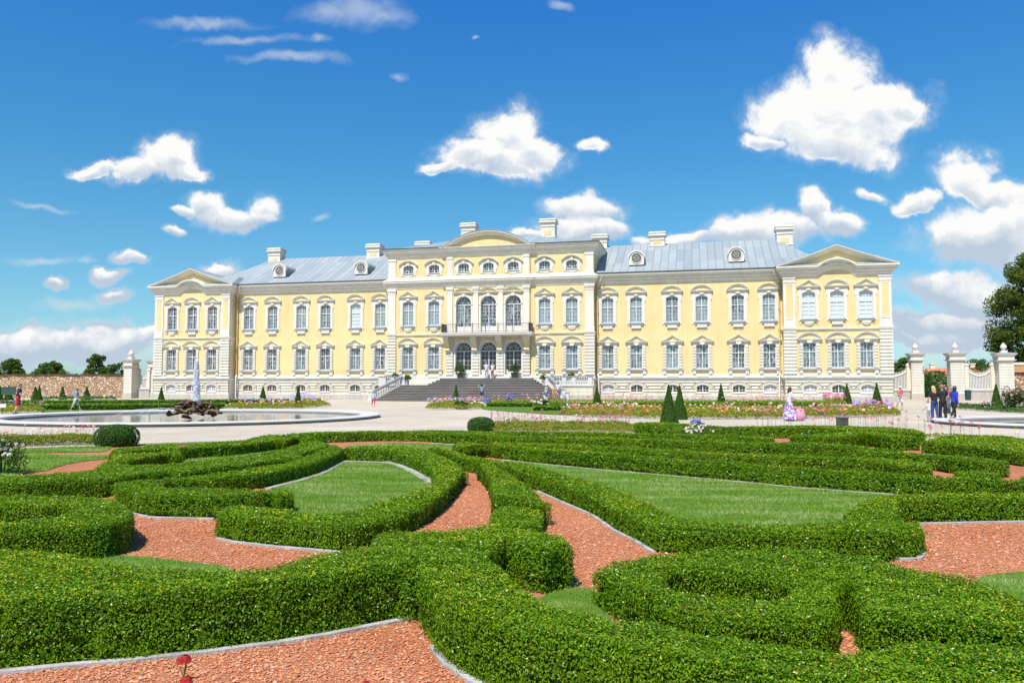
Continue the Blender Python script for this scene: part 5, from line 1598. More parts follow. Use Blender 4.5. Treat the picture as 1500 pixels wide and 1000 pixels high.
for s, zt_, zb in ((-31.3, 19.5, 16.9), (-17.5, 19.5, 17.3), (11.2, 19.5, 17.4), (17.9, 19.5, 17.4), (32.0, 19.6, 17.0)):
    chimney(s, 9.5, zt_, zb, 1.7, ROOF)
for s, zt_, zb in ((-10.9, 19.55, 18.3), (-5.0, 21.6, 19.0), (4.95, 21.65, 19.0)):
    chimney(s, 9.5, zt_, zb, 1.75, ROOF2)
mb = MB()
t = [(-.86, 14.75)] + [(-.86, 15.6)] + arc_pts(.86, 15.62, 16.38, 12) + [(.86, 15.6), (.86, 14.75)]
mb.prism(t[::-1], 0, .18, 0)
back = [(x * 1.0, z) for x, z in t]
mb.strip([(x * .97, z - .02) for x, z in t[1:-1]], [(x * 1.06, z + .05) for x, z in t[1:-1]], -.06, 3.2, 1)
for s in (-1, 1):
    mb.box(min(s * .80, s * .86), max(s * .80, s * .86), .1, 2.4, 14.6, 15.62, 1)
mb.strip([(x * 1.02, z - .06) for x, z in t[1:-1]], [(x * 1.14, z + .09) for x, z in t[1:-1]], -.14, .25, 0)
ring_o = [(.64 * math.cos(a), 15.55 + .64 * math.sin(a)) for a in [2 * math.pi * k / 24 for k in range(25)]]
ring_i = [(.56 * math.cos(a), 15.55 + .56 * math.sin(a)) for a in [2 * math.pi * k / 24 for k in range(25)]]
mb.strip(ring_i, ring_o, -.07, 0, 0)
mb.prism([(.56 * math.cos(-a), 15.55 + .56 * math.sin(-a)) for a in [2 * math.pi * k / 24 for k in range(24)]], -.012, .0, 2)
for k in range(16):
    a = 2 * math.pi * k / 16
    mb.tube((.2 * math.cos(a), -.03, 15.55 + .2 * math.sin(a)), (.52 * math.cos(a), -.03, 15.55 + .52 * math.sin(a)), .015, seg=4)
for rr in (.10, .27):
    c_o = [(rr * math.cos(a), 15.55 + rr * math.sin(a)) for a in [2 * math.pi * k / 20 for k in range(21)]]
    mb.strip([(x * .7, 15.55 + (z - 15.55) * .7) if rr < .2 else (x * .9, 15.55 + (z - 15.55) * .9) for x, z in c_o], c_o, -.045, -.01, 0)
dor = mb.mesh('dormer', [M['white'], M['roof'], M['gutter']])
for s in (-27.05, -16.4, 15.95, 26.45):
    place('dormer', dor, ROOF, (s, 2.75, 1.05), 0, (.93, .95, .93))

# --- balcony over the entrance
BAL = empty('balcony', (0, 0, 0), 0, PAL)
mb = MB()
mb.sweep([(-5.15, .2), (-5.15, -1.15), (4.95, -1.15), (4.95, .2)], [(-.3, 6.98), (.0, 6.98), (.02, 7.08), (.10, 7.14), (.12, 7.30), (.16, 7.33), (.16, 7.40), (-.3, 7.40)], 0)
mb.box(-5.1, 4.9, -1.1, .2, 7.0, 7.39, 0)
mb.build('balcony_slab', M['white'], BAL)
for x in (-4.70, -1.58, 1.28, 4.30):
    mb = MB()
    pts = [(.15, 6.98), (-1.0, 6.98), (-1.02, 6.80), (-.92, 6.62), (-.62, 6.35), (-.40, 6.0), (-.34, 5.7), (-.36, 5.52), (-.1, 5.42), (.15, 5.42)]
    V = [(x - .30, y, z) for y, z in pts] + [(x + .30, y, z) for y, z in pts]
    n = len(pts)
    mb.add(V, [tuple(range(n - 1, -1, -1)), tuple(range(n, 2 * n))] + [(i, (i + 1) % n, n + (i + 1) % n, n + i) for i in range(n)], 0)
    V = [(x + (.22 if i >= n else -.22), y - .035, z - .01) for i, (y, z) in enumerate(pts + pts)]
    mb.add([V[i] for i in list(range(3, 8)) + list(range(n + 3, n + 8))], [(i, i + 1, 5 + i + 1, 5 + i) for i in range(4)], 1)
    mb.box(x - .34, x + .34, -1.06, .1, 6.86, 6.985, 0)
    mb.build('console', [M['cream'], M['yellow']], BAL)
mb = MB()
for (p, q) in (((-5.05, -1.05), (4.85, -1.05)), ((-5.05, -1.05), (-5.05, .1)), ((4.85, -1.05), (4.85, .1))):
    for z in (8.33, 7.52):
        mb.tube((*p, z), (*q, z), .025, seg=6)
for k in range(72):
    x = -5.05 + 9.9 * k / 71
    mb.tube((x, -1.05, 7.4), (x, -1.05, 8.33), .009, seg=4)
for x in (-5.05, -3.45, -1.6, -.1, 1.3, 2.9, 4.85):
    mb.tube((x, -1.05, 7.38), (x, -1.05, 8.42), .035, seg=6)
for x in (-5.05, 4.85):
    for k in range(8):
        mb.tube((x, -1.05 + .15 * k, 7.4), (x, -1.05 + .15 * k, 8.33), .012, seg=4)
mb.build('railing', M['dark_metal'], BAL)
for x in (-5.02, 4.80):
    mb = MB()
    mb.box(x - .14, x + .14, -1.0, .0, 7.45, 8.28)
    mb.box(x - .17, x + .17, -1.03, .03, 8.28, 8.34)
    mb.build('banner_box', M['dark_metal'], BAL)

# --- drainpipes
for s, d, sg in ((-31.62, 1.12, 1), (-12.18, 1.12, -1), (11.85, 1.12, 1), (30.55, 1.12, -1)):
    mb = MB()
    mb.tube((s + sg * .55, .5, 13.5), (s + sg * .5, .62, 13.15), .075, seg=8, m=1)
    mb.tube((s + sg * .5, .62, 13.15), (s, d, 12.2), .07, seg=8, m=1)
    mb.tube((s, d, 12.25), (s, d, 7.4), .075, seg=8, m=0)
    mb.tube((s, d, 7.4), (s, d, 2.9), .075, seg=8, m=0)
    mb.tube((s, d, 2.9), (s + sg * .12, d - .3, 2.45), .08, seg=8, m=1)
    mb.tube((s + sg * .12, d - .3, 2.5), (s + sg * .12, d - .3, .1), .08, seg=8, m=1)
    for z in (11.5, 9.5, 7.4, 5.2, 3.1):
        mb.box(s - .11, s + .11, d - .1, d + .2, z - .03, z + .03, 0)
    mb.build('drainpipe', [M['pipe_yellow'], M['white']], PAL)

# ------------------------------------------------------------------ grand staircase (own thing, same frame)
ST = empty('grand_staircase', PAL.location, R(-13.145))
tag(ST, 'wide dark stone staircase with white balustrades leading up to the palace doors', 'staircase')
mb = MB()
nl, zl = 10, 1.66
CXS = -.95
for k in range(nl):                      # lower flight, flaring outwards
    t0 = k / nl
    z1 = zl * (k + 1) / nl
    d0 = -5.7 + 3.0 * k / nl
    a = -10.95 + 1.75 * t0; b = 9.35 - 2.1 * t0
    mb.box(a, b, d0, 0., z1 - zl / nl - (.2 if k else 0), z1, 0)
    mb.box(a + .01, b - .01, d0 - .025, d0 + .12, z1 - .05, z1 + .004, 1)
for k in range(4):                       # upper stepped terrace
    z1 = zl + .74 * (k + 1) / 4
    g = .36 * k
    mb.box(-6.35 + g, 6.15 - g, -1.9 + .27 * k, .12, zl - .1, z1, 0)
    mb.box(-6.34 + g, 6.14 - g, -1.92 + .27 * k, -1.8 + .27 * k, z1 - .05, z1 + .004, 1)
mb.build('step_flight', [M['stair'], M['stair_edge']], ST)
mb = MB()
mb.box(-5.2, 5.0, -.82, .12, 2.30, 2.404)
mb.build('landing', M['cream'], ST)
mb = MB()                                # white stepped cheeks beside the upper steps
for k in range(4):
    g = .36 * k
    for (x0, x1) in ((-9.2, -6.35 + g), (6.15 - g, 7.3)):
        mb.box(x0, x1, -.9 + .2 * k, .29, zl - .05, zl + .74 * (k + 1) / 4 - .02)
mb.build('cheek_wall', M['cream'], ST)
for sg, x_in, x_out in ((-1, -9.25, -15.0), (1, 7.25, 11.70)):
    x0, x1 = sorted((x_in, x_out if sg > 0 else -11.95))
    mb = MB()
    mb.box(x0, x1, -2.2, .29, .62, 1.56, 1)
    mb.box(x0 - .04, x1 + .04, -2.26, .29, 0, .62, 2)
    mb.box(x0 - .06, x1 + .06, -2.3, .29, 1.56, 1.66, 0)
    for z in (.95, 1.28):
        mb.box(x0 - .004, x1 + .004, -2.206, .2, z, z + .03, 2)
    mb.build('terrace_wall', [M['balus'], M['cream'], M['plinth']], ST)
    # lattice parapet on the terrace
    mb = MB()
    mb.box(x0, x1, -2.22, -2.0, 1.66, 1.86)
    mb.box(x0 - .04, x1 + .04, -2.28, -1.96, 2.52, 2.64, 1)
    for x in (x0 + .2, x1 - .25, (x0 + x1) / 2 + .25, (x0 + x1) / 2 - .75):
        mb.box(x - .22, x + .22, -2.25, -1.98, 1.66, 2.53)
    n = int((x1 - x0) / .25)
    for k in range(n):
        xa = x0 + (x1 - x0) * k / n
        xb = min(xa + .30, x1)
        mb.tube((xa, -2.1, 1.86), (xb, -2.1, 2.52), .045, seg=5)
        mb.tube((xb, -2.08, 1.86), (xa, -2.08, 2.52), .045, seg=5)
    mb.build('lattice_parapet', [M['balus'], M['rail']], ST)
bal_prof = [(.07, 0), (.07, .05), (.045, .08), (.085, .22), (.075, .32), (.035, .44), (.05, .52), (.07, .55), (.07, .6)]
mbb = MB(); mbb.lathe(bal_prof, seg=10); bal_me = mbb.mesh('baluster', M['balus'], True)
for sg, top, bot in ((-1, (-9.1, -2.6), (-11.2, -5.75)), (1, (7.15, -2.6), (9.5, -5.75))):
    B = empty('balustrade', (0, 0, 0), 0, ST)
    mb = MB()
    T = np.array((*top, 1.66)); Bo = np.array((*bot, .05))
    d = T - Bo
    nrm2 = np.array((d[1], -d[0], 0)); nrm2 /= np.linalg.norm(nrm2)
    def bar(z0, z1, w, m):
        V = []
        for q in (Bo, T):
            for (o, zz) in ((-w, z0), (w, z0), (w, z1), (-w, z1)):
                V.append(q + nrm2 * o + np.array((0, 0, zz)))
        mb.add(V, [(0, 1, 5, 4), (1, 2, 6, 5), (2, 3, 7, 6), (3, 0, 4, 7), (3, 2, 1, 0), (4, 5, 6, 7)], m)
    bar(-.1, .14, .17, 0)
    bar(.84, 1.0, .19, 1)
    bar(.74, .84, .13, 0)
    mb.build('rail', [M['balus'], M['rail']], B)
    for q, zb in ((Bo, 0), (T, 1.6)):
        mb = MB()
        q = q + d / np.linalg.norm(d) * (-.15 if zb == 0 else .2)
        mb.box(q[0] - .3, q[0] + .3, q[1] - .3, q[1] + .3, zb, zb + .14)
        mb.box(q[0] - .24, q[0] + .24, q[1] - .24, q[1] + .24, zb + .14, zb + .95)
        mb.box(q[0] - .31, q[0] + .31, q[1] - .31, q[1] + .31, zb + .95, zb + 1.08)
        mb.build('pedestal', M['balus'], B)
    for k in range(12):
        q = Bo + d * (k + .7) / 12.4
        place('baluster', bal_me, B, (q[0], q[1], q[2] + .12))

# ------------------------------------------------------------------ trees, topiary, flowers
def scatter_leaves(centers, radii, n, shell=.55):
    """points spread through clumps, denser to the outside"""
    k = rng.integers(0, len(centers), n)
    d = rng.normal(size=(n, 3)); d /= np.linalg.norm(d, axis=1)[:, None]
    r = rng.uniform(shell, 1.08, n) ** .7
    C = np.array(centers)[k] + d * r[:, None] * np.array(radii)[k]
    return C, d

def tree(label, x, y, h, w, trunk_h, n, leaf, m, nclump=26, zlow=.25, group=None, seed=1, lopsided=0.):
    rg = np.random.default_rng(seed)
    T = empty('tree', (x, y, 0))
    tag(T, label, 'tree', group)
    cs, rs_ = [], []
    zc0, zc1 = h * zlow, h
    for i in range(nclump):
        t = rg.uniform(0, 1)
        z = zc0 + (zc1 - zc0) * t
        env = math.sin(math.pi * min(max((.10 + .86 * t), 0), 1)) ** .65
        a = rg.uniform(0, 6.283)
        rr = w * .5 * env * math.sqrt(rg.uniform(.05, 1)) * .92
        cr = w * rg.uniform(.065, .135)
        cs.append((rr * math.cos(a) + lopsided * t, rr * math.sin(a), z - cr * .6))
        rs_.append((cr, cr, cr * rg.uniform(.6, .95)))
    mb = MB()
    r0 = h * .022 + .08
    mb.tube((0, 0, -.1), (0, 0, h * .35), r0 * 1.25, r0 * .9, 9)
    mb.tube((0, 0, h * .35), (.1, 0, h * .8), r0 * .9, r0 * .25, 8)
    for i in range(0, nclump, max(2, nclump // 14)):
        c = np.array(cs[i])
        b = np.array((0, 0, max(h * .18, c[2] * .55)))
        mid = (b + c) / 2 + np.array((0, 0, -.03 * h))
        mb.tube(b, mid, r0 * .4, r0 * .24, 6); mb.tube(mid, c, r0 * .24, r0 * .06, 5)
    mb.build('trunk', M['bark'], T)
    C, d = scatter_leaves(cs, rs_, n)
    me = leaf_mesh('crown', C, d, np.full(len(C), leaf), [m], wid=.7, jitter=1.0, up=.35)
    place('crown', me, T)
    return T

BG = 'trees behind the stone wall and gates'
tree('bushy round crowned tree at the far left behind the stone wall', -101, 160, 6.9, 7.2, 1, 9000, .36, M['tree'], 75, .12, BG, 3)
tree('broad spreading tree, second from the left behind the stone wall', -92.5, 160, 6.3, 7.6, 1, 9000, .36, M['tree'], 80, .14, BG, 5)
tree('taller open tree with sky gaps left of the left gate pier', -83.0, 160, 8.0, 5.8, 2, 6500, .34, M['tree'], 52, .2, BG, 8)
tree('small low tree beside the taller open one, behind the wall', -84.5, 165, 4.6, 3.6, 1, 2500, .34, M['tree'], 30, .2, BG, 9)
tree('dark tree just behind the left gate pier', -78.0, 158, 6.0, 4.6, 1, 4200, .34, M['tree'], 42, .2, BG, 12)
tree('small tree seen over the curved left gate', -69.0, 158, 6.2, 4.4, 1, 4200, .34, M['tree'], 42, .2, BG, 13)
tree('tiny distant tree between the two leftmost trees', -103.5, 190, 4.3, 3.2, 1, 1500, .4, M['tree'], 24, .2, BG, 14)
tree('round green tree between the palace corner and the gate', 60.5, 122, 6.0, 5.6, 1, 7000, .30, M['tree'], 70, .12, BG, 17)
tree('dark low tree seen through the open gate', 88., 150, 6.6, 8.5, 1, 6500, .34, M['tree'], 70, .15, BG, 19)
tree('wide dark tree above the red roof right of the middle gate pier', 101., 160, 6.6, 12.5, 1, 9000, .34, M['tree'], 90, .15, BG, 21)
tree('very tall leafy lime tree at the right edge behind the wall', 64.2, 96.5, 18.4, 11.6, 4, 60000, .27, M['lime'], 260, .08, None, 23)
# bare branched tree
T = empty('bare_tree', (87., 150, 0)); tag(T, 'thin bare branched tree above the red roof', 'tree')
mb = MB(); rg = np.random.default_rng(4)
mb.tube((0, 0, 0), (0, 0, 4.6), .16, .08, 6)
for k in range(26):
    a = rg.uniform(0, 6.28); l = rg.uniform(1.2, 3.0)
    b = np.array((0, 0, rg.uniform(3.6, 4.7)))
    e = b + np.array((math.cos(a) * l, math.sin(a) * l * .5, rg.uniform(.5, 2.2)))
    mb.tube(b, e, .07, .03, 4)
mb.build('branches', M['bark'], T)

def cone(label, x, y, h, r, n, leaf, group='clipped yew cones'):
    z = rng.uniform(0, 1, n) ** 1.35
    a = rng.uniform(0, 6.283, n)
    rr = r * (1 - z) * (1 + .0) + .015
    bul = 1 + .035 * np.sin(a * 3 + z * 9) + rng.normal(0, .03, n)
    C = np.stack([rr * np.cos(a) * bul, rr * np.sin(a) * bul, z * h + .02], -1)
    d = np.stack([np.cos(a), np.sin(a), np.full(n, r / h)], -1)
    d /= np.linalg.norm(d, axis=1)[:, None]
    T = empty('topiary_cone', (x, y, 0)); tag(T, label, 'topiary', group)
    place('foliage', leaf_mesh('foliage', C, d, np.full(n, leaf), [M['yew']], wid=.55, jitter=.8), T)
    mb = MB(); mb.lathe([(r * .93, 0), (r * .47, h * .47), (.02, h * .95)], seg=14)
    mb.build('shade_dark_core', M['core'], T)  # core coloured as the shade behind the leaves
    return T
for (lab, x, y, h, r, n, lf) in CONES:
    cone(lab, x, y, h, r, n, lf)

def ball(label, x, y, w, h, n, leaf):
    d = rng.normal(size=(n, 3)); d /= np.linalg.norm(d, axis=1)[:, None]
    d = d[d[:, 2] > -.55]; n = len(d)
    sq = np.sign(d) * np.abs(d) ** .86
    C = sq * np.array((w / 2, w / 2, h * .62)) * (1 + rng.normal(0, .018, n))[:, None]
    C[:, 2] += h * .42
    C = C[C[:, 2] > .01]; d = d[:len(C)]
    d = C - np.array((0, 0, h * .42)); d /= np.linalg.norm(d, axis=1)[:, None]
    T = empty('ball_shrub', (x, y, 0)); tag(T, label, 'shrub', 'clipped ball shrubs')
    place('foliage', leaf_mesh('foliage', C, d, np.full(len(C), leaf), [M['ballbush']], wid=.6, jitter=.8), T)
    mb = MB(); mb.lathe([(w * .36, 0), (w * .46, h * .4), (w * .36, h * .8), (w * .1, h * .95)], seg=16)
    mb.build('shade_dark_core', M['core'], T)  # dark core, inner shade put into its colour
ball('large clipped ball shrub beside the left flower bed', -11.45, 23.2, 1.16, .60, 5200, .045)
ball('clipped ball shrub at the start of the middle flower bed', -1.18, 30.4, 1.02, .52, 3200, .052)
ball('small far ball shrub in front of the palace stairs', -3.65, 57.5, 1.02, .62, 1500, .075)

def in_poly_pts(poly, n):
    P = np.array(poly)
    x = rng.uniform(P[:, 0].min(), P[:, 0].max(), n * 4); y = rng.uniform(P[:, 1].min(), P[:, 1].max(), n * 4)
    k = inside(x, y, poly)
    return x[k][:n], y[k][:n]

def flower_bed(label, poly, hgt, nleaf, leaf, flowers, mats='herb', name='flower_bed', clump=1.0):
    """low leafy bedding with flower heads on stems; flowers = (material, count, zlo, zhi, size)"""
    x, y = in_poly_pts(poly, nleaf)
    ed = edge_dist(x, y, poly)
    P3 = np.stack([x, y, np.zeros(len(x))], -1)
    hh = hgt * (.55 + .45 * np.clip(ed / .35, 0, 1)) * (1 + .35 * vnoise(P3, 3.2 * clump, 2))
    z = hh * rng.uniform(.15, 1, len(x)) ** .6
    C = np.stack([x, y, np.maximum(z, .02)], -1)
    d = np.zeros_like(C); d[:, 2] = .8; d[:, 1] = -.5
    o = place(name, leaf_mesh(name, C, d, np.full(len(C), leaf), [M[mats]], wid=.6, jitter=1.1))
    tag(o, label, 'flower bed', kind='stuff')
    mb_s = MB()
    for (fm, n, z0, z1, s) in flowers:
        fx, fy = in_poly_pts(poly, int(n * 3.2))
        kk = vnoise(np.stack([fx, fy, np.zeros(len(fx))], -1), 1.5 * clump, abs(hash(fm)) % 50 if False else sum(map(ord, fm)) % 50) > .12
        fx, fy = fx[kk][:n], fy[kk][:n]
        m = len(fx)
        fz = rng.uniform(z0, z1, m)
        # each head: five petals round a point
        A = rng.uniform(0, 6.28, (m, 1)) + np.arange(5)[None] * 1.2566
        R_ = s * rng.uniform(.7, 1.2, (m, 1))
        ctr = np.stack([fx, fy, fz], -1)
        til = rng.normal(0, .35, (m, 2)); til[:, 1] -= .5
        def pt(rad, ang, up):
            px = rad * np.cos(ang); py = rad * np.sin(ang)
            return ctr[:, None, :] + np.stack([px, py, up - px * til[:, :1] - py * til[:, 1:] * 1.0], -1)
        V = np.stack([pt(R_ * .06, A, 0.), pt(R_ * .42, A - .5, R_ * .12), pt(R_ * .56, A, R_ * .06), pt(R_ * .42, A + .5, R_ * .12)], 2)
        F = np.arange(m * 20).reshape(-1, 4)
        q = place('flower_heads', np_mesh('flower_heads', V.reshape(-1, 3), F, [M[fm]]), o)
        q['kind'] = 'stuff'
        if z1 > hgt * 1.15:
            b = rng.normal(0, .03, (m, 2))
            w_ = .003 + s * .016
            S = np.empty((m, 4, 3))
            S[:, 0] = np.stack([fx + b[:, 0] - w_, fy + b[:, 1], np.full(m, .02)], -1)
            S[:, 1] = np.stack([fx + b[:, 0] + w_, fy + b[:, 1], np.full(m, .02)], -1)
            S[:, 2] = np.stack([fx + w_ * .6, fy, fz], -1)
            S[:, 3] = np.stack([fx - w_ * .6, fy, fz], -1)
            q = place('stems', np_mesh('stems', S.reshape(-1, 3), np.arange(4 * m).reshape(m, 4), [M['stem']]), o)
            q['kind'] = 'stuff'
    return o
for b in BEDS:
    flower_bed(*b)
for (lab, poly, h_, nl_, lf_) in FAR_HEDGES:
    x, y = in_poly_pts(poly, nl_)
    ed = edge_dist(x, y, poly)
    top = rng.uniform(0, 1, len(x)) < .6
    z = np.where(ed < .15, rng.uniform(.02, h_, len(x)), h_ - rng.uniform(0, .05, len(x)))
    C = np.stack([x, y, z], -1)
    d = np.zeros_like(C); d[:, 2] = np.where(ed < .15, .3, 1); d[:, 1] = np.where(ed < .15, -1, 0)
    o = place('box_hedge', leaf_mesh('box_hedge', C, d, np.full(len(C), lf_), [M['box']], wid=.6, jitter=.9))
    tag(o, lab, 'hedge', 'low box hedges in front of the palace')
    cx_, cy_ = np.mean(np.array(poly), 0)
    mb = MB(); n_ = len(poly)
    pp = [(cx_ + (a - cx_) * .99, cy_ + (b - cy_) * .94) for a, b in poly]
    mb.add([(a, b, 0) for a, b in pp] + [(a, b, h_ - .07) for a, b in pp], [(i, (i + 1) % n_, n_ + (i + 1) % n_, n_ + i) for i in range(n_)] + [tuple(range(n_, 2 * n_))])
    mb.build('shade_dark_core', M['core'], o)  # dark filler, its colour painted as shade in the gaps
for lab, poly in FAR_LAWNS:
    sheet('lawn', smooth_poly(poly, 2), .014, M['turf'], 'stuff', lab, 'lawn')

def bush(label, name, x, y, w, h, n, leaf, lm, flowers, cat='bush'):
    rg = np.random.default_rng(int(abs(x * 10) + y))
    T = empty(name, (x, y, 0)); tag(T, label, cat)
    cs, rr = [], []
    for k in range(12):
        a = rg.uniform(0, 6.28); q = math.sqrt(rg.uniform(0, 1)) * w * .34
        c = rg.uniform(.14, .24) * w
        cs.append((q * math.cos(a), q * math.sin(a), max(c * .6, rg.uniform(.25, .8) * h)))
        rr.append((c, c, min(c, h * .3)))
    C, d = scatter_leaves(cs, rr, n)
    C[:, 2] = np.maximum(C[:, 2], .02)
    place('foliage', leaf_mesh('foliage', C, d, np.full(len(C), leaf), [M[lm]], wid=.65, jitter=1., up=.3), T)
    mb = MB()
    for c in cs:
        mb.tube((c[0] * .3, c[1] * .3, 0), c, .02, .008, 5)
    mb.build('stems', M['stem'], T)
    for fm, nf, s in flowers:
        k = rg.integers(0, len(cs), nf)
        dd = rg.normal(size=(nf, 3)); dd[:, 1] = -np.abs(dd[:, 1]); dd[:, 2] = np.abs(dd[:, 2]) * .8 + .1
        dd /= np.linalg.norm(dd, axis=1)[:, None]
        ctr = np.array(cs)[k] + dd * np.array(rr)[k] * 1.08
        V, F = [], []
        for c, u in zip(ctr, dd):
            a_ = np.cross(u, (0, 0, 1.)); a_ /= np.linalg.norm(a_) + 1e-6
            b_ = np.cross(u, a_)
            for (ring_r, lift, cnt, off) in ((.5, 0, 6, 0), (.34, .18, 5, .4), (.18, .3, 4, .2)):
                for p in range(cnt):
                    t = off + 6.283 * p / cnt
                    e = a_ * math.cos(t) + b_ * math.sin(t)
                    g = -a_ * math.sin(t) + b_ * math.cos(t)
                    i0 = len(V)
                    V += [c + u * s * lift * .5, c + e * s * ring_r * .7 + g * s * .26 + u * s * lift, c + e * s * ring_r + u * s * (lift + .1), c + e * s * ring_r * .7 - g * s * .26 + u * s * lift]
                    F.append((i0, i0 + 1, i0 + 2, i0 + 3))
        q = place('blossom', np_mesh('blossom', np.array(V), np.array(F), [M[fm]]), T)
        q['kind'] = 'stuff'
    return T
for b in BUSHES:
    bush(*b)

# the dark red sweet william in the near gravel
def red_flower(label, x, y, h, s, seed):
    rg = np.random.default_rng(seed)
    T = empty('garden_flower', (x, y, 0)); tag(T, label, 'flower', 'dark red flowers in the near gravel')
    mb = MB()
    for k in range(5):
        a = rg.uniform(0, 6.28); e = (.02 * math.cos(a), .02 * math.sin(a), h * rg.uniform(.86, .98))
        mb.tube((0, 0, 0), (0, 0, h * .6), .0035, .003, 5); mb.tube((0, 0, h * .6), e, .0028, .002, 5)
    mb.build('stem', M['stem'], T)
    V, F = [], []
    for k in range(60):
        u = rg.normal(size=3); u[2] = abs(u[2]) * .8 + .05; u /= np.linalg.norm(u)
        c = np.array((0, 0, h)) + u * np.array((s, s, s * .75)) * rg.uniform(.75, 1.05)
        a_ = np.cross(u, (0, .1, 1.)); a_ /= np.linalg.norm(a_); b_ = np.cross(u, a_)
        for p in range(5):
            t = 6.283 * p / 5 + k
            e = a_ * math.cos(t) + b_ * math.sin(t); g = -a_ * math.sin(t) + b_ * math.cos(t)
            i0 = len(V); q = s * .36
            V += [c, c + e * q * .7 + g * q * .35 + u * .002, c + e * q + u * .001, c + e * q * .7 - g * q * .35 + u * .002]
            F.append((i0, i0 + 1, i0 + 2, i0 + 3))
    place('flower_head', np_mesh('flower_head', np.array(V), np.array(F), [M['red_f']]), T)
    C = rg.normal(size=(14, 3)) * np.array((.03, .03, .0)) + np.array((0, 0, 1)) * rg.uniform(.03, h * .7, 14)[:, None]
    place('leaves', leaf_mesh('leaves', C, np.tile((0, -.3, .9), (14, 1)), np.full(14, .045), [M['herb_dark']], wid=.3), T)
for r in RED_FLOWERS:
    red_flower(*r)

# ------------------------------------------------------------------ walls, gates, buildings beyond
def local(o):
    return o
th = R(-13.145)
def wall_mesh(L, z1, t, m_i=0):
    mb = MB()
    n = int(L / .6)
    top = [(-L + L * i / n, z1 + .05 * math.sin(i * 1.7) + .035 * math.sin(i * .63)) for i in range(n + 1)]
    mb.strip([(x, -.2) for x, _ in top], top, 0, t, 0)
    mb.strip([(x, z) for x, z in top], [(x, z + .16) for x, z in top], -.10, t + .1, 1)
    return mb
W = empty('stone_wall', (-48.6, 100.6, 0), th)
tag(W, 'long low fieldstone wall running left from the left gate pier', 'wall')
mb = wall_mesh(60, 2.85, .6)
mb.build('masonry', [M['stonewall'], M['soil']], W)
# tufts along the wall top
n = 2600
C = np.stack([rng.uniform(-60, 0, n), rng.uniform(-.05, .6, n), 3.0 + rng.uniform(0, .13, n)], -1)
g = place('coping_grass', leaf_mesh('coping_grass', C, np.tile((0, 0, 1.), (n, 1)), np.full(n, .12), [M['herb_dark']], wid=.3), W)
g['kind'] = 'stuff'

def pier(label, x, y, w, zc, rz=th, vase=True):
    T = empty('gate_pier', (x, y, 0), rz)
    tag(T, label, 'gate pier', 'white gate piers with urns')
    mb = MB()
    h = w / 2
    mb.box(-h - .06, h + .06, -h - .06, h + .06, 0, .68, 1)
    z = .68
    top = zc - 1.0
    while z < top - .05:
        t = min(z + .30, top)
        mb.box(-h, h, -h, h, z, t - .045, 0)
        mb.box(-h + .03, h - .03, -h + .03, h - .03, t - .05, t + .01, 0)
        z += .30
    mb.build('shaft', [M['white'], M['plinth']], T)
    mb = MB()
    for z0, z1, g0, g1 in ((0, .06, .0, .06), (.06, .16, .10, .14), (.16, .22, .22, .22), (.22, .62, .06, .06), (.62, .72, .08, .16), (.72, .86, .20, .27), (.86, .94, .30, .30)):
        a = h + g0; b = h + g1
        V = [(-a, -a, top + z0), (a, -a, top + z0), (a, a, top + z0), (-a, a, top + z0), (-b, -b, top + z1), (b, -b, top + z1), (b, b, top + z1), (-b, b, top + z1)]
        mb.add(V, [(0, 3, 2, 1), (4, 5, 6, 7), (0, 1, 5, 4), (1, 2, 6, 5), (2, 3, 7, 6), (3, 0, 4, 7)], 0)
    b = h + .33
    V = [(-b, -b, top + .94), (b, -b, top + .94), (b, b, top + .94), (-b, b, top + .94), (-.3, -.3, top + 1.06), (.3, -.3, top + 1.06), (.3, .3, top + 1.06), (-.3, .3, top + 1.06)]
    mb.add(V, [(0, 3, 2, 1), (4, 5, 6, 7), (0, 1, 5, 4), (1, 2, 6, 5), (2, 3, 7, 6), (3, 0, 4, 7)], 1)
    mb.build('cap', [M['white'], M['ledge']], T)
    if vase:
        mb = MB()
        mb.box(-.3, .3, -.3, .3, top + 1.0, top + 1.28, 0)
        mb.lathe([(.16, 0), (.10, .07), (.12, .12), (.27, .22), (.33, .36), (.34, .44), (.28, .52), (.24, .56), (.27, .60), (.22, .66), (.12, .72), (.16, .78), (.06, .86)], z=top + 1.26, seg=18, m=0)
        mb.build('urn', [M['white']], T, smooth=False)
    return T
pier('tall white gate pier left of the palace, at the end of the stone wall', -47.9, 100.2, 1.16, 4.9)
pier('white gate pier half hidden against the left palace pavilion', -45.0, 100.9, 1.3, 4.75)
pier('white gate pier left of the open right gate', 46.7, 92.2, 1.2, 5.35)
pier('white gate pier between the open gate and the curved fence on the right', 50.75, 91.2, 1.45, 5.35)
pier('rightmost white gate pier, against the stone wall', 54.95, 89.0, 1.5, 5.25)

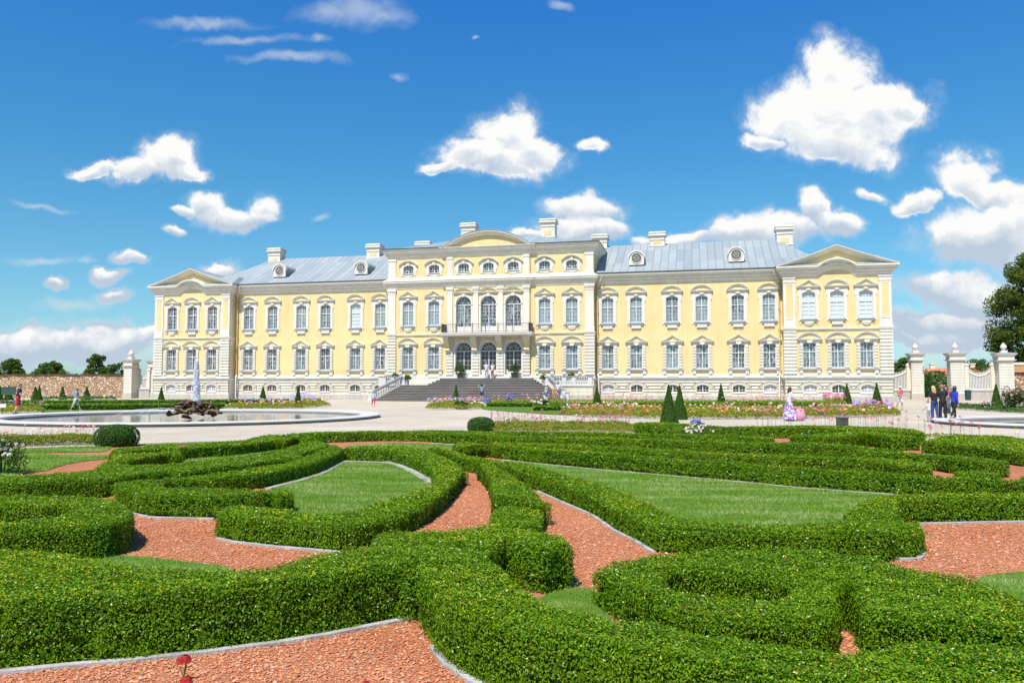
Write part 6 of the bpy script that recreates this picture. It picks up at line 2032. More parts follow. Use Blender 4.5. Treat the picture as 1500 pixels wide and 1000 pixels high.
def fence(label, x, y, L, zt, sag, plinth, rz=th):
    T = empty('garden_fence', (x, y, 0), rz)
    tag(T, label, 'fence', 'concave white fences between the gate piers')
    mb = MB()
    mb.box(-L / 2, L / 2, -.2, .2, 0, plinth, 0)
    mb.box(-L / 2, L / 2, -.26, .26, plinth, plinth + .14, 1)
    mb.build('base_wall', [M['plinth'], M['ledge']], T)
    mb = MB()
    n = 24
    lo = [(-L / 2 + L * i / n, zt - sag * (1 - (2 * i / n - 1) ** 2)) for i in range(n + 1)]
    mb.strip(lo, [(a, b + .2) for a, b in lo], -.09, .09, 0)
    mb.box(-L / 2, L / 2, -.06, .06, plinth + .14, plinth + .26, 0)
    k = int(L / .16)
    for i in range(k + 1):
        xx = -L / 2 + .05 + (L - .1) * i / k
        u = 2 * (xx + L / 2) / L - 1
        zz = zt - sag * (1 - u * u)
        mb.box(xx - .055, xx + .055, -.03, .03, plinth + .14, zz + .05, 1)
        mb.lathe([(.045, 0), (.06, .12), (.0, .34)], cx=xx, z=zz + .19, seg=6, m=1)
    mb.build('picket_panel', [M['white'], M['balus']], T)
    for s in (-1, 1):
        mb = MB()
        xx = s * (L / 2 - .12)
        mb.box(xx - .2, xx + .2, -.25, .25, plinth, zt + .35, 0)
        mb.box(xx - .26, xx + .26, -.3, .3, zt + .35, zt + .5, 0)
        mb.prism([(xx - .24, zt + .5), (xx + .24, zt + .5), (xx + s * .24, zt + .95), (xx + s * .1, zt + .8)][::1], -.2, .2, 0)
        mb.build('end_post', M['cream'], T)
fence('white concave fence between the left gate pier and the palace', -46.45, 100.6, 1.9, 3.1, .75, 1.05)
fence('white concave fence between the palace corner and the open gate', 44.6, 92.8, 3.0, 3.5, .85, .95)
fence('white concave fence between the two rightmost gate piers', 52.85, 90.2, 2.9, 3.5, .85, .98)
# open gate leaf
T = empty('gate_leaf', (47.55, 92.2, 0), R(62))
tag(T, 'tall pale wooden gate leaf standing open beside the left pier of the gateway', 'gate')
mb = MB()
for k in range(9):
    mb.box(.05 + .2 * k, .22 + .2 * k, -.03, .03, .12, 3.3 + .12 * k, 0)
for z in (.4, 1.9, 3.1):
    mb.box(0, 1.9, -.05, .05, z, z + .14, 0)
mb.box(-.03, .06, -.07, .07, .05, 3.4, 0); mb.box(1.86, 1.98, -.07, .07, .05, 4.4, 0)
mb.build('boards', M['balus'], T)
W = empty('stone_wall', (88.0, 82.6, 0), th)
tag(W, 'stone wall with tan tiled coping right of the last gate pier', 'wall')
mb = MB()
mb.box(-33.2, 0, 0, .6, 0, 3.15, 0)
mb.build('masonry', M['stonewall'], W)
mb = MB()
mb.add([(-33.2, -.25, 3.1), (0, -.25, 3.1), (0, .5, 3.95), (-33.2, .5, 3.95), (-33.2, 1.1, 3.1), (0, 1.1, 3.1)], [(0, 1, 2, 3), (3, 2, 5, 4), (0, 3, 4), (1, 5, 2), (0, 4, 5, 1)], 0)
mb.box(-33.2, 0, .32, .68, 3.93, 4.22, 1)
mb.box(-33.2, 0, -.2, .8, 3.0, 3.11, 2)
mb.build('coping', [M['tan_coping'], M['white'], M['bark']], W)
# red roofed outbuilding
def outbuilding(label, x, y, L):
    T = empty('outbuilding', (x, y, 0), th)
    tag(T, label, 'building', 'red roofed outbuildings beyond the gate')
    mb = MB(); mb.box(-L / 2, L / 2, 0, 7, 0, 2.9, 0); mb.build('wall', M['cream'], T)
    mb = MB()
    mb.add([(-L / 2 - .3, -.4, 2.8), (L / 2 + .3, -.4, 2.8), (L / 2 + .3, 3.5, 4.6), (-L / 2 - .3, 3.5, 4.6), (-L / 2 - .3, 7.4, 2.8), (L / 2 + .3, 7.4, 2.8)], [(0, 1, 2, 3), (3, 2, 5, 4), (0, 3, 4), (1, 5, 2), (0, 4, 5, 1)], 0)
    R_ = mb.build('roof', M['terracotta'], T)
    for s in (-.44, .1):
        mb = MB(); x0 = s * L; mb.box(x0 - .35, x0 + .35, 3.2, 3.9, 4.2, 5.4, 0); mb.box(x0 - .42, x0 + .42, 3.1, 4.0, 5.2, 5.4, 0); mb.build('chimney', M['cream'], R_)
    for k in range(int(L / 3)):
        mb = MB(); x0 = -L / 2 + 1.2 + 3 * k; mb.box(x0, x0 + .9, -.04, .1, 1.0, 2.2, 0); mb.build('window', M['pane_base'], T)
outbuilding('long low outbuilding with a red clay roof beyond the open gate', 79., 137, 12)
outbuilding('red roofed outbuilding seen over the rightmost fence', 88.5, 135, 9.)
def roundbush(label, x, y, w, h):
    T = empty('hedge_bush', (x, y, 0)); tag(T, label, 'bush', 'rounded bushes beyond the gate')
    n = 2600
    d = rng.normal(size=(n, 3)); d /= np.linalg.norm(d, axis=1)[:, None]
    C = d * np.array((w / 2, w / 2.4, h * .55)) * (1 + .12 * vnoise(d, 4., 3) + rng.normal(0, .05, n))[:, None]
    C[:, 2] += h * .45
    k = C[:, 2] > .02
    place('foliage', leaf_mesh('foliage', C[k], d[k], np.full(k.sum(), .26), [M['ballbush']], wid=.7, jitter=1.), T)
    mb = MB(); mb.tube((0, 0, 0), (0, 0, h * .6), .12, .06, 6); mb.build('stem', M['bark'], T)
roundbush('rounded green bush filling the open gateway', 57.5, 108, 3.8, 3.5)
roundbush('second rounded bush in the gateway, to the left', 54.8, 107, 2.6, 3.2)
roundbush('low rounded bush seen over the rightmost fence', 63.5, 108, 4.6, 4.0)
# parked van behind the gateway
T = empty('parked_van', (60.5, 116, 0), R(-10)); tag(T, 'red and white van parked behind the gateway people', 'van')
mb = MB()
mb.prism([(-2.1, .35), (2.1, .35), (2.15, .9), (1.75, 1.15), (1.2, 1.95), (-2.0, 1.98), (-2.12, 1.2)], -.9, .9, 0)
mb.prism([(-2.0, 1.98), (1.2, 1.95), (1.0, 2.1), (-1.9, 2.12)], -.8, .8, 1)
mb.build('body', [cmat('van_red', (.50, .04, .04), .4), M['white']], T)
mb = MB(); mb.box(-1.8, 1.1, -.915, -.90, 1.25, 1.8, 0); mb.build('window', M['pane_base'], T)
for x in (-1.3, 1.35):
    for y in (-.86, .86):
        mb = MB(); mb.tube((x, y - .1, .34), (x, y + .1, .34), .34, seg=16); mb.build('wheel', M['dark_metal'], T)

# ------------------------------------------------------------------ fountain
def basin(label, x, y, rx, ry, group='round stone fountain basins'):
    T = empty('fountain_basin', (x, y, 0)); tag(T, label, 'fountain basin', group)
    mb = MB()
    n = 96
    path = [(rx * math.cos(2 * math.pi * k / n), ry * math.sin(2 * math.pi * k / n)) for k in range(n)]
    mb.sweep(path, [(.0, -.05), (.02, .0), (.0, .06), (.03, .08), (.10, .10)], 1, closed=True)
    mb.sweep(path, [(.10, .10), (.13, .125), (.12, .155), (.06, .175), (-.75, .165), (-.85, .16), (-.90, .13), (-.90, .10)], 0, closed=True)
    mb.sweep(path, [(-.90, .10), (-.98, .06), (-.98, -.3)], 1, closed=True)
    mb.build('rim', [M['basin'], M['basin_side']], T)
    n = 72
    mb = MB(); mb.add([((rx - .95) * math.cos(2 * math.pi * k / n), (ry - .95) * math.sin(2 * math.pi * k / n), .045) for k in range(n)], [tuple(range(n))])
    w = mb.build('water', M['water'], T, (0, 0, -.04))
    return T
FX, FY = -17.0, 42.6
basin('wide round stone fountain basin with brown rocks in its middle, left', FX, FY, 9.75, 9.3)
basin('round stone basin cut by the right picture edge', 28.9, 35.4, 9.6, 6.6)
T = empty('rock_mound', (FX + .55, FY - 1.2, 0)); tag(T, 'heap of brown flat rocks in the middle of the left fountain', 'rocks')
rgk = np.random.default_rng(3)
for k in range(99):
    a = rgk.uniform(0, 6.28); r = 1.25 * math.sqrt(rgk.uniform(0, 1)); hgt = 1.02 * (1 - (r / 1.45) ** 2) * rgk.uniform(.35, 1)
    sz = rgk.uniform(.14, .26)
    V = rgk.normal(size=(9, 3)); V /= np.linalg.norm(V, axis=1)[:, None]
    V = V * np.array((sz * 1.35, sz, sz * .42)) * rgk.uniform(.8, 1.2, (9, 1))
    import bmesh
    bm = bmesh.new()
    for v in V: bm.verts.new(v)
    bmesh.ops.convex_hull(bm, input=bm.verts)
    bmesh.ops.delete(bm, geom=[v for v in bm.verts if not v.link_faces], context='VERTS')
    me = bpy.data.meshes.new('rock'); bm.to_mesh(me); bm.free(); me.materials.append(M['rock'])
    o = place('rock', me, T, (r * math.cos(a), r * math.sin(a), .05 + hgt))
    o.rotation_euler = (rgk.normal(0, .45), rgk.normal(0, .45), rgk.uniform(0, 6.28))
T = empty('water_jet', (FX + .62, FY - 1.2, .75)); tag(T, 'white column of water rising from the rocks of the left fountain', 'water jet')
n = 3600
t = rng.uniform(0, 1, n) ** .85
a = rng.uniform(0, 6.28, n); rr = (.25 - .15 * t) * np.sqrt(rng.uniform(.0, 1, n)) * (1 + .08 * np.sin(t * 19))
C = np.stack([rr * np.cos(a), rr * np.sin(a), t * 2.25 + rng.normal(0, .03, n)], -1)
d = np.stack([np.cos(a), np.sin(a), np.full(n, .6)], -1)
place('spray', leaf_mesh('spray', C, d, np.full(n, .075), [M['foam']], wid=.7, jitter=1.), T)['kind'] = 'stuff'
mb = MB(); mb.lathe([(.21, -.3), (.18, .3), (.13, 1.), (.10, 1.7), (.06, 2.1), (.0, 2.28)], seg=12); mb.build('column', M['foam'], T, smooth=True)
for k, (a0, rad, hh) in enumerate(((2.5, 3.4, .42), (2.75, 4.0, .40), (3.0, 3.1, .40), (3.3, 4.4, .38), (.15, 2.6, .40), (.45, 2.9, .42))):
    mb = MB()
    S = empty('water_stream', (FX + .5, FY - .5, 0))
    tag(S, 'thin arching stream of water in the left fountain', 'water stream', 'thin streams over the left fountain')
    pts = []
    for i in range(11):
        u = i / 10
        r = rad * (1 - .75 * u)
        pts.append((r * math.cos(a0), r * math.sin(a0) * .6, .1 + hh * 4 * u * (1 - u) * .9 + .1 * u))
    for p, q in zip(pts, pts[1:]):
        mb.tube(p, q, .010, .010, 5)
    mb.build('stream', M['stream'], S)

# ------------------------------------------------------------------ small things
def potted(label, s, d, z, pw, ph, fw, fh, n, fl=None):
    P = PAL.matrix_basis if False else None
    c, sn = math.cos(th), math.sin(th)
    x = PAL.location.x + s * c - d * sn
    y = PAL.location.y + s * sn + d * c
    T = empty('potted_plant', (x, y, z)); tag(T, label, 'potted plant', 'potted plants at the staircase')
    mb = MB(); mb.lathe([(pw * .36, 0), (pw * .5, ph * .9), (pw * .54, ph * .92), (pw * .54, ph), (pw * .44, ph * .98)], seg=14); mb.build('pot', M['dark_metal'] if pw > .6 else M['balus'], T)
    dd = rng.normal(size=(n, 3)); dd[:, 2] = np.abs(dd[:, 2]); dd /= np.linalg.norm(dd, axis=1)[:, None]
    C = dd * np.array((fw / 2, fw / 2, fh * .75)) * rng.uniform(.45, 1.1, n)[:, None]
    C[:, 2] += ph + fh * .12
    place('foliage', leaf_mesh('foliage', C, dd, np.full(n, .20), [M['herb_dark']], wid=.45, jitter=.9), T)
    mb = MB()
    for k in range(6):
        mb.tube((0, 0, ph * .9), (.25 * fw * math.cos(k), .25 * fw * math.sin(k), ph + fh * .5), .02, .01, 5)
    mb.build('stems', M['stem'], T)
potted('leafy palm in a dark tub left of the middle entrance door', -3.15, -.42, 2.40, .72, .62, 1.25, 1.15, 620)
potted('leafy palm in a dark tub right of the middle entrance door', 2.95, -.42, 2.40, .72, .62, 1.25, 1.15, 620)
potted('small plant in a pale pot at the left end of the stair landing', -8.6, -2.35, 1.66, .5, .55, .9, .7, 300)
potted('small plant in a pale pot at the right end of the stair landing', 6.6, -2.35, 1.66, .5, .55, .9, .7, 300)
potted('small plant on the left terrace behind the balustrade', -10.4, -1.2, 1.66, .5, .75, .9, .7, 240)
potted('small plant on the right terrace behind the lattice', 9.3, -1.2, 1.66, .5, .75, .9, .7, 240)

T = empty('notice_board', (-39.6, 62.8, 0)); tag(T, 'green notice board on thin legs at the far left', 'sign')
mb = MB(); mb.box(-.55, .55, -.04, .04, .95, 1.5, 0); mb.box(-.6, .6, -.06, .06, 1.48, 1.56, 0); mb.build('board', cmat('board_green', (.035, .09, .055), .5), T)
for x in (-.4, .4):
    mb = MB(); mb.tube((x, 0, 1.0), (x * 1.5, -.15, 0), .025, seg=6); mb.build('leg', M['dark_metal'], T)
T = empty('plant_label', (-30.6, 48.0, 0)); tag(T, 'small white sign on a stake in the far left flower bed', 'sign')
mb = MB(); mb.box(-.2, .2, -.01, .01, .38, .60); mb.build('plate', M['sash'], T)
mb = MB(); mb.tube((0, .02, 0), (0, .02, .5), .015, seg=6); mb.build('stake', M['dark_metal'], T)
T = empty('litter_bin', (50.6, 88.6, 0)); tag(T, 'dark green litter bin in front of the right curved fence', 'bin')
mb = MB(); mb.lathe([(.26, 0), (.30, .05), (.33, .95), (.36, .97), (.36, 1.05), (.25, 1.12), (.0, 1.14)], seg=16); mb.build('drum', cmat('bin_green', (.015, .06, .055), .5), T)
T = empty('planter_box', (14.2, 34.4, 0)); tag(T, 'small dark box at the path edge behind the right hedges', 'box')
mb = MB(); mb.box(-.2, .2, -.16, .16, 0, .34); mb.box(-.22, .22, -.18, .18, .31, .36); mb.build('box', M['dark_metal'], T)
mb = MB(); mb.box(-.18, .18, -.14, .14, .32, .365); mb.build('soil', M['soil'], T)

# ------------------------------------------------------------------ people
SKIN = cmat('skin', (.58, .36, .26), .6)
def remesh(o, vs):
    m = o.modifiers.new('skin surface', 'REMESH')
    m.mode = 'VOXEL'; m.voxel_size = vs; m.use_smooth_shade = True
    s = o.modifiers.new('relax', 'SMOOTH'); s.factor = .5; s.iterations = 3
def limb(a, l, ang, side=0., bend=(0, 0)):
    """point at distance l from a; ang = swing forward (radians), side = outwards"""
    return (a[0] + l * math.sin(side), a[1] + l * math.sin(ang) * math.cos(side), a[2] - l * math.cos(ang) * math.cos(side))

def person(label, x, y, z, height, face, legs=((.35, .1), (-.3, .45)), arms=((.3, .5, .1), (-.25, .3, .1)), top=(.5, .5, .5), sleeve='short',
           bottom=('pants', (.05, .05, .06)), hair=('short', (.05, .03, .02)), hat=None, hold=None, shoe=(.05, .05, .05), group='visitors in the garden', lean=.03, build_=1.0, tilt=0.):
    s = height / 1.72
    T = empty('person', (x, y, z), face)
    tag(T, label, 'person', group)
    b = build_
    hipz = .90
    pel = (0, 0, .95); che = (0, lean, 1.28); nek = (0, lean * 1.3, 1.45); hed = (0, lean * 1.3 + .03, 1.60)
    S = lambda p: (p[0] * s, p[1] * s, p[2] * s)
    body = MB()
    def cap(mb, p, q, r0, r1):
        mb.capsule(S(p), S(q), r0 * s, r1 * s, 12)
    J = {}
    for i, sg in enumerate((-1, 1)):
        hip = (sg * .085 * b, 0, hipz)
        th_, kn = legs[i]
        knee = limb(hip, .42, th_, sg * .03)
        ank = limb(knee, .41, th_ - kn, 0)
        J['hip', i], J['knee', i], J['ank', i] = hip, knee, ank
        cap(body, hip, knee, .080 * b, .052); cap(body, knee, (knee[0], knee[1] - .005, (knee[2] * .6 + ank[2] * .4)), .052, .052); cap(body, knee, ank, .050, .034)
        toe = (ank[0], ank[1] + .15 * math.cos(th_ - kn), ank[2] - .045 + .15 * math.sin(th_ - kn) * .6)
        cap(body, (ank[0], ank[1] - .03, ank[2] - .03), toe, .038, .026)
        J['toe', i] = toe
        sh = (sg * .175 * b, lean, 1.405)
        a0, el, out_ = arms[i]
        elb = limb(sh, .29, a0, sg * out_)
        wri = limb(elb, .25, a0 + el, sg * (out_ * .3))
        J['sh', i], J['elb', i], J['wri', i] = sh, elb, wri
        cap(body, sh, elb, .048 * b, .036); cap(body, elb, wri, .036, .024)
        d = np.array(wri) - np.array(elb); d /= np.linalg.norm(d)
        pal = np.array(wri) + d * .045
        cap(body, wri, tuple(pal + d * .03), .026, .030)
        lat = np.array((0, 1., 0)); lat = lat - d * (lat @ d)
        lat = lat / (np.linalg.norm(lat) + 1e-6) if np.linalg.norm(lat) > .2 else np.array((1., 0, 0))
        inn = np.cross(d, lat)
        for f_, ln in enumerate((.062, .075, .070, .055)):
            r0 = pal + d * .05 + lat * (-.028 + .0187 * f_)
            mid = r0 + d * ln * .55
            tip = mid + d * ln * .38 - inn * sg * .018
            cap(body, tuple(r0), tuple(mid), .0105, .0098); cap(body, tuple(mid), tuple(tip), .0098, .0085)
        tb = pal + lat * .03
        cap(body, tuple(tb), tuple(tb + d * .035 + lat * .03), .012, .010)
    cap(body, (-.06 * b, 0, .93), (.06 * b, 0, .93), .105 * b, .105 * b)
    cap(body, pel, (0, lean * .5, 1.12), .125 * b, .115 * b)
    cap(body, (-.05, lean * .6, 1.15), (-.07, lean, 1.33), .095 * b, .105 * b); cap(body, (.05, lean * .6, 1.15), (.07, lean, 1.33), .095 * b, .105 * b)
    cap(body, (-.13 * b, lean, 1.405), (.13 * b, lean, 1.405), .055, .055)
    cap(body, (0, lean, 1.40), nek, .062, .052); cap(body, nek, (0, nek[1] + .01, 1.54), .050, .050)
    cap(body, (0, hed[1] - .008, 1.555), (0, hed[1] - .012, 1.635), .072, .088)
    cap(body, (0, hed[1] + .03, 1.53), (0, hed[1] + .035, 1.56), .042, .05)
    cap(body, (0, hed[1] + .085, 1.60), (0, hed[1] + .105, 1.575), .010, .015)     # nose
    for sg in (-1, 1):
        cap(body, (sg * .086, hed[1] - .01, 1.575), (sg * .09, hed[1] - .015, 1.615), .012, .016)
    o = body.build('body', SKIN, T); remesh(o, .0115 * s)
    for sg in (-1, 1):
        mb = MB(); cap(mb, (sg * .032, hed[1] + .078, 1.605), (sg * .034, hed[1] + .078, 1.605), .010, .010); mb.build('eye', cmat('eye', (.02, .015, .012), .3), T)
    mb = MB(); cap(mb, (-.018, hed[1] + .082, 1.545), (.018, hed[1] + .082, 1.545), .007, .007); mb.build('mouth', cmat('lips', (.40, .13, .11), .6), T)
    # shirt
    tm = cmat('cloth_%d_%d_%d' % tuple(int(c * 255) for c in top), top)
    mb = MB()
    e = .016
    z0 = .90 if bottom[0] != 'tucked' else .98
    cap(mb, (-.055 * b, 0, z0), (.055 * b, 0, z0), .105 * b + e, .105 * b + e)
    cap(mb, pel, (0, lean * .5, 1.12), .125 * b + e, .115 * b + e)
    for sg in (-1, 1):
        cap(mb, (sg * .05, lean * .6, 1.15), (sg * .07, lean, 1.33), .095 * b + e, .105 * b + e)
    cap(mb, (-.13 * b, lean, 1.40), (.13 * b, lean, 1.40), .055 + e, .055 + e)
    cap(mb, (0, lean, 1.36), (0, nek[1], 1.42), .07 + e, .058)
    for i in (0, 1):
        sh, el, wr = J['sh', i], J['elb', i], J['wri', i]
        if sleeve == 'short':
            q = tuple(np.array(sh) * .4 + np.array(el) * .6); cap(mb, sh, q, .052 * b + e, .048 + e)
        elif sleeve == 'long':
            cap(mb, sh, el, .05 * b + e, .04 + e); q = tuple(np.array(el) * .1 + np.array(wr) * .9); cap(mb, el, q, .038 + e, .03 + e)
    o = mb.build('shirt', tm, T); remesh(o, .014 * s)
    bm_ = cmat('cloth_%d_%d_%d' % tuple(int(c * 255) for c in bottom[1]), bottom[1])
    if bottom[0] in ('pants', 'shorts', 'tucked', 'crop'):
        mb = MB(); e = .014
        cap(mb, (-.055 * b, 0, .92), (.055 * b, 0, .92), .112 * b + e, .112 * b + e)
        for i in (0, 1):
            h_, k_, a_ = J['hip', i], J['knee', i], J['ank', i]
            if bottom[0] == 'shorts':
                q = tuple(np.array(h_) * .15 + np.array(k_) * .85); cap(mb, h_, q, .084 * b + e, .07 + e)
            else:
                cap(mb, h_, k_, .082 * b + e, .056 + e)
                f_ = .6 if bottom[0] == 'crop' else .95
                q = tuple(np.array(k_) * (1 - f_) + np.array(a_) * f_); cap(mb, k_, q, .056 + e, .042 + e)
        o = mb.build('trousers' if bottom[0] != 'shorts' else 'shorts', bm_, T); remesh(o, .014 * s)
    else:                                     # skirt or dress to given hem height
        hem, flare = bottom[2], bottom[3]
        mb = MB(); n = 40; rows = 9
        V = []
        for r in range(rows):
            u = r / (rows - 1)
            zz = 1.0 + (hem - 1.0) * u
            for k in range(n):
                a = 2 * math.pi * k / n
                w = (.135 * b + .02) + (flare - .15) * u ** .8
                w *= 1 + .07 * u * math.sin(a * 9 + 1.3)
                V.append(S((w * math.cos(a), w * .82 * math.sin(a), zz)))
        F = [(r * n + k, r * n + (k + 1) % n, (r + 1) * n + (k + 1) % n, (r + 1) * n + k) for r in range(rows - 1) for k in range(n)]
        F.append(tuple(range(n)))
        mt = bottom[4] if len(bottom) > 4 else bm_
        mb.add(V, F); mb.build('skirt', mt, T, smooth=True)
    for i in (0, 1):
        a_, t_ = J['ank', i], J['toe', i]
        mb = MB(); cap(mb, (a_[0], a_[1] - .035, a_[2] - .034), (t_[0], t_[1] + .01, t_[2]), .045, .034)
        o = mb.build('shoe', cmat('shoe_%d' % int(shoe[0] * 255), shoe), T)
    if hair:
        kind, hc = hair
        hm = cmat('hair_%d_%d' % (int(hc[0] * 255), int(hc[2] * 255)), hc, .5)
        mb = MB()
        cap(mb, (0, hed[1] - .03, 1.60), (0, hed[1] - .022, 1.652), .086, .093)
        cap(mb, (-.05, hed[1] + .02, 1.67), (.05, hed[1] + .02, 1.67), .042, .042)
        if kind == 'long':
            cap(mb, (-.04, hed[1] - .06, 1.60), (-.05, hed[1] - .085, 1.36), .062, .05)
            cap(mb, (.04, hed[1] - .06, 1.60), (.05, hed[1] - .085, 1.36), .062, .05)
            cap(mb, (0, hed[1] - .075, 1.55), (0, hed[1] - .10, 1.30), .06, .035)
            for sg in (-1, 1):
                cap(mb, (sg * .078, hed[1] - .02, 1.62), (sg * .082, hed[1] - .03, 1.44), .03, .025)
        if kind == 'bob':
            for sg in (-1, 1):
                cap(mb, (sg * .07, hed[1] - .03, 1.62), (sg * .075, hed[1] - .035, 1.49), .042, .036)
            cap(mb, (0, hed[1] - .07, 1.6), (0, hed[1] - .08, 1.48), .055, .05)
        o = mb.build('hair', hm, T); remesh(o, .012 * s)
    if hat:
        mb = MB()
        mb.lathe([(.155, 1.645), (.155, 1.655), (.105, 1.665), (.10, 1.71), (.075, 1.745), (.0, 1.755)] if hat[0] == 'brim' else [(.105, 1.64), (.106, 1.69), (.08, 1.735), (.0, 1.75)], seg=18)
        mb.v = [S((px, py + hed[1] - .01, pz)) for px, py, pz in mb.v]
        if hat[0] == 'cap':
            mb.box(-.07 * s, .07 * s, (hed[1] + .06) * s, (hed[1] + .19) * s, 1.645 * s, 1.66 * s)
        mb.build('hat', cmat('hat_%d_%d' % (int(hat[1][0] * 255), int(hat[1][1] * 255)), hat[1]), T)
    return T, J, s

def hand_pos(T, J, s, i):
    p = np.array(J['wri', i]) * s
    d = np.array(J['wri', i]) - np.array(J['elb', i]); d /= np.linalg.norm(d)
    p = p + d * .08 * s
    a = T.rotation_euler.z
    return (T.location.x + p[0] * math.cos(a) - p[1] * math.sin(a), T.location.y + p[0] * math.sin(a) + p[1] * math.cos(a), T.location.z + p[2])

def mat_floral():
    m, nt, p = nodes_of('floral_skirt_cloth')
    tc = N(nt, 'ShaderNodeTexCoord')
    v = N(nt, 'ShaderNodeTexNoise', i_Scale=9., i_Detail=3, i_Roughness=.6)
    nt.links.new(tc.outputs['Object'], v.inputs['Vector'])
    c = ramp(nt, v.outputs[0], [(.46, (.72, .68, .78)), (.54, (.22, .12, .45)), (.66, (.10, .05, .25))])
    nt.links.new(c, p.inputs['Base Color']); p.inputs['Roughness'].default_value = .85
    return m
def mat_print(name, a, b, sc=14.):
    m, nt, p = nodes_of(name)
    tc = N(nt, 'ShaderNodeTexCoord')
    v = N(nt, 'ShaderNodeTexNoise', i_Scale=sc, i_Detail=2)
    nt.links.new(tc.outputs['Object'], v.inputs['Vector'])
    nt.links.new(ramp(nt, v.outputs[0], [(.47, a), (.53, b)]), p.inputs['Base Color']); p.inputs['Roughness'].default_value = .85
    return m
FLORAL = mat_floral()
SPOT = mat_print('printed_dress', (.62, .30, .12), (.06, .03, .02))
REDP = mat_print('red_white_print', (.62, .60, .58), (.40, .04, .08), 10.)

E_, W_, N_, S_ = -math.pi / 2, math.pi / 2, 0., math.pi   # facing right, left, away, towards the viewer
person('man in a navy T-shirt and red shorts striding past the far left flower bed', -29.45, 47.6, 0, 1.80, E_ + .3, ((.18, .75), (-.05, .25)), ((-.45, .15, .25), (.35, .25, .25)), (.018, .018, .055), 'short', ('shorts', (.42, .03, .03)), ('short', (.06, .04, .03)), shoe=(.10, .07, .06), lean=.07)
person('boy in a light blue T-shirt and white shorts walking behind the fountain', -28.05, 51.4, 0, 1.50, E_ + .2, ((.38, .08), (-.38, .12)), ((-.25, .2, .1), (.25, .3, .1)), (.24, .34, .52), 'short', ('shorts', (.62, .62, .62)), ('short', (.10, .06, .04)), shoe=(.5, .4, .35))
person('small child in pink hat and red leggings by the left foot of the stairs', -11.05, 63.7, 0, 1.22, S_ + .4, ((.3, .2), (-.25, .3)), ((.3, .5, .15), (-.2, .4, .15)), (.46, .58, .75), 'short', ('crop', (.50, .05, .08)), ('short', (.2, .1, .06)), ('brim', (.70, .22, .30)), shoe=(.55, .08, .1))
person('woman in a grey blue top photographing the palace, arms raised, on the lowest steps', -3.0, 79.3, .17, 1.62, N_ + .15, ((.05, .05), (-.03, .05)), ((1.35, 1.35, .38), (1.3, 1.4, .34)), (.20, .26, .38), 'short', ('shorts', (.02, .025, .06)), ('bob', (.02, .015, .012)), shoe=(.06, .06, .06))
def pal_xy(s, d):
    c, sn = math.cos(th), math.sin(th)
    return PAL.location.x + s * c - d * sn, PAL.location.y + s * sn + d * c
x, y = pal_xy(-.12, -.55)
person('man in a pale blue shirt and grey trousers standing at the middle door', x, y, 2.404, 1.74, N_ + .3, ((.05, .05), (-.05, .05)), ((.25, .7, .25), (.2, .6, .25)), (.52, .58, .66), 'short', ('pants', (.42, .40, .38)), ('short', (.30, .27, .24)), shoe=(.12, .1, .08))
x, y = pal_xy(.55, -.55)
person('woman in a red and white print standing at the middle door', x, y, 2.404, 1.62, N_ - .4, ((.05, .05), (-.08, .1)), ((.3, .9, .1), (.2, .6, .1)), (.60, .55, .52), 'short', ('pants', (.36, .05, .07)), ('short', (.45, .38, .30)), shoe=(.5, .3, .3))
person('man in white cap and blue shorts, hand raised to his head, near right balustrade', 3.45, 79.2, 0, 1.72, W_ + .6, ((.05, .1), (-.1, .1)), ((1.3, 2.0, .3), (-.1, .9, .3)), (.46, .52, .55), 'short', ('shorts', (.04, .07, .38)), ('short', (.2, .15, .1)), ('cap', (.72, .70, .66)), shoe=(.3, .25, .2))
T_, J_, s_ = person('woman in an orange and brown print dress by the foot of the right balustrade', 4.15, 79.0, 0, 1.60, S_ + .3, ((.05, .05), (-.05, .05)), ((.2, .7, .15), (.2, .6, .15)), (.50, .24, .10), 'short', ('skirt', (.5, .24, .1), .52, .24, SPOT), ('short', (.22, .06, .03)), shoe=(.4, .3, .25))
person('reddish haired woman in white standing on a step by the right balustrade', 4.62, 80.4, .33, 1.66, S_, ((.05, .05), (-.05, .05)), ((.2, .4, .1), (.2, .4, .1)), (.62, .62, .62), 'short', ('shorts', (.12, .15, .30)), ('bob', (.20, .05, .02)), shoe=(.4, .3, .25))
person('child in white and pale blue beside the right balustrade foot', 5.12, 79.0, 0, 1.25, S_ - .4, ((.1, .1), (-.1, .1)), ((.1, .3, .1), (.1, .3, .1)), (.60, .64, .68), 'short', ('pants', (.28, .38, .58)), ('short', (.35, .22, .12)), shoe=(.5, .5, .5))
T_, J_, s_ = person('brown haired woman in a white top and long purple floral skirt holding a phone', 13.6, 39.2, 0, 1.64, E_ + .1, ((.2, .1), (-.2, .2)), ((.35, 1.0, .1), (.3, 1.05, .1)), (.70, .67, .66), 'short', ('skirt', (.5, .4, .6), .07, .40, FLORAL), ('long', (.075, .025, .015)), shoe=(.35, .25, .2))
hp = hand_pos(T_, J_, s_, 1)
P_ = empty('phone', hp, E_); tag(P_, 'dark phone held in front of the woman in the floral skirt', 'phone')
mb = MB(); mb.box(-.04, .04, -.005, .07, -.006, .006, 0); mb.build('case', M['dark_metal'], P_)
mb = MB(); mb.box(-.034, .034, .002, .064, .0062, .0075, 0); mb.build('screen', M['pane_base'], P_)
P_ = empty('shopping_bag', (14.10, 39.15, 0)); tag(P_, 'pink fabric bag beside the long floral skirt', 'bag')
mb = MB(); mb.lathe([(.20, .02), (.27, .10), (.27, .3), (.20, .5), (.09, .60), (.05, .62)], seg=16, sy=.7); mb.build('pouch', cmat('bag_pink', (.62, .30, .40)), P_, smooth=True)
mb = MB()
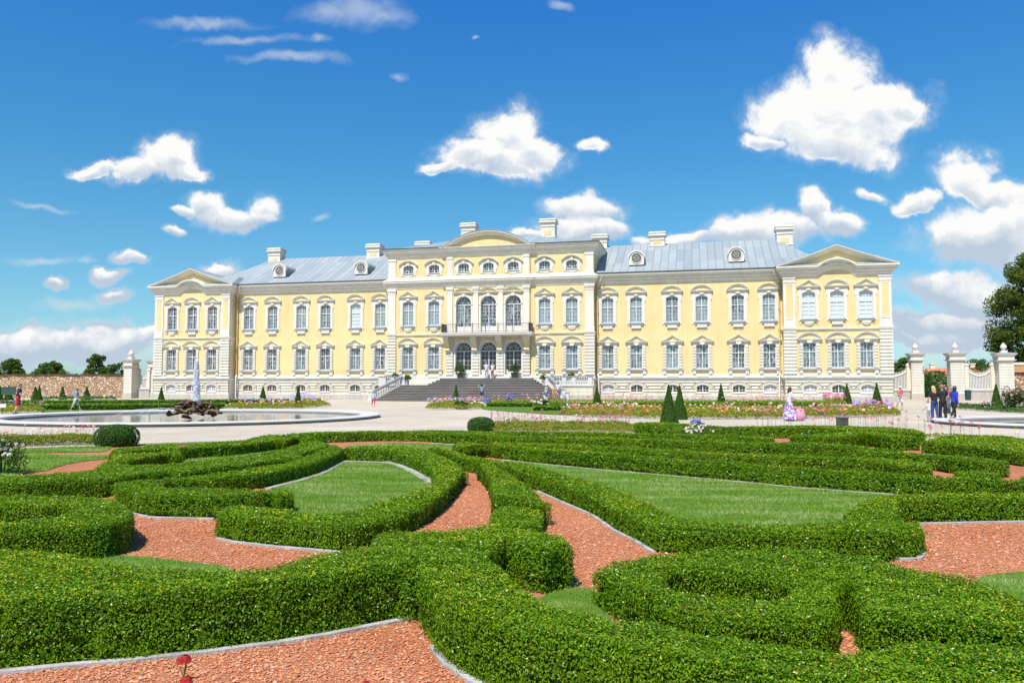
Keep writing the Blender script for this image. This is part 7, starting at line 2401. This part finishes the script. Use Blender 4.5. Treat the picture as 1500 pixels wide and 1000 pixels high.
for k in range(8):
    a, b_ = math.pi * k / 8, math.pi * (k + 1) / 8
    mb.tube((.09 * math.cos(a), 0, .6 + .2 * math.sin(a)), (.09 * math.cos(b_), 0, .6 + .2 * math.sin(b_)), .012, seg=6)
mb.build('handle', M['dark_metal'], P_)
person('person in a coral shirt, white cap and white shorts walking from the right gate', 26.9, 55.4, 0, 1.62, S_ + .3, ((.25, .3), (-.25, .2)), ((.2, 1.3, .1), (.2, 1.3, .1)), (.60, .16, .15), 'short', ('shorts', (.62, .66, .68)), ('short', (.2, .15, .1)), ('cap', (.70, .66, .60)), shoe=(.4, .3, .28))
person('blonde woman in a black top and blue jeans with an arm round her friend', 20.25, 38.3, 0, 1.70, N_ + .15, ((.04, .05), (-.12, .05)), ((.15, .3, .25), (.1, 1.1, .5)), (.012, .012, .014), 'short', ('pants', (.03, .06, .20)), ('long', (.52, .36, .16)), shoe=(.05, .05, .06))
T_, J_, s_ = person('dark dressed woman in black leggings with a handbag, next to the blonde one', 20.68, 38.35, 0, 1.76, N_ - .1, ((.10, .05), (-.05, .05)), ((.1, 1.1, .5), (.05, .15, .12)), (.014, .013, .014), 'short', ('pants', (.012, .012, .014)), ('short', (.28, .15, .07)), shoe=(.03, .03, .03))
hp = hand_pos(T_, J_, s_, 1)
P_ = empty('handbag', (hp[0], hp[1], hp[2] - .42), N_); tag(P_, 'black handbag hanging from the dark dressed woman', 'bag')
mb = MB(); mb.prism([(-.17, 0), (.17, 0), (.14, .26), (-.14, .26)], -.06, .06); mb.build('pouch', M['dark_metal'], P_)
mb = MB()
for k in range(6):
    a, b_ = math.pi * k / 6, math.pi * (k + 1) / 6
    mb.tube((.10 * math.cos(a), 0, .25 + .17 * math.sin(a)), (.10 * math.cos(b_), 0, .25 + .17 * math.sin(b_)), .010, seg=6)
mb.build('handle', M['dark_metal'], P_)
person('small boy in a white T-shirt and grey trousers beside the blonde woman', 19.87, 38.1, 0, 1.02, N_ + .5, ((.08, .05), (-.1, .1)), ((.3, .5, .2), (1.9, .4, .1)), (.64, .65, .68), 'short', ('pants', (.34, .32, .31)), ('short', (.30, .2, .1)), shoe=(.2, .2, .2))
person('dark haired woman in a bright blue tunic and black trousers walking right', 21.25, 38.4, 0, 1.68, E_ + .15, ((.22, .15), (-.28, .3)), ((.25, .3, .1), (-.1, .3, .1)), (.02, .04, .46), 'long', ('crop', (.012, .012, .014)), ('bob', (.04, .014, .012)), shoe=(.06, .05, .05))
person('person in a red T-shirt standing behind the black dressed pair', 26.3, 48.2, 0, 1.66, W_, ((.1, .1), (-.1, .1)), ((.1, .5, .1), (.1, .5, .1)), (.50, .06, .06), 'short', ('pants', (.10, .14, .24)), ('bob', (.14, .03, .03)), shoe=(.3, .3, .3))
person('distant person in dark clothes walking through the gateway', 48.2, 89., 0, 1.75, S_, ((.2, .2), (-.2, .2)), ((.1, .3, .1), (-.1, .3, .1)), (.04, .04, .06), 'long', ('pants', (.03, .03, .05)), ('short', (.05, .03, .02)))
person('distant person in a grey jacket standing in the gateway', 49.2, 89.6, 0, 1.72, S_ + .5, ((.05, .05), (-.05, .05)), ((.1, .3, .1), (.1, .3, .1)), (.25, .27, .33), 'long', ('pants', (.04, .05, .09)), ('short', (.05, .03, .02)))
